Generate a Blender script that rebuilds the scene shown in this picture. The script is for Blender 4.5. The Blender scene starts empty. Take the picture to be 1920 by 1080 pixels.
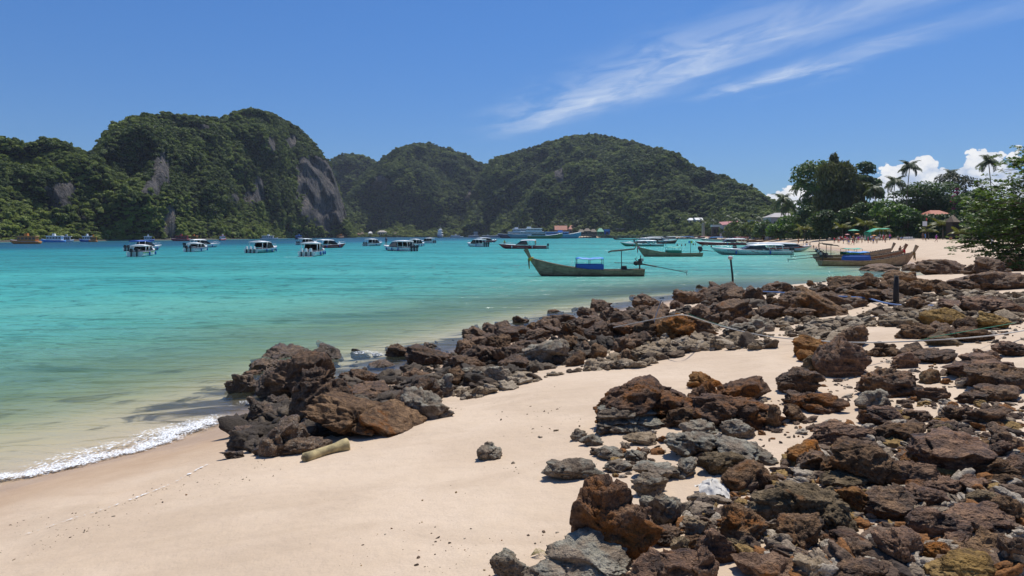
import bpy, bmesh, math, random
import numpy as np
from mathutils import Vector, Matrix

# ------------------------------------------------------------------ camera, sky, sun, exposure
scene = bpy.context.scene
root_col = scene.collection
F, HY, CH = 1280.0, 441.0, 3.2          # focal length and horizon in 1920-wide pixels, eye height in metres
cam_d = bpy.data.cameras.new('camera')
cam_d.sensor_width = 36.0
cam_d.lens = 24.0
cam_d.shift_y = -(540.0 - HY) / 1920.0
cam_d.clip_start = 0.05
cam_d.clip_end = 9000.0
cam = bpy.data.objects.new('camera', cam_d)
cam.location = (0, 0, CH)
cam.rotation_euler = (math.pi / 2, 0, 0)
root_col.objects.link(cam)
scene.camera = cam
scene.render.engine = 'CYCLES'
scene.cycles.use_denoising = True
scene.cycles.max_bounces = 6
scene.cycles.diffuse_bounces = 2
scene.cycles.glossy_bounces = 2
scene.cycles.transmission_bounces = 3
scene.cycles.transparent_max_bounces = 12
scene.cycles.sample_clamp_indirect = 4.0
scene.cycles.caustics_reflective = False
scene.cycles.caustics_refractive = False
scene.view_settings.view_transform = 'Standard'
scene.view_settings.look = 'None'
scene.view_settings.exposure = 0.0
scene.view_settings.gamma = 1.0

SUN_EL = math.radians(67)
SUN_AZ = math.radians(28)               # measured from +Y (view direction) towards +X
sun_dir = Vector((math.sin(SUN_AZ) * math.cos(SUN_EL), math.cos(SUN_AZ) * math.cos(SUN_EL), math.sin(SUN_EL)))
sl = bpy.data.lights.new('sun', 'SUN')
sl.energy = 4.6
sl.angle = math.radians(0.5)
sl.color = (1.0, 0.955, 0.89)
so = bpy.data.objects.new('sun', sl)
so.rotation_euler = sun_dir.to_track_quat('Z', 'Y').to_euler()
so.location = (0, 0, 60)
root_col.objects.link(so)


class NT:
    """small helper to write node trees"""
    def __init__(self, tree):
        self.t = tree
        self.n = tree.nodes
        self.l = tree.links

    def node(self, typ, **kw):
        nd = self.n.new(typ)
        for k, v in kw.items():
            setattr(nd, k, v)
        return nd

    def put(self, sock, v):
        if v is None:
            return
        if hasattr(v, 'is_output'):
            self.l.new(v, sock)
        elif hasattr(v, 'outputs'):
            self.l.new(v.outputs[0], sock)
        else:
            if sock.type == 'RGBA' and len(v) == 3:
                v = (*v, 1)
            sock.default_value = v

    def m(self, op, a, b=None, c=None, clamp=False):
        nd = self.node('ShaderNodeMath', operation=op, use_clamp=clamp)
        self.put(nd.inputs[0], a)
        self.put(nd.inputs[1], b)
        self.put(nd.inputs[2], c)
        return nd.outputs[0]

    def mix(self, f, a, b, blend='MIX'):
        nd = self.node('ShaderNodeMix', data_type='RGBA', blend_type=blend)
        self.put(nd.inputs[0], f)
        self.put(nd.inputs[6], a)
        self.put(nd.inputs[7], b)
        return nd.outputs[2]

    def ramp(self, f, pts, interp='LINEAR'):
        nd = self.node('ShaderNodeValToRGB')
        cr = nd.color_ramp
        cr.interpolation = interp
        while len(cr.elements) < len(pts):
            cr.elements.new(0.5)
        for e, (p, c) in zip(cr.elements, pts):
            e.position = p
            e.color = (*c, 1) if hasattr(c, '__len__') else (c, c, c, 1)
        self.put(nd.inputs[0], f)
        return nd.outputs[0]

    def noise(self, vec, scale, detail=4, rough=0.55, dist=0.0, dim='3D', out=0):
        nd = self.node('ShaderNodeTexNoise', noise_dimensions=dim)
        self.put(nd.inputs['Vector'], vec)
        nd.inputs['Scale'].default_value = scale
        nd.inputs['Detail'].default_value = detail
        nd.inputs['Roughness'].default_value = rough
        nd.inputs['Distortion'].default_value = dist
        return nd.outputs[out]

    def voro(self, vec, scale, feature='F1', out=0, rnd=1.0, dim='3D'):
        nd = self.node('ShaderNodeTexVoronoi', feature=feature, voronoi_dimensions=dim)
        self.put(nd.inputs['Vector'], vec)
        nd.inputs['Scale'].default_value = scale
        nd.inputs['Randomness'].default_value = rnd
        return nd.outputs[out]

    def smooth(self, x, lo, hi, to0=0.0, to1=1.0):
        nd = self.node('ShaderNodeMapRange', interpolation_type='SMOOTHSTEP')
        self.put(nd.inputs[0], x)
        nd.inputs[1].default_value = lo
        nd.inputs[2].default_value = hi
        nd.inputs[3].default_value = to0
        nd.inputs[4].default_value = to1
        return nd.outputs[0]

    def comb(self, x, y, z):
        nd = self.node('ShaderNodeCombineXYZ')
        self.put(nd.inputs[0], x)
        self.put(nd.inputs[1], y)
        self.put(nd.inputs[2], z)
        return nd.outputs[0]

    def sep(self, v):
        nd = self.node('ShaderNodeSeparateXYZ')
        self.put(nd.inputs[0], v)
        return nd.outputs

    def mapping(self, v, scale=(1, 1, 1), rot=(0, 0, 0), loc=(0, 0, 0)):
        nd = self.node('ShaderNodeMapping')
        self.put(nd.inputs[0], v)
        nd.inputs['Scale'].default_value = scale
        nd.inputs['Rotation'].default_value = rot
        nd.inputs['Location'].default_value = loc
        return nd.outputs[0]

    def bump(self, h, strength=0.5, dist=0.1, normal=None):
        nd = self.node('ShaderNodeBump')
        nd.inputs['Strength'].default_value = strength
        nd.inputs['Distance'].default_value = dist
        self.put(nd.inputs['Height'], h)
        self.put(nd.inputs['Normal'], normal)
        return nd.outputs[0]


def make_world():
    w = bpy.data.worlds.new('World')
    scene.world = w
    w.use_nodes = True
    w.cycles.sampling_method = 'MANUAL'
    w.cycles.sample_map_resolution = 256
    t = NT(w.node_tree)
    t.n.clear()
    sky = t.node('ShaderNodeTexSky', sky_type='NISHITA', sun_disc=False)
    sky.sun_elevation = SUN_EL
    sky.sun_rotation = SUN_AZ
    sky.altitude = 0.0
    sky.air_density = 1.0
    sky.dust_density = 0.25
    sky.ozone_density = 2.2
    tc = t.node('ShaderNodeTexCoord')
    d = t.sep(tc.outputs['Generated'])
    dx, dy, dz = d[0], d[1], d[2]
    zc = t.m('MAXIMUM', dz, 0.03)
    X = t.m('DIVIDE', dx, zc)
    Y = t.m('DIVIDE', dy, zc)
    # cloud layer seen in plan: a runs along the streaks, b across them
    a = t.m('ADD', t.m('MULTIPLY', X, 0.38), t.m('MULTIPLY', Y, -0.925))
    b = t.m('ADD', t.m('MULTIPLY', X, 0.925), t.m('MULTIPLY', Y, 0.38))
    warp = t.noise(t.comb(t.m('MULTIPLY', a, 0.9), t.m('MULTIPLY', b, 2.2), 0.0), 1.0, 3, 0.6, dim='2D')
    bw = t.m('ADD', b, t.m('MULTIPLY', t.m('SUBTRACT', warp, 0.5), 0.42))
    fib = t.noise(t.comb(t.m('MULTIPLY', a, 1.6), t.m('MULTIPLY', bw, 3.4), 3.1), 1.0, 4, 0.55, 0.8, dim='2D')
    puf = t.noise(t.comb(t.m('MULTIPLY', a, 1.7), t.m('MULTIPLY', b, 3.4), 9.7), 1.0, 4, 0.6, 0.4, dim='2D')

    def gauss(x, c, s):
        q = t.m('DIVIDE', t.m('SUBTRACT', x, c), s)
        return t.m('POWER', 2.718, t.m('MULTIPLY', t.m('MULTIPLY', q, q), -1.0))
    s1 = t.m('MULTIPLY', gauss(bw, 2.56, 0.17), t.smooth(a, -7.2, -5.0))
    v1 = t.m('MULTIPLY', gauss(bw, 2.38, 0.34), t.smooth(a, -6.8, -4.2))
    v1 = t.m('MULTIPLY', v1, t.smooth(a, -1.5, -3.2))
    s2 = t.m('MULTIPLY', gauss(bw, 3.17, 0.14), t.smooth(a, -4.2, -3.2))
    v2 = t.m('MULTIPLY', gauss(b, 3.27, 0.20), t.m('MULTIPLY', t.smooth(a, -4.4, -3.7), t.smooth(a, -2.7, -3.3)))
    f1 = t.smooth(fib, 0.30, 0.78)
    f2 = t.smooth(puf, 0.44, 0.70)
    c = t.m('MULTIPLY', s1, t.m('ADD', 0.42, t.m('MULTIPLY', f1, 0.58)))
    c = t.m('ADD', c, t.m('MULTIPLY', t.m('MULTIPLY', v1, t.smooth(puf, 0.28, 0.72)), 1.0))
    c = t.m('ADD', c, t.m('MULTIPLY', s2, t.m('ADD', 0.22, t.m('MULTIPLY', f1, 0.65))))
    c = t.m('ADD', c, t.m('MULTIPLY', t.m('MULTIPLY', v2, f2), 0.95))
    cir = t.m('MULTIPLY', c, 0.46, clamp=True)
    cir = t.m('MULTIPLY', cir, t.smooth(dz, 0.06, 0.16))
    # cumulus bank low over the land on the far side of the bay's mouth
    az = t.m('ARCTAN2', dx, dy)
    el = t.m('DIVIDE', dz, t.m('SQRT', t.m('ADD', t.m('MULTIPLY', dx, dx), t.m('MULTIPLY', dy, dy))))
    cu = t.node('ShaderNodeFloatCurve')
    mp = cu.mapping
    cv = mp.curves[0]
    # azimuth (rad) / 1.6 -> top elevation x 4
    tops = [(0.0, 0.0), (0.212, 0.0), (0.224, .25), (0.232, .262), (0.246, .262), (0.262, .22), (0.285, .12), (0.302, .25), (0.311, .335), (0.323, .372), (0.340, .412), (0.351, .362),
            (0.362, .365), (0.373, .414), (0.381, .424), (0.396, .385), (0.43, .42), (0.48, .36), (0.56, .38), (0.66, .26), (0.74, 0.0), (1.0, 0.0)]
    cv.points[0].location = tops[0]
    cv.points[1].location = tops[-1]
    for p in tops[1:-1]:
        cv.points.new(*p)
    mp.update()
    t.put(cu.inputs['Value'], t.m('DIVIDE', az, 1.6))
    top = t.m('DIVIDE', cu.outputs[0], 4.0)
    p2 = t.comb(t.m('MULTIPLY', az, 1.0), t.m('MULTIPLY', el, 1.25), 0.0)
    wv = t.noise(p2, 22.0, 3, 0.6, dim='2D', out=1)
    wadd = t.node('ShaderNodeVectorMath', operation='MULTIPLY_ADD')
    t.put(wadd.inputs[0], wv)
    wadd.inputs[1].default_value = (0.016, 0.016, 0.0)
    t.put(wadd.inputs[2], p2)
    p3 = wadd.outputs[0]
    v1_ = t.voro(p3, 26.0, 'F1', dim='2D')
    v2_ = t.voro(p3, 62.0, 'F1', dim='2D')
    v3_ = t.voro(p3, 150.0, 'F1', dim='2D')

    def dome(v):
        return t.m('SUBTRACT', 1.0, t.m('MULTIPLY', t.m('MULTIPLY', v, v), 2.2))
    puff = t.m('ADD', t.m('MULTIPLY', dome(v1_), 0.55), t.m('ADD', t.m('MULTIPLY', dome(v2_), 0.30), t.m('MULTIPLY', dome(v3_), 0.15)))
    hgt = t.m('SUBTRACT', t.m('ADD', top, t.m('MULTIPLY', t.m('SUBTRACT', puff, 0.62), 0.030)), el)
    cmask = t.m('MULTIPLY', t.smooth(hgt, 0.0, 0.0022), t.smooth(top, 0.005, 0.03))
    lum = t.smooth(t.m('ADD', t.m('MULTIPLY', puff, 1.0), t.m('MULTIPLY', hgt, -7.5)), 0.02, 0.80)
    ccol = t.mix(lum, (0.50, 0.60, 0.78), (1.0, 1.0, 1.0))
    # sky colour in radiance; the background strength below scales it
    S = 0.1
    skc = t.mix(1.0, sky.outputs[0], t.mix(t.smooth(dz, 0.0, 0.36), SKY_LOW, SKY_TINT), 'MULTIPLY')
    cirw = tuple(v / S for v in (0.72, 0.80, 0.92))
    col = t.mix(cir, skc, cirw)
    sc = t.node('ShaderNodeVectorMath', operation='SCALE')
    t.put(sc.inputs[0], ccol)
    sc.inputs['Scale'].default_value = 0.96 / S
    col = t.mix(cmask, col, sc.outputs[0])
    bg = t.node('ShaderNodeBackground')
    t.put(bg.inputs[0], col)
    bg.inputs[1].default_value = S
    out = t.node('ShaderNodeOutputWorld')
    t.l.new(bg.outputs[0], out.inputs[0])
SKY_TINT = (0.39, 0.70, 1.09)
SKY_LOW = (0.40, 0.585, 0.88)
make_world()

# ------------------------------------------------------------------ helpers
rng = np.random.default_rng(7)
random.seed(7)
_perm = np.random.default_rng(99).permutation(256)
_perm = np.concatenate([_perm, _perm, _perm])
_grad = np.random.default_rng(5).normal(size=(256, 3))
_grad /= np.linalg.norm(_grad, axis=1)[:, None]


def pn(x, y, z=0.0):
    """gradient noise, about -0.7..0.7"""
    x, y, z = np.broadcast_arrays(np.asarray(x, float), np.asarray(y, float), np.asarray(z, float))
    xi, yi, zi = np.floor(x), np.floor(y), np.floor(z)
    xf, yf, zf = x - xi, y - yi, z - zi
    xi, yi, zi = xi.astype(np.int64) & 255, yi.astype(np.int64) & 255, zi.astype(np.int64) & 255
    u, v, w = (q * q * q * (q * (q * 6 - 15) + 10) for q in (xf, yf, zf))
    res = 0.0
    for i in (0, 1):
        for j in (0, 1):
            for k in (0, 1):
                h = _perm[_perm[_perm[(xi + i) & 255] + ((yi + j) & 255)] + ((zi + k) & 255)]
                g = _grad[h]
                dot = g[..., 0] * (xf - i) + g[..., 1] * (yf - j) + g[..., 2] * (zf - k)
                res = res + dot * (u if i else 1 - u) * (v if j else 1 - v) * (w if k else 1 - w)
    return res


def fbm(x, y, z=0.0, octv=4, rough=0.5, lac=2.03, ridged=False):
    s, a, f = 0.0, 1.0, 1.0
    for o in range(octv):
        n = pn(np.asarray(x) * f + 17.3 * o, np.asarray(y) * f - 9.1 * o, np.asarray(z) * f + 4.7 * o)
        if ridged:
            n = 0.5 - 2.0 * np.abs(n)
        s = s + a * n
        a *= rough
        f *= lac
    return s


def at(px, py, Y):
    return ((px - 960) / F * Y, Y, CH - (py - HY) / F * Y)


def wl(px, py, z=0.0):
    """the point of the level z seen at a pixel"""
    Y = (CH - z) * F / (py - HY)
    return ((px - 960) / F * Y, Y, z)


def link(o, parent=None):
    root_col.objects.link(o)
    if parent is not None:
        o.parent = parent
    return o


def tag(o, label=None, cat=None, group=None, kind=None):
    if label:
        o['label'] = label
    if cat:
        o['category'] = cat
    if group:
        o['group'] = group
    if kind:
        o['kind'] = kind
    return o


def empty(name, loc=(0, 0, 0), rz=0.0):
    o = bpy.data.objects.new(name, None)
    o.location = loc
    o.rotation_euler = (0, 0, rz)
    o.empty_display_size = 0.2
    return link(o)


def mesh_np(name, verts, faces, smooth=False):
    """faces: (n,3) or (n,4) int array"""
    verts = np.asarray(verts, np.float32)
    faces = np.asarray(faces, np.int32)
    me = bpy.data.meshes.new(name)
    k = faces.shape[1]
    me.vertices.add(len(verts))
    me.vertices.foreach_set('co', verts.ravel())
    me.loops.add(faces.size)
    me.loops.foreach_set('vertex_index', faces.ravel())
    me.polygons.add(len(faces))
    me.polygons.foreach_set('loop_start', np.arange(0, faces.size, k, dtype=np.int32))
    me.polygons.foreach_set('loop_total', np.full(len(faces), k, np.int32))
    if smooth:
        me.polygons.foreach_set('use_smooth', np.ones(len(faces), bool))
    me.update()
    return me


def obj(name, me, mat=None, parent=None):
    if mat is not None and not me.materials:
        me.materials.append(mat)
    return link(bpy.data.objects.new(name, me), parent)


def copy_tree(o, parent=None, name=None):
    c = o.copy()
    root_col.objects.link(c)
    c.parent = parent
    for ch in list(o.children):
        copy_tree(ch, c)
    return c


class MB:
    """collects boxes, lofts and tubes into one mesh; slot numbers select materials"""
    def __init__(self):
        self.v, self.f, self.mi, self.sm = [], [], [], []

    def add(self, vs, fs, mi=0, sm=False):
        o = len(self.v)
        self.v += [tuple(p) for p in vs]
        for f in fs:
            self.f.append([i + o for i in f])
            self.mi.append(mi)
            self.sm.append(sm)
        return self

    def box(self, c, s, mi=0, rz=0.0, taper=1.0):
        x, y, z = (q / 2 for q in s)
        P = []
        for dz, k in ((-z, 1.0), (z, taper)):
            for dx, dy in ((-x, -y), (x, -y), (x, y), (-x, y)):
                X, Y = dx * k, dy * k
                P.append((c[0] + X * math.cos(rz) - Y * math.sin(rz), c[1] + X * math.sin(rz) + Y * math.cos(rz), c[2] + dz))
        return self.add(P, [(0, 3, 2, 1), (4, 5, 6, 7), (0, 1, 5, 4), (1, 2, 6, 5), (2, 3, 7, 6), (3, 0, 4, 7)], mi)

    def loft(self, rings, mi=0, closed=True, cap0=True, cap1=True, sm=True):
        n = len(rings[0])
        vs = [p for r in rings for p in r]
        fs = []
        for i in range(len(rings) - 1):
            for j in range(n if closed else n - 1):
                k = (j + 1) % n
                fs.append((i * n + j, i * n + k, (i + 1) * n + k, (i + 1) * n + j))
        if cap0:
            fs.append(tuple(reversed(range(n))))
        if cap1:
            fs.append(tuple(range((len(rings) - 1) * n, len(rings) * n)))
        return self.add(vs, fs, mi, sm)

    def tube(self, pts, r, n=8, mi=0, cap=True):
        pts = [Vector(p) for p in pts]
        rs = r if hasattr(r, '__len__') else [r] * len(pts)
        rings = []
        up = None
        for i, p in enumerate(pts):
            d = (pts[min(i + 1, len(pts) - 1)] - pts[max(i - 1, 0)]).normalized()
            if up is None:
                up = Vector((0, 0, 1)) if abs(d.z) < 0.9 else Vector((1, 0, 0))
            a = d.cross(up).normalized()
            b = a.cross(d).normalized()
            up = b
            rings.append([tuple(p + (a * math.cos(2 * math.pi * k / n) + b * math.sin(2 * math.pi * k / n)) * rs[i]) for k in range(n)])
        return self.loft(rings, mi, True, cap, cap)

    def build(self, name, mats, parent=None):
        me = bpy.data.meshes.new(name)
        me.from_pydata(self.v, [], self.f)
        mats = mats if isinstance(mats, (list, tuple)) else [mats]
        for m_ in mats:
            me.materials.append(m_)
        me.polygons.foreach_set('material_index', self.mi)
        me.polygons.foreach_set('use_smooth', self.sm)
        me.update()
        return link(bpy.data.objects.new(name, me), parent)


def ico(sub):
    bm = bmesh.new()
    bmesh.ops.create_icosphere(bm, subdivisions=sub, radius=1.0)
    v = np.array([p.co[:] for p in bm.verts])
    f = np.array([[q.index for q in p.verts] for p in bm.faces])
    bm.free()
    v /= np.linalg.norm(v, axis=1)[:, None]
    return v, f
ICO = {s: ico(s) for s in (1, 2, 3, 4, 5, 6)}


def mat(name):
    m_ = bpy.data.materials.new(name)
    m_.use_nodes = True
    t = NT(m_.node_tree)
    b = t.n['Principled BSDF']
    return m_, t, b


_plain = {}


def plain(name, col, rough=0.5, metal=0.0, vary=0.12, scale=6.0, spec=0.5):
    """a plain paint or cloth with a little dirt and unevenness"""
    if name in _plain:
        return _plain[name]
    m_, t, b = mat(name)
    tc = t.node('ShaderNodeTexCoord')
    n = t.noise(tc.outputs['Object'], scale, 5, 0.6)
    lo = tuple(c * (1 - vary * 1.6) for c in col)
    hi = tuple(min(1, c * (1 + vary)) for c in col)
    t.put(b.inputs['Base Color'], t.ramp(n, [(0.3, lo), (0.7, hi)]))
    t.put(b.inputs['Roughness'], t.smooth(n, 0.3, 0.7, max(0.03, rough - 0.1), min(1, rough + 0.1)))
    b.inputs['Metallic'].default_value = metal
    b.inputs['Specular IOR Level'].default_value = spec
    _plain[name] = m_
    return m_
# ------------------------------------------------------------------ beach, seabed and sea
near_px = [(430, 800), (540, 765), (620, 735), (735, 722), (800, 695), (900, 655), (1000, 628), (1080, 604), (1200, 577), (1330, 553), (1500, 539),
           (1640, 531), (1745, 538), (1825, 531), (1850, 521), (1800, 514), (1720, 506), (1690, 492), (1640, 479), (1580, 470.5), (1520, 464), (1450, 456.5), (1380, 451), (1320, 447.8)]
near_line = [(-60, -85), (-22, -18), (-10.5, 0.5), wl(0, 912)[:2], wl(250, 850)[:2]] + [wl(*p)[:2] for p in near_px]
far_px = [(1320, 447.8), (1200, 446.3), (1080, 446.0), (985, 445.2), (900, 444.7), (760, 444.6), (650, 444.9), (560, 446.6), (480, 448.2), (400, 449.6), (290, 451), (180, 452.2), (0, 454.6)]
far_line = [wl(*p)[:2] for p in far_px] + [(-236, 255), (-250, 200), (-290, 120), (-420, 20), (-600, -120)]
sea_poly = np.array(near_line + far_line[1:] + [(-600, -300), (-60, -300)])


def seg_dist(x, y, line):
    d = np.full(x.shape, 1e9)
    for (ax, ay), (bx, by) in zip(line[:-1], line[1:]):
        vx, vy = bx - ax, by - ay
        q = np.clip(((x - ax) * vx + (y - ay) * vy) / (vx * vx + vy * vy), 0, 1)
        d = np.minimum(d, np.hypot(x - ax - q * vx, y - ay - q * vy))
    return d


def in_poly(x, y, P):
    c = np.zeros(x.shape, bool)
    n = len(P)
    for i in range(n):
        x1, y1 = P[i]
        x2, y2 = P[(i + 1) % n]
        if y1 == y2:
            continue
        cond = ((y1 > y) != (y2 > y)) & (x < (x2 - x1) * (y - y1) / (y2 - y1) + x1)
        c ^= cond
    return c


def land(x, y):
    """height of beach and seabed, and the signed distance to the shore"""
    x = np.asarray(x, float)
    y = np.asarray(y, float)
    dn = seg_dist(x, y, near_line)
    df = seg_dist(x, y, far_line)
    sea = in_poly(x, y, sea_poly)
    dep = np.minimum(np.interp(dn, [0, 3, 8, 15, 30, 60, 110, 150, 210, 400], [0, .23, .78, 1.45, 2.05, 2.6, 3.4, 4.2, 9, 15]),
                     np.interp(df, [0, 3, 10, 30], [0, 2.0, 7.0, 15]))
    d = np.minimum(dn, df)
    up = 2.35 * (1 - np.exp(-d / 11.0))
    up = up + np.clip(d - 40, 0, 400) * 0.012
    k = np.clip(d / 3.0, 0, 1)
    bump = (0.06 * pn(x * 0.35, y * 0.35) + 0.035 * pn(x * 1.1, y * 1.1, 3.0)) * k
    z = np.where(sea, -dep, up) + bump * np.where(sea, np.clip(1.5 - d / 40, 0, 1), 1.0)
    return z, np.where(sea, -d, d)


def gz(x, y):
    return float(land(np.array([x]), np.array([y]))[0][0])


_Ys = np.geomspace(2.0, 700.0, 1100)
_pxs = np.arange(-160, 2120, 12.0)
_tab = land(((_pxs[:, None] - 960) / F) * _Ys[None, :], np.repeat(_Ys[None, :], len(_pxs), 0))[0]


def ground(px, py):
    """where the line of sight through a pixel meets the ground"""
    q = min(max((px - _pxs[0]) / 12.0, 0), len(_pxs) - 1.001)
    i0 = int(q)
    g = _tab[i0] * (1 - (q - i0)) + _tab[i0 + 1] * (q - i0)
    Z = CH - (py - HY) / F * _Ys
    g = np.maximum(g, -0.12)
    below = Z < g
    i = int(np.argmax(below)) if below.any() else len(_Ys) - 1
    i = max(i, 1)
    a0, a1 = Z[i - 1] - g[i - 1], Z[i] - g[i]
    w = a0 / (a0 - a1) if a0 != a1 else 0
    Y = _Ys[i - 1] + (_Ys[i] - _Ys[i - 1]) * min(max(w, 0), 1)
    X = (px - 960) / F * Y
    return X, Y, CH - (py - HY) / F * Y


def warp_grid(nu, rows):
    """a sheet whose cells grow with the distance"""
    Yr = np.array(rows)
    w = 13 + 1.05 * np.clip(Yr, 0, None)
    u = np.linspace(-1, 1, nu)
    X = u[None, :] * w[:, None]
    Yg = np.repeat(Yr[:, None], nu, 1)
    n, m_ = X.shape
    i = np.arange(n * m_).reshape(n, m_)
    fs = np.stack([i[:-1, :-1], i[:-1, 1:], i[1:, 1:], i[1:, :-1]], -1).reshape(-1, 4)
    return X.ravel(), Yg.ravel(), fs


rows = list(np.arange(-26, 2, 0.7)) + list(np.arange(2, 14, 0.09)) + list(np.geomspace(14, 2600, 250))
gx, gy, gf = warp_grid(430, rows)
gzv, gsd = land(gx, gy)
gzv = np.maximum(gzv, -4.0)
me = mesh_np('beach', np.stack([gx, gy, gzv], 1), gf, True)
a_ = me.attributes.new('shore', 'FLOAT', 'POINT')
a_.data.foreach_set('value', gsd.astype(np.float32))
greef = seg_dist(gx, gy, near_line[7:17])
a_ = me.attributes.new('reef', 'FLOAT', 'POINT')
a_.data.foreach_set('value', (np.exp(-(greef / 3.2) ** 2) * (gsd < 0.3)).astype(np.float32))
gfar = seg_dist(gx, gy, far_line[7:])
a_ = me.attributes.new('rocky', 'FLOAT', 'POINT')
a_.data.foreach_set('value', np.clip(1.6 - gfar / 40.0, 0, 1).astype(np.float32))


def sand_material():
    m_, t, b = mat('sand')
    geo = t.node('ShaderNodeNewGeometry')
    P = geo.outputs['Position']
    s = t.node('ShaderNodeAttribute', attribute_name='shore').outputs['Fac']
    x, y, z = t.sep(P)
    big = t.noise(P, 0.5, 3, 0.6, dim='2D')
    mid = t.noise(P, 3.0, 4, 0.65, dim='2D')
    fine = t.noise(P, 55.0, 3, 0.7, dim='2D')
    dry = t.mix(t.smooth(big, 0.35, 0.65), (0.56, 0.43, 0.305), (0.63, 0.495, 0.36))
    dry = t.mix(t.smooth(mid, 0.3, 0.75, 0.0, 0.3), dry, (0.55, 0.42, 0.28))
    dry = t.mix(t.smooth(fine, 0.35, 0.7, 0.0, 0.38), dry, (0.50, 0.38, 0.26))
    # damp and dusty patches, drawn out along the shore
    damp = t.noise(t.mapping(P, (0.35, 0.9, 1.0), (0, 0, 0.9)), 1.0, 4, 0.6, 0.8, dim='2D')
    dry = t.mix(t.smooth(damp, 0.50, 0.68, 0.0, 0.40), dry, (0.46, 0.345, 0.235))
    # grains: dark and pale specks
    sp = t.voro(P, 130.0, 'F1', dim='2D')
    spk = t.m('MULTIPLY', t.smooth(sp, 0.16, 0.08), t.smooth(t.noise(P, 9.0, 2, dim='2D'), 0.48, 0.62))
    dry = t.mix(t.m('MULTIPLY', spk, 0.45), dry, (0.16, 0.12, 0.08))
    # wet sand: by height above the water, with an uneven upper edge
    hz = t.m('ADD', z, t.m('MULTIPLY', t.m('SUBTRACT', t.noise(P, 0.8, 3, 0.6, dim='2D'), 0.5), 0.30))
    wet = t.smooth(hz, 0.62, 0.22)
    soaked = t.smooth(hz, 0.26, 0.10)
    wcol = t.mix(t.smooth(mid, 0.3, 0.7), (0.40, 0.265, 0.16), (0.45, 0.31, 0.195))
    col = t.mix(t.m('MULTIPLY', wet, 0.80), dry, wcol)
    # seabed: sand with weed and buried stones
    weed = t.noise(t.mapping(P, (0.55, 1.2, 1.0)), 1.0, 4, 0.62, 0.7, dim='2D')
    sub = t.smooth(z, 0.02, -0.10)
    bed = t.mix(t.smooth(weed, 0.52, 0.70, 0.0, 0.8), (0.60, 0.475, 0.31), (0.30, 0.23, 0.125))
    reef = t.node('ShaderNodeAttribute', attribute_name='reef').outputs['Fac']         # weedy stones off the rocks
    rm = t.smooth(t.m('ADD', reef, t.m('MULTIPLY', t.m('SUBTRACT', weed, 0.5), 1.6)), 0.25, 0.6)
    bed = t.mix(rm, bed, t.mix(mid, (0.045, 0.036, 0.026), (0.13, 0.10, 0.062)))
    col = t.mix(sub, col, bed)
    # earth and litter where the beach ends under the trees
    inl = t.m('MULTIPLY', t.smooth(t.m('ADD', s, t.m('MULTIPLY', big, 10.0)), 34.0, 42.0), 1.0)
    col = t.mix(inl, col, t.mix(mid, (0.05, 0.055, 0.02), (0.13, 0.10, 0.06)))
    rk = t.node('ShaderNodeAttribute', attribute_name='rocky').outputs['Fac']
    col = t.mix(t.smooth(rk, 0.2, 0.5), col, t.mix(mid, (0.03, 0.032, 0.022), (0.10, 0.09, 0.075)))
    t.put(b.inputs['Base Color'], col)
    r = t.m('SUBTRACT', 0.92, t.m('MULTIPLY', soaked, 0.50))
    t.put(b.inputs['Roughness'], r)
    b.inputs['Specular IOR Level'].default_value = 0.35
    # relief: soft hollows and trodden patches on dry sand, smooth where wet
    foot = t.noise(P, 5.0, 2, 0.5, dim='2D')
    rel = t.m('ADD', t.m('MULTIPLY', foot, 0.35), t.m('MULTIPLY', mid, 0.6))
    rel = t.m('MULTIPLY', rel, t.m('SUBTRACT', 1.0, t.m('MULTIPLY', wet, 0.85)))
    rel = t.m('ADD', rel, t.m('MULTIPLY', fine, 0.10))
    t.put(b.inputs['Normal'], t.bump(rel, 0.45, 0.10))
    return m_
beach = tag(obj('beach', me, sand_material()), kind='structure')
beach['label'] = 'pale sand beach sloping down to the sea'

# --- the sea
rows = list(np.arange(-26, 2, 1.0)) + list(np.arange(2, 16, 0.10)) + list(np.geomspace(16, 2600, 300))
wx, wy, wf = warp_grid(430, rows)
wz, wsd = land(wx, wy)
wh = 0.012 * fbm(wx * 0.5, wy * 0.9, 0.0, 3) * np.clip(-wsd / 3.0, 0, 1) * np.clip(1 - wy / 120, 0, 1)
keep = (wz[wf] < 0.10).any(axis=1)
wf = wf[keep]
used = np.unique(wf)
remap = np.full(len(wx), -1)
remap[used] = np.arange(len(used))
me = mesh_np('sea', np.stack([wx, wy, wh], 1)[used], remap[wf], True)
a_ = me.attributes.new('depth', 'FLOAT', 'POINT')
a_.data.foreach_set('value', (-wz[used]).astype(np.float32))


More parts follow.
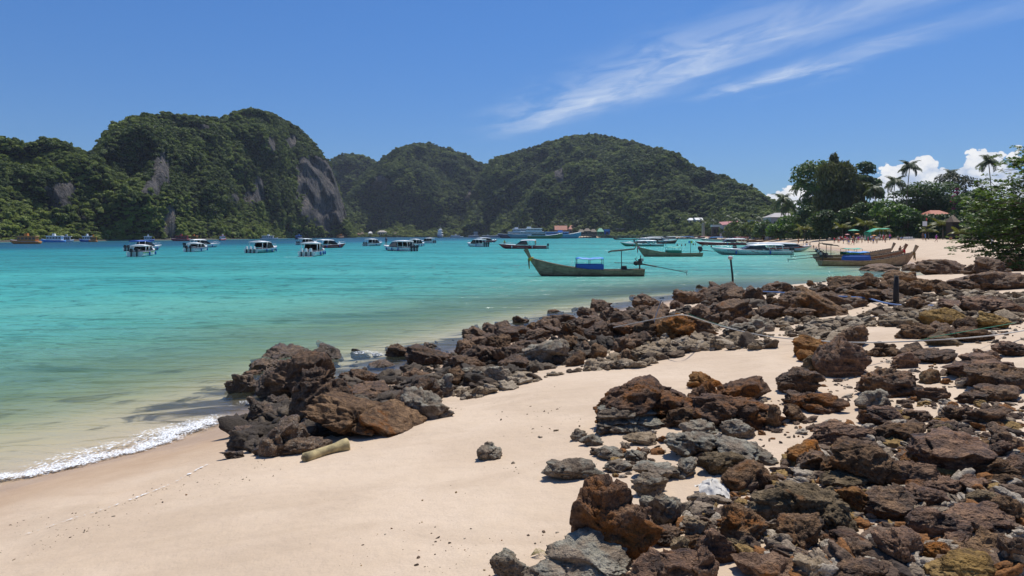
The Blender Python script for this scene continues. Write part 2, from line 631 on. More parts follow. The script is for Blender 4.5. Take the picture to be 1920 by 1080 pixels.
def sea_material():
    m_ = bpy.data.materials.new('sea_water')
    m_.use_nodes = True
    t = NT(m_.node_tree)
    t.n.clear()
    P = t.node('ShaderNodeNewGeometry').outputs['Position']
    dep = t.node('ShaderNodeAttribute', attribute_name='depth').outputs['Fac']
    # patches of ruffled and of calm water, drawn out across the wind
    pat = t.noise(t.mapping(P, (0.022, 0.075, 1.0), (0, 0, 0.15)), 1.0, 3, 0.6, 0.5, dim='2D')
    pat2 = t.noise(t.mapping(P, (0.006, 0.022, 1.0), (0, 0, 0.1), (3, 7, 0)), 1.0, 3, 0.55, 0.3, dim='2D')
    dv = t.m('ADD', dep, t.m('MULTIPLY', t.m('MULTIPLY', t.m('SUBTRACT', pat, 0.5), 0.9), t.m('MINIMUM', dep, 2.0)))
    dn = t.m('DIVIDE', dv, 12.0)
    col = t.ramp(dn, [(0.0, (0.45, 0.44, 0.28)), (0.05, (0.31, 0.51, 0.35)), (0.10, (0.170, 0.495, 0.39)), (0.155, (0.088, 0.44, 0.39)), (0.24, (0.044, 0.33, 0.335)),
                      (0.36, (0.022, 0.255, 0.305)), (0.62, (0.008, 0.105, 0.205)), (1.0, (0.005, 0.065, 0.155))])
    col = t.mix(t.smooth(pat2, 0.45, 0.68, 0.0, 0.35), col, t.mix(0.5, col, (0.02, 0.11, 0.115)))
    opac = t.ramp(t.m('DIVIDE', dep, 3.0), [(0.0, 0.0), (0.03, 0.03), (0.12, 0.15), (0.3, 0.55), (0.55, 0.90), (0.8, 1.0)])
    # ripples: several sizes, crests roughly parallel to the shore
    w1 = t.noise(t.mapping(P, (0.55, 1.5, 1.0), (0, 0, 0.25)), 1.0, 3, 0.55, 0.6, dim='2D')
    w2 = t.noise(t.mapping(P, (1.8, 4.6, 1.0), (0, 0, 0.12)), 1.0, 3, 0.6, 0.4, dim='2D')
    w3 = t.noise(t.mapping(P, (0.10, 0.42, 1.0), (0, 0, 0.2)), 1.0, 3, 0.6, 0.5, dim='2D')
    hgt = t.m('ADD', t.m('MULTIPLY', w1, 0.22), t.m('ADD', t.m('MULTIPLY', w2, 0.07), t.m('MULTIPLY', w3, 0.75)))
    amp = t.smooth(dep, 0.0, 1.0, 0.25, 1.0)
    bmp = t.bump(t.m('MULTIPLY', hgt, amp), 0.9, 0.9)
    # ripple shading painted into the water colour: dark wave backs in several sizes
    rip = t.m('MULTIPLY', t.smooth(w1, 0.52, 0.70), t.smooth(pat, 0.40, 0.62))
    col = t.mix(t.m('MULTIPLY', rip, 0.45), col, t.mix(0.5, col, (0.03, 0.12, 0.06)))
    m1 = t.noise(t.mapping(P, (0.13, 0.62, 1.0), (0, 0, 0.18)), 1.0, 3, 0.65, 0.7, dim='2D')
    m2 = t.noise(t.mapping(P, (0.035, 0.17, 1.0), (0, 0, 0.12)), 1.0, 3, 0.65, 0.6, dim='2D')
    rp2 = t.m('MULTIPLY', t.smooth(m1, 0.50, 0.66), t.smooth(pat, 0.36, 0.58))
    rp2 = t.m('MAXIMUM', rp2, t.m('MULTIPLY', t.smooth(m2, 0.53, 0.66), t.smooth(dep, 2.0, 2.8)))
    col = t.mix(t.m('MULTIPLY', rp2, 0.75), col, t.mix(0.55, col, (0.018, 0.125, 0.095)))
    m3 = t.noise(t.mapping(P, (0.62, 0.55, 1.0), (0, 0, 0.12)), 1.0, 3, 0.7, 0.5, dim='2D')
    rp3 = t.m('MULTIPLY', t.smooth(m3, 0.52, 0.70), t.smooth(dep, 1.0, 1.8))
    col = t.mix(t.m('MULTIPLY', rp3, 0.85), col, t.mix(0.6, col, (0.015, 0.10, 0.10)))
    m4 = t.noise(t.mapping(P, (1.0, 2.7, 1.0), (0, 0, 0.22)), 1.0, 3, 0.6, 0.9, dim='2D')
    rp4 = t.m('MULTIPLY', t.smooth(m4, 0.53, 0.64), t.m('MULTIPLY', t.smooth(dep, 0.35, 0.9), t.smooth(pat, 0.30, 0.55, 0.35, 1.0)))
    col = t.mix(t.m('MULTIPLY', rp4, 0.7), col, t.mix(0.6, col, (0.05, 0.13, 0.085)))
    lt = t.smooth(m1, 0.42, 0.28)  # pale streaks between the dark ripples, likewise painted into the colour
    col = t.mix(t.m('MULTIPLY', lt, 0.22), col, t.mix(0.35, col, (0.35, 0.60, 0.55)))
    dif = t.node('ShaderNodeBsdfDiffuse')
    t.put(dif.inputs['Color'], col)
    t.put(dif.inputs['Normal'], bmp)
    tr = t.node('ShaderNodeBsdfTransparent')
    t.put(tr.inputs['Color'], t.ramp(t.m('DIVIDE', dep, 2.0), [(0.0, (1, 1, 1)), (0.12, (0.93, 0.98, 0.90)), (0.3, (0.76, 0.95, 0.82)), (1.0, (0.4, 0.85, 0.75))]))
    body = t.node('ShaderNodeMixShader')
    t.put(body.inputs[0], opac)
    t.l.new(tr.outputs[0], body.inputs[1])
    t.l.new(dif.outputs[0], body.inputs[2])
    gl = t.node('ShaderNodeBsdfGlossy')
    gl.inputs['Roughness'].default_value = 0.16
    t.put(gl.inputs['Normal'], bmp)
    gl.inputs['Color'].default_value = (0.9, 0.95, 1, 1)
    fr = t.node('ShaderNodeFresnel')
    fr.inputs['IOR'].default_value = 1.33
    t.put(fr.inputs['Normal'], bmp)
    fac = t.m('MINIMUM', t.m('MULTIPLY', fr.outputs[0], 0.70), 0.36)
    fac = t.m('MULTIPLY', fac, t.smooth(dep, 0.0, 0.05))
    mx = t.node('ShaderNodeMixShader')
    t.put(mx.inputs[0], fac)
    t.l.new(body.outputs[0], mx.inputs[1])
    t.l.new(gl.outputs[0], mx.inputs[2])
    out = t.node('ShaderNodeOutputMaterial')
    t.l.new(mx.outputs[0], out.inputs[0])
    return m_
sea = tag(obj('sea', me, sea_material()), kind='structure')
sea['label'] = 'turquoise water of the bay'

# --- foam of the small breaking wave and of the swash on the rocks
def foam_material(name, lo, hi, scale=9.0):
    m_ = bpy.data.materials.new(name)
    m_.use_nodes = True
    t = NT(m_.node_tree)
    b = t.n['Principled BSDF']
    P = t.node('ShaderNodeNewGeometry').outputs['Position']
    e = t.node('ShaderNodeAttribute', attribute_name='body').outputs['Fac']
    n = t.noise(t.mapping(P, (1, 1, 1)), scale, 5, 0.7, 0.4)
    v = t.voro(P, scale * 3.2, 'F1', dim='2D')
    q = t.m('ADD', e, t.m('ADD', t.m('MULTIPLY', t.m('SUBTRACT', n, 0.5), 2.4), t.m('MULTIPLY', t.m('SUBTRACT', v, 0.45), 1.1)))
    al = t.smooth(q, lo, hi)
    b.inputs['Base Color'].default_value = (0.86, 0.87, 0.86, 1)
    b.inputs['Roughness'].default_value = 0.7
    t.put(b.inputs['Alpha'], al)
    t.put(b.inputs['Normal'], t.bump(t.m('ADD', n, v), 0.7, 0.03))
    return m_
FOAM = foam_material('foam', 0.45, 1.15)
LACE = foam_material('foam_lace', 0.80, 1.6, 7.0)


def foam_strip(name, label, pts, width, height, material, seed, cells=12, lift=0.012):
    """pts: plan points along the crest; cross section humped towards the shore"""
    L = np.concatenate([[0], np.cumsum([math.dist(a, b) for a, b in zip(pts[:-1], pts[1:])])])
    n = int(L[-1] / 0.035) + 2
    q = np.linspace(0, L[-1], n)
    x = np.interp(q, L, [p[0] for p in pts])
    y = np.interp(q, L, [p[1] for p in pts])
    tx, ty = np.gradient(x), np.gradient(y)
    l = np.hypot(tx, ty)
    nx, ny = ty / l, -tx / l
    wob = 0.22 * width * fbm(q * 1.1, seed, 0, 4) * 2.0
    u = np.linspace(-1, 1, cells)
    w = width * (0.75 + 0.5 * pn(q * 0.9, seed + 5.0))
    off = wob[:, None] + u[None, :] * w[:, None] * 0.5
    X = x[:, None] + nx[:, None] * off
    Yv = y[:, None] + ny[:, None] * off
    prof = np.clip(1 - u ** 2, 0, 1)[None, :] * (0.55 + 0.45 * u[None, :])
    Z = np.maximum(land(X.ravel(), Yv.ravel())[0].reshape(X.shape), 0.0) + lift + height * prof * (0.7 + 0.8 * fbm(X * 5, Yv * 5, seed, 3))
    ends = np.clip(np.minimum(q, L[-1] - q) / 0.5, 0, 1)[:, None]
    body = np.clip(1.15 * (1 - np.abs(u[None, :]) ** 1.6), 0, 1) * ends
    i = np.arange(n * cells).reshape(n, cells)
    f = np.stack([i[:-1, :-1], i[:-1, 1:], i[1:, 1:], i[1:, :-1]], -1).reshape(-1, 4)
    me = mesh_np(name, np.stack([X, Yv, Z], -1).reshape(-1, 3), f, True)
    a = me.attributes.new('body', 'FLOAT', 'POINT')
    a.data.foreach_set('value', body.ravel().astype(np.float32))
    return tag(obj(name, me, material), label, None, None, 'stuff')


foam_strip('wave_foam', 'white foam of the small wave breaking on the beach', [wl(-260, 985)[:2], wl(-120, 945)[:2], wl(0, 903)[:2], wl(120, 875)[:2], wl(250, 842)[:2], wl(350, 808)[:2], wl(440, 778)[:2]], 1.0, 0.05, FOAM, 3)
foam_strip('wave_foam', 'thin lace of foam behind the breaking wave', [wl(0, 890)[:2], wl(160, 850)[:2], wl(300, 812)[:2], wl(400, 775)[:2]], 1.1, 0.006, LACE, 9)
foam_strip('swash_line', 'thin line of foam bubbles left on the wet sand', [ground(-60, 1030)[:2], ground(60, 1000)[:2], ground(200, 955)[:2], ground(330, 905)[:2], ground(400, 868)[:2], ground(450, 865)[:2]], 0.10, 0.002, LACE, 15, 6)
foam_strip('wave_foam', 'white surf washing into the gap behind the rock cluster', [wl(640, 668)[:2], wl(680, 662)[:2], wl(715, 664)[:2], wl(740, 672)[:2]], 1.2, 0.03, LACE, 21)
foam_strip('wave_foam', 'foam washing round the outer boulders of the cluster', [wl(425, 770)[:2], wl(445, 758)[:2], wl(470, 752)[:2], wl(490, 757)[:2]], 0.6, 0.03, LACE, 27)
foam_strip('boat_wake', 'white wake line beside the speedboat with orange gear', [wl(527, 482.6)[:2], wl(556, 482.2)[:2], wl(590, 481.2)[:2]], 0.9, 0.05, FOAM, 31)
# ------------------------------------------------------------------ hills and their forest
def foliage_material(name, dark, mid, light, rough=0.55, trans=0.25, spread=1.0, spec=0.4, lowland=0.0):
    m_ = bpy.data.materials.new(name)
    m_.use_nodes = True
    t = NT(m_.node_tree)
    b = t.n['Principled BSDF']
    oi = t.node('ShaderNodeObjectInfo')
    geo = t.node('ShaderNodeNewGeometry')
    r = t.m('ADD', t.m('MULTIPLY', oi.outputs['Random'], 0.6 * spread), t.m('MULTIPLY', geo.outputs['Random Per Island'], 0.4))
    big = t.noise(geo.outputs['Position'], 0.02, 3)
    f = t.m('ADD', t.m('MULTIPLY', r, 0.95), t.m('MULTIPLY', t.m('SUBTRACT', big, 0.5), 1.5), clamp=True)
    if lowland:                      # younger, lighter trees on the lower slopes
        z = t.sep(geo.outputs['Position'])[2]
        f = t.m('ADD', f, t.smooth(t.m('ADD', z, t.m('MULTIPLY', big, 40.0)), 62.0, 18.0, 0.0, lowland), clamp=True)
    col = t.ramp(f, [(0.0, dark), (0.45, mid), (0.9, light)])
    t.put(b.inputs['Base Color'], col)
    b.inputs['Roughness'].default_value = rough
    b.inputs['Specular IOR Level'].default_value = spec
    tl = t.node('ShaderNodeBsdfTranslucent')
    t.put(tl.inputs[0], t.mix(1.0, col, (1.25, 1.35, 0.55), 'MULTIPLY'))
    mx = t.node('ShaderNodeMixShader')
    mx.inputs[0].default_value = trans
    t.l.new(b.outputs[0], mx.inputs[1])
    t.l.new(tl.outputs[0], mx.inputs[2])
    t.l.new(mx.outputs[0], t.n['Material Output'].inputs[0])
    return m_


def leaf_quads(C, N, size, seed, aspect=1.6, jitter=0.9, droop=0.0, bend=0.18):
    """leaf-shaped quads at centres C, roughly facing along N; returns verts, quads"""
    r = np.random.default_rng(seed)
    n = len(C)
    N = N + r.normal(size=(n, 3)) * jitter
    N /= np.linalg.norm(N, axis=1)[:, None] + 1e-9
    A = np.cross(N, r.normal(size=(n, 3)))
    A[:, 2] -= droop
    A /= np.linalg.norm(A, axis=1)[:, None] + 1e-9
    B = np.cross(N, A)
    B /= np.linalg.norm(B, axis=1)[:, None] + 1e-9
    s = (size * r.uniform(0.6, 1.35, n))[:, None]
    L, W = A * s * 0.5 * aspect, B * s * 0.5
    v = np.stack([C - L, C + W + N * s * bend * 0.2, C + L - N * s * bend, C - W + N * s * bend * 0.2], 1).reshape(-1, 3)
    return v, np.arange(4 * n).reshape(n, 4)


def crown_points(blobs, n, seed, fill=0.45, up=0.25):
    """points in the outer shell of a set of ellipsoid lumps [(centre, radii)], and outward normals"""
    r = np.random.default_rng(seed)
    C = np.array([b_[0] for b_ in blobs], float)
    R = np.array([b_[1] for b_ in blobs], float)
    w = (R[:, 0] * R[:, 1] * R[:, 2]) ** (2 / 3)
    k = r.choice(len(blobs), n, p=w / w.sum())
    d = r.normal(size=(n, 3))
    d /= np.linalg.norm(d, axis=1)[:, None]
    d[:, 2] = np.where(d[:, 2] < -0.35, -d[:, 2], d[:, 2])
    rad = 1 - fill * r.random(n) ** 1.8
    lump = 1 + 0.22 * pn(d[:, 0] * 2.3 + k, d[:, 1] * 2.3, d[:, 2] * 2.3 + k * 3.1)
    P = C[k] + d * R[k] * (rad * lump)[:, None]
    N = d / R[k]
    N /= np.linalg.norm(N, axis=1)[:, None]
    N[:, 2] += up
    return P, N


FOREST = foliage_material('forest_leaves', (0.026, 0.048, 0.013), (0.092, 0.132, 0.031), (0.240, 0.285, 0.062), 0.6, 0.30, 1.0, 0.3, 0.42)


def rnd_blobs(seed, n=7, spread=1.0, flat=0.7):
    r = np.random.default_rng(seed)
    out = [((0, 0, 0.15), (0.62, 0.62, 0.5))]
    for i in range(n):
        a = r.uniform(0, 2 * math.pi)
        q = r.uniform(0.25, 0.75) * spread
        s = r.uniform(0.26, 0.5)
        out.append(((q * math.cos(a), q * math.sin(a), r.uniform(-0.35, 0.45) * flat), (s, s, s * r.uniform(0.6, 0.95))))
    return out


variant_col = bpy.data.collections.new('forest_variants')
for i in range(7):
    P, N = crown_points(rnd_blobs(40 + i, 6 + i % 3), 620, 60 + i, 0.35, 0.45)
    v, f = leaf_quads(P, N, 0.19, 80 + i, 1.35, 0.5)
    if i == 6:          # one kind with a taller narrow crown
        v = v * (0.7, 0.7, 1.5)
    o = bpy.data.objects.new('forest_crown_%s' % 'abcdefg'[i], mesh_np('forest_crown', v, f))
    o.data.materials.append(FOREST)
    variant_col.objects.link(o)


def scatter_nodes(name, coll):
    g = bpy.data.node_groups.new(name, 'GeometryNodeTree')
    g.interface.new_socket('Geometry', in_out='INPUT', socket_type='NodeSocketGeometry')
    g.interface.new_socket('Geometry', in_out='OUTPUT', socket_type='NodeSocketGeometry')
    gi = g.nodes.new('NodeGroupInput')
    go = g.nodes.new('NodeGroupOutput')
    ci = g.nodes.new('GeometryNodeCollectionInfo')
    ci.inputs['Collection'].default_value = coll
    ci.inputs['Separate Children'].default_value = True
    ci.inputs['Reset Children'].default_value = True
    ip = g.nodes.new('GeometryNodeInstanceOnPoints')
    ip.inputs['Pick Instance'].default_value = True

    def attr(n, typ):
        a = g.nodes.new('GeometryNodeInputNamedAttribute')
        a.data_type = typ
        a.inputs['Name'].default_value = n
        return a.outputs['Attribute']
    g.links.new(gi.outputs[0], ip.inputs['Points'])
    g.links.new(ci.outputs[0], ip.inputs['Instance'])
    g.links.new(attr('kind', 'INT'), ip.inputs['Instance Index'])
    g.links.new(attr('rot', 'FLOAT_VECTOR'), ip.inputs['Rotation'])
    g.links.new(attr('size', 'FLOAT_VECTOR'), ip.inputs['Scale'])
    g.links.new(ip.outputs[0], go.inputs[0])
    return g


def scatter(name, P, size, rot, kind, coll, label, parent=None):
    me = bpy.data.meshes.new(name)
    me.vertices.add(len(P))
    me.vertices.foreach_set('co', np.asarray(P, np.float32).ravel())
    a = me.attributes.new('size', 'FLOAT_VECTOR', 'POINT')
    a.data.foreach_set('vector', np.asarray(size, np.float32).ravel())
    a = me.attributes.new('rot', 'FLOAT_VECTOR', 'POINT')
    a.data.foreach_set('vector', np.asarray(rot, np.float32).ravel())
    a = me.attributes.new('kind', 'INT', 'POINT')
    a.data.foreach_set('value', np.asarray(kind, np.int32))
    o = link(bpy.data.objects.new(name, me), parent)
    md = o.modifiers.new('scatter', 'NODES')
    md.node_group = scatter_nodes(name, coll)
    tag(o, label, None, None, 'stuff')
    return o


def cliff_material():
    m_, t, b = mat('limestone')
    geo = t.node('ShaderNodeNewGeometry')
    P = geo.outputs['Position']
    ck = t.node('ShaderNodeAttribute', attribute_name='cliff').outputs['Fac']
    streak = t.noise(t.mapping(P, (0.16, 0.16, 0.016)), 1.0, 6, 0.65, 0.6)
    n2 = t.noise(P, 0.07, 6, 0.65, 0.5)
    n3 = t.noise(P, 0.5, 5, 0.65)
    rock = t.ramp(streak, [(0.28, (0.04, 0.039, 0.041)), (0.42, (0.14, 0.134, 0.132)), (0.58, (0.30, 0.265, 0.235)), (0.74, (0.38, 0.27, 0.19))])
    rock = t.mix(t.smooth(n2, 0.4, 0.7), rock, t.mix(0.5, rock, (0.07, 0.068, 0.072)))
    rock = t.mix(t.smooth(n3, 0.56, 0.66), rock, (0.03, 0.045, 0.015))
    fine = t.noise(t.mapping(P, (0.7, 0.7, 0.07)), 1.0, 5, 0.7, 0.8)
    rock = t.mix(t.smooth(fine, 0.50, 0.64), rock, t.mix(0.75, rock, (0.012, 0.012, 0.014)))
    rock = t.mix(t.smooth(fine, 0.42, 0.30, 0.0, 0.7), rock, (0.40, 0.34, 0.28))
    soil = t.mix(n3, (0.012, 0.02, 0.006), (0.035, 0.045, 0.014))
    t.put(b.inputs['Base Color'], t.mix(t.smooth(ck, 0.3, 0.6), soil, rock))
    b.inputs['Roughness'].default_value = 0.95
    b.inputs['Specular IOR Level'].default_value = 0.1
    t.put(b.inputs['Normal'], t.bump(t.m('ADD', t.m('MULTIPLY', streak, 1.4), t.m('ADD', t.m('MULTIPLY', fine, 0.8), t.m('ADD', n2, t.m('MULTIPLY', n3, 0.6)))), 1.0, 7.0))
    return m_
LIMESTONE = cliff_material()


def hill(name, label, sil, base, depth, prof, cliffs, seed, tree=(3.2, 5.6), density=1.0, rough=1.0, canopy=2.2, gully=1.0):
    """sil: skyline (px, py); base: (px, distance) of the foot; depth: (px, metres) from foot to ridge"""
    r = np.random.default_rng(seed)
    sil, base, depth = np.array(sil, float), np.array(base, float), np.array(depth, float)
    nu, nt = 300, 110
    px = np.linspace(sil[0, 0], sil[-1, 0], nu)
    tt = np.concatenate([np.linspace(0, 1, nt - 22), np.linspace(1, 1.6, 23)[1:]])
    B = np.interp(px, base[:, 0], base[:, 1])[:, None]
    D = np.interp(px, depth[:, 0], depth[:, 1])[:, None]
    S = (HY - np.interp(px, sil[:, 0], sil[:, 1]))[:, None] / F        # tangent of the skyline
    t_ = tt[None, :]
    R = B + D
    Hr = S * R + CH
    tf = np.clip(t_, 0, 1)
    p = np.interp(tf, [q[0] for q in prof], [q[1] for q in prof])
    p = p * np.where(t_ > 1, np.clip(1 - ((t_ - 1) / 0.6) ** 1.6, 0, 1), 1)
    Z = Hr * p
    Y = B + D * t_
    X = (px[:, None] - 960) / F * Y
    # buttresses and gullies push the face in and out, and ledges break its slope
    n1 = fbm(X * 0.011 + seed, Z * 0.006, Y * 0.004, 4, 0.5)
    n2 = fbm(X * 0.04, Z * 0.032 + seed, Y * 0.02, 3, 0.5)
    n3 = fbm(X * 0.02, Z * 0.02 + seed, Y * 0.016, 3, 0.5, ridged=True)
    env = np.clip(Z / 14, 0, 1)
    push = (n1 * 60 * gully + n2 * 20 + n3 * 14) * rough * env
    Y2 = Y + push
    X2 = (px[:, None] - 960) / F * Y2
    Z2 = Z + (fbm(X * 0.018, Y * 0.018, seed * 1.7, 3) * 15 * gully + n2 * 5) * rough * env * np.clip((1.05 - tf), 0, 1)
    Z2 = np.maximum(Z2, -2.0)
    # skyline kept: scale each column so that its highest line of sight is the one wanted
    el = ((Z2 + canopy - CH) / Y2).max(1, keepdims=True)
    want = S
    k = np.clip((want + CH / R) / np.maximum(el + CH / R, 1e-4), 0.3, 2.0)
    ker = np.ones(5) / 5
    k = np.convolve(np.pad(k[:, 0], 2, mode='edge'), ker, 'valid')[:, None]
    Z2 = Z2 * k
    pxs = px[:, None] + 0 * Z2
    pys = HY - (Z2 - CH) / Y2 * F
    ck = np.zeros_like(Z2)
    for (cx, cy, rx, ry, amp) in cliffs:
        q = np.hypot((pxs - cx) / rx, (pys - cy) / ry) + 0.55 * fbm(pxs * 0.045, pys * 0.03, cx * 0.1, 4, 0.6)
        ck = np.maximum(ck, np.clip((1.12 - q) / 0.25, 0, 1) * amp)
    ck = ck * (t_ <= 1.0)
    idx = np.arange(nu * len(tt)).reshape(nu, len(tt))
    fs = np.stack([idx[:-1, :-1], idx[1:, :-1], idx[1:, 1:], idx[:-1, 1:]], -1).reshape(-1, 4)
    # cliff faces: ledges and vertical flutes
    Y2 = Y2 + ck * (3.0 * fbm(X2 * 0.16, Z2 * 0.03, seed, 3, ridged=True) + 2.2 * pn(Z2 * 0.16, X2 * 0.03, seed))
    V = np.stack([X2, Y2, Z2], -1)
    me = mesh_np(name, V.reshape(-1, 3), fs, True)
    a = me.attributes.new('cliff', 'FLOAT', 'POINT')
    a.data.foreach_set('value', ck.ravel().astype(np.float32))
    o = obj(name, me, LIMESTONE)
    tag(o, label, None, None, 'structure')
    # trees over the surface
    q00, q10, q01 = V[:-1, :-1], V[1:, :-1], V[:-1, 1:]
    ar = np.linalg.norm(np.cross(q10 - q00, q01 - q00), axis=-1)
    tmid = np.broadcast_to(tt[None, :-1], ar.shape)
    cm = ck[:-1, :-1]
    wgt = ar * np.where(tmid > 1.15, 0.0, 1.0) * np.where(cm > 0.45, 0.06, 1.0) * (q00[..., 2] > -0.5)
    tot = wgt.sum()
    mean = (tree[0] + tree[1]) / 2
    n = int(min(34000, tot / (mean * mean) * 1.25 * density))
    ids = r.choice(wgt.size, n, p=(wgt / tot).ravel())
    i_, j_ = np.unravel_index(ids, wgt.shape)
    u, v = r.random((2, n, 1))
    Pt = V[i_, j_] + u * (V[i_ + 1, j_] - V[i_, j_]) + v * (V[i_, j_ + 1] - V[i_, j_])
    s = r.uniform(tree[0], tree[1], n) * (0.55 + 0.75 * r.random(n) ** 3) * np.where(cm[i_, j_] > 0.45, 0.38, 1.0)
    Pt[:, 2] += s * (-0.1 + 0.9 * r.random(n) ** 1.7)
    sz = np.stack([s, s, s * r.uniform(0.75, 1.15, n)], 1)
    rot = np.stack([r.normal(0, 0.15, n), r.normal(0, 0.15, n), r.uniform(0, 6.28, n)], 1)
    scatter('forest', Pt, sz, rot, r.choice(7, n, p=[.16, .16, .16, .16, .16, .16, .04]), variant_col, 'dense green forest covering the ' + label)
    return o


KARST = [(0, 0), (0.05, 0.10), (0.16, 0.34), (0.32, 0.62), (0.5, 0.80), (0.7, 0.92), (1, 1.0)]
DOME = [(0, 0), (0.10, 0.10), (0.3, 0.38), (0.55, 0.70), (0.8, 0.92), (1, 1.0)]
# far ridges first
hill('hill', 'low wooded hill behind the saddle beside the big cliff', [(560, 350), (600, 310), (628, 296), (650, 290), (680, 290), (700, 299), (730, 320), (800, 380)], [(540, 1230), (820, 1230)],
     [(540, 150), (820, 150)], DOME, [], 3, (3.2, 5.4))
hill('hill', 'wooded hill with a rounded top in the middle of the bay', [(600, 400), (640, 385), (680, 325), (710, 303), (740, 279), (775, 268), (800, 268), (840, 277), (880, 292), (893, 305), (925, 308), (960, 330), (1010, 370), (1060, 400)],
     [(600, 1060), (1080, 1120)], [(600, 120), (780, 220), (1060, 170)], DOME, [(893, 375, 20, 18, 1), (715, 345, 16, 14, 0.8)], 11, (2.3, 4.3), gully=1.5)
hill('hill', 'broad wooded hill behind the pier', [(860, 410), (890, 345), (922, 300), (945, 290), (1000, 276), (1040, 263), (1075, 254), (1110, 252), (1150, 256), (1190, 267), (1205, 273), (1240, 279), (1270, 287), (1290, 305), (1330, 322), (1360, 330), (1385, 343), (1410, 352), (1440, 372), (1500, 400), (1580, 425)],
     [(860, 1120), (1080, 880), (1280, 700), (1440, 520), (1600, 460)], [(860, 150), (1080, 330), (1280, 240), (1440, 150), (1600, 100)], DOME, [], 23, (2.1, 4.2), gully=1.5)
hill('hill', 'lower wooded spur at the foot of the broad hill', [(920, 425), (960, 395), (1000, 350), (1040, 318), (1075, 303), (1110, 300), (1140, 312), (1170, 345), (1210, 372), (1260, 395), (1320, 415)],
     [(900, 1040), (1080, 850), (1320, 640)], [(900, 60), (1080, 150), (1320, 60)], DOME, [(1048, 330, 10, 18, 0.8)], 31, (2.1, 4.0), gully=1.4)
hill('cliff_hill', 'great limestone cliff hill draped in jungle', [(90, 330), (150, 300), (172, 287), (185, 268), (200, 250), (215, 235), (245, 222), (270, 216), (310, 214), (345, 217), (370, 214), (395, 222), (420, 219), (445, 207), (475, 205), (505, 210), (530, 222), (555, 236), (580, 260), (600, 282), (618, 305), (632, 345), (645, 385), (655, 420), (668, 440)],
     [(90, 380), (180, 385), (290, 420), (400, 490), (480, 570), (560, 735), (668, 860)], [(90, 80), (300, 130), (480, 150), (600, 110), (668, 60)], KARST,
     [(602, 360, 44, 66, 1), (575, 330, 22, 40, 1), (632, 395, 22, 32, 1), (545, 264, 10, 14, 1), (505, 275, 10, 16, .8), (300, 322, 18, 34, 0.9), (283, 355, 20, 14, 0.9), (318, 425, 12, 32, 1), (150, 428, 38, 22, 0.95), (472, 372, 26, 14, 0.8), (485, 345, 10, 20, 0.8), (380, 240, 12, 8, 0.6), (440, 376, 12, 12, .7)],
     47, (1.7, 3.3), 1.0, 1.0, 1.6, 1.2)
hill('hill', 'wooded ridge at the left end of the bay', [(-260, 250), (-120, 235), (-40, 250), (0, 257), (20, 264), (45, 271), (70, 267), (95, 262), (120, 270), (150, 282), (180, 292), (205, 320), (240, 370), (280, 430)],
     [(-260, 275), (0, 308), (180, 372), (280, 410)], [(-260, 110), (0, 90), (160, 70), (280, 20)], KARST, [(112, 362, 28, 20, 0.95), (105, 385, 24, 12, .8)], 59, (1.4, 2.8), 1.0, 0.85, 1.4, 1.2)
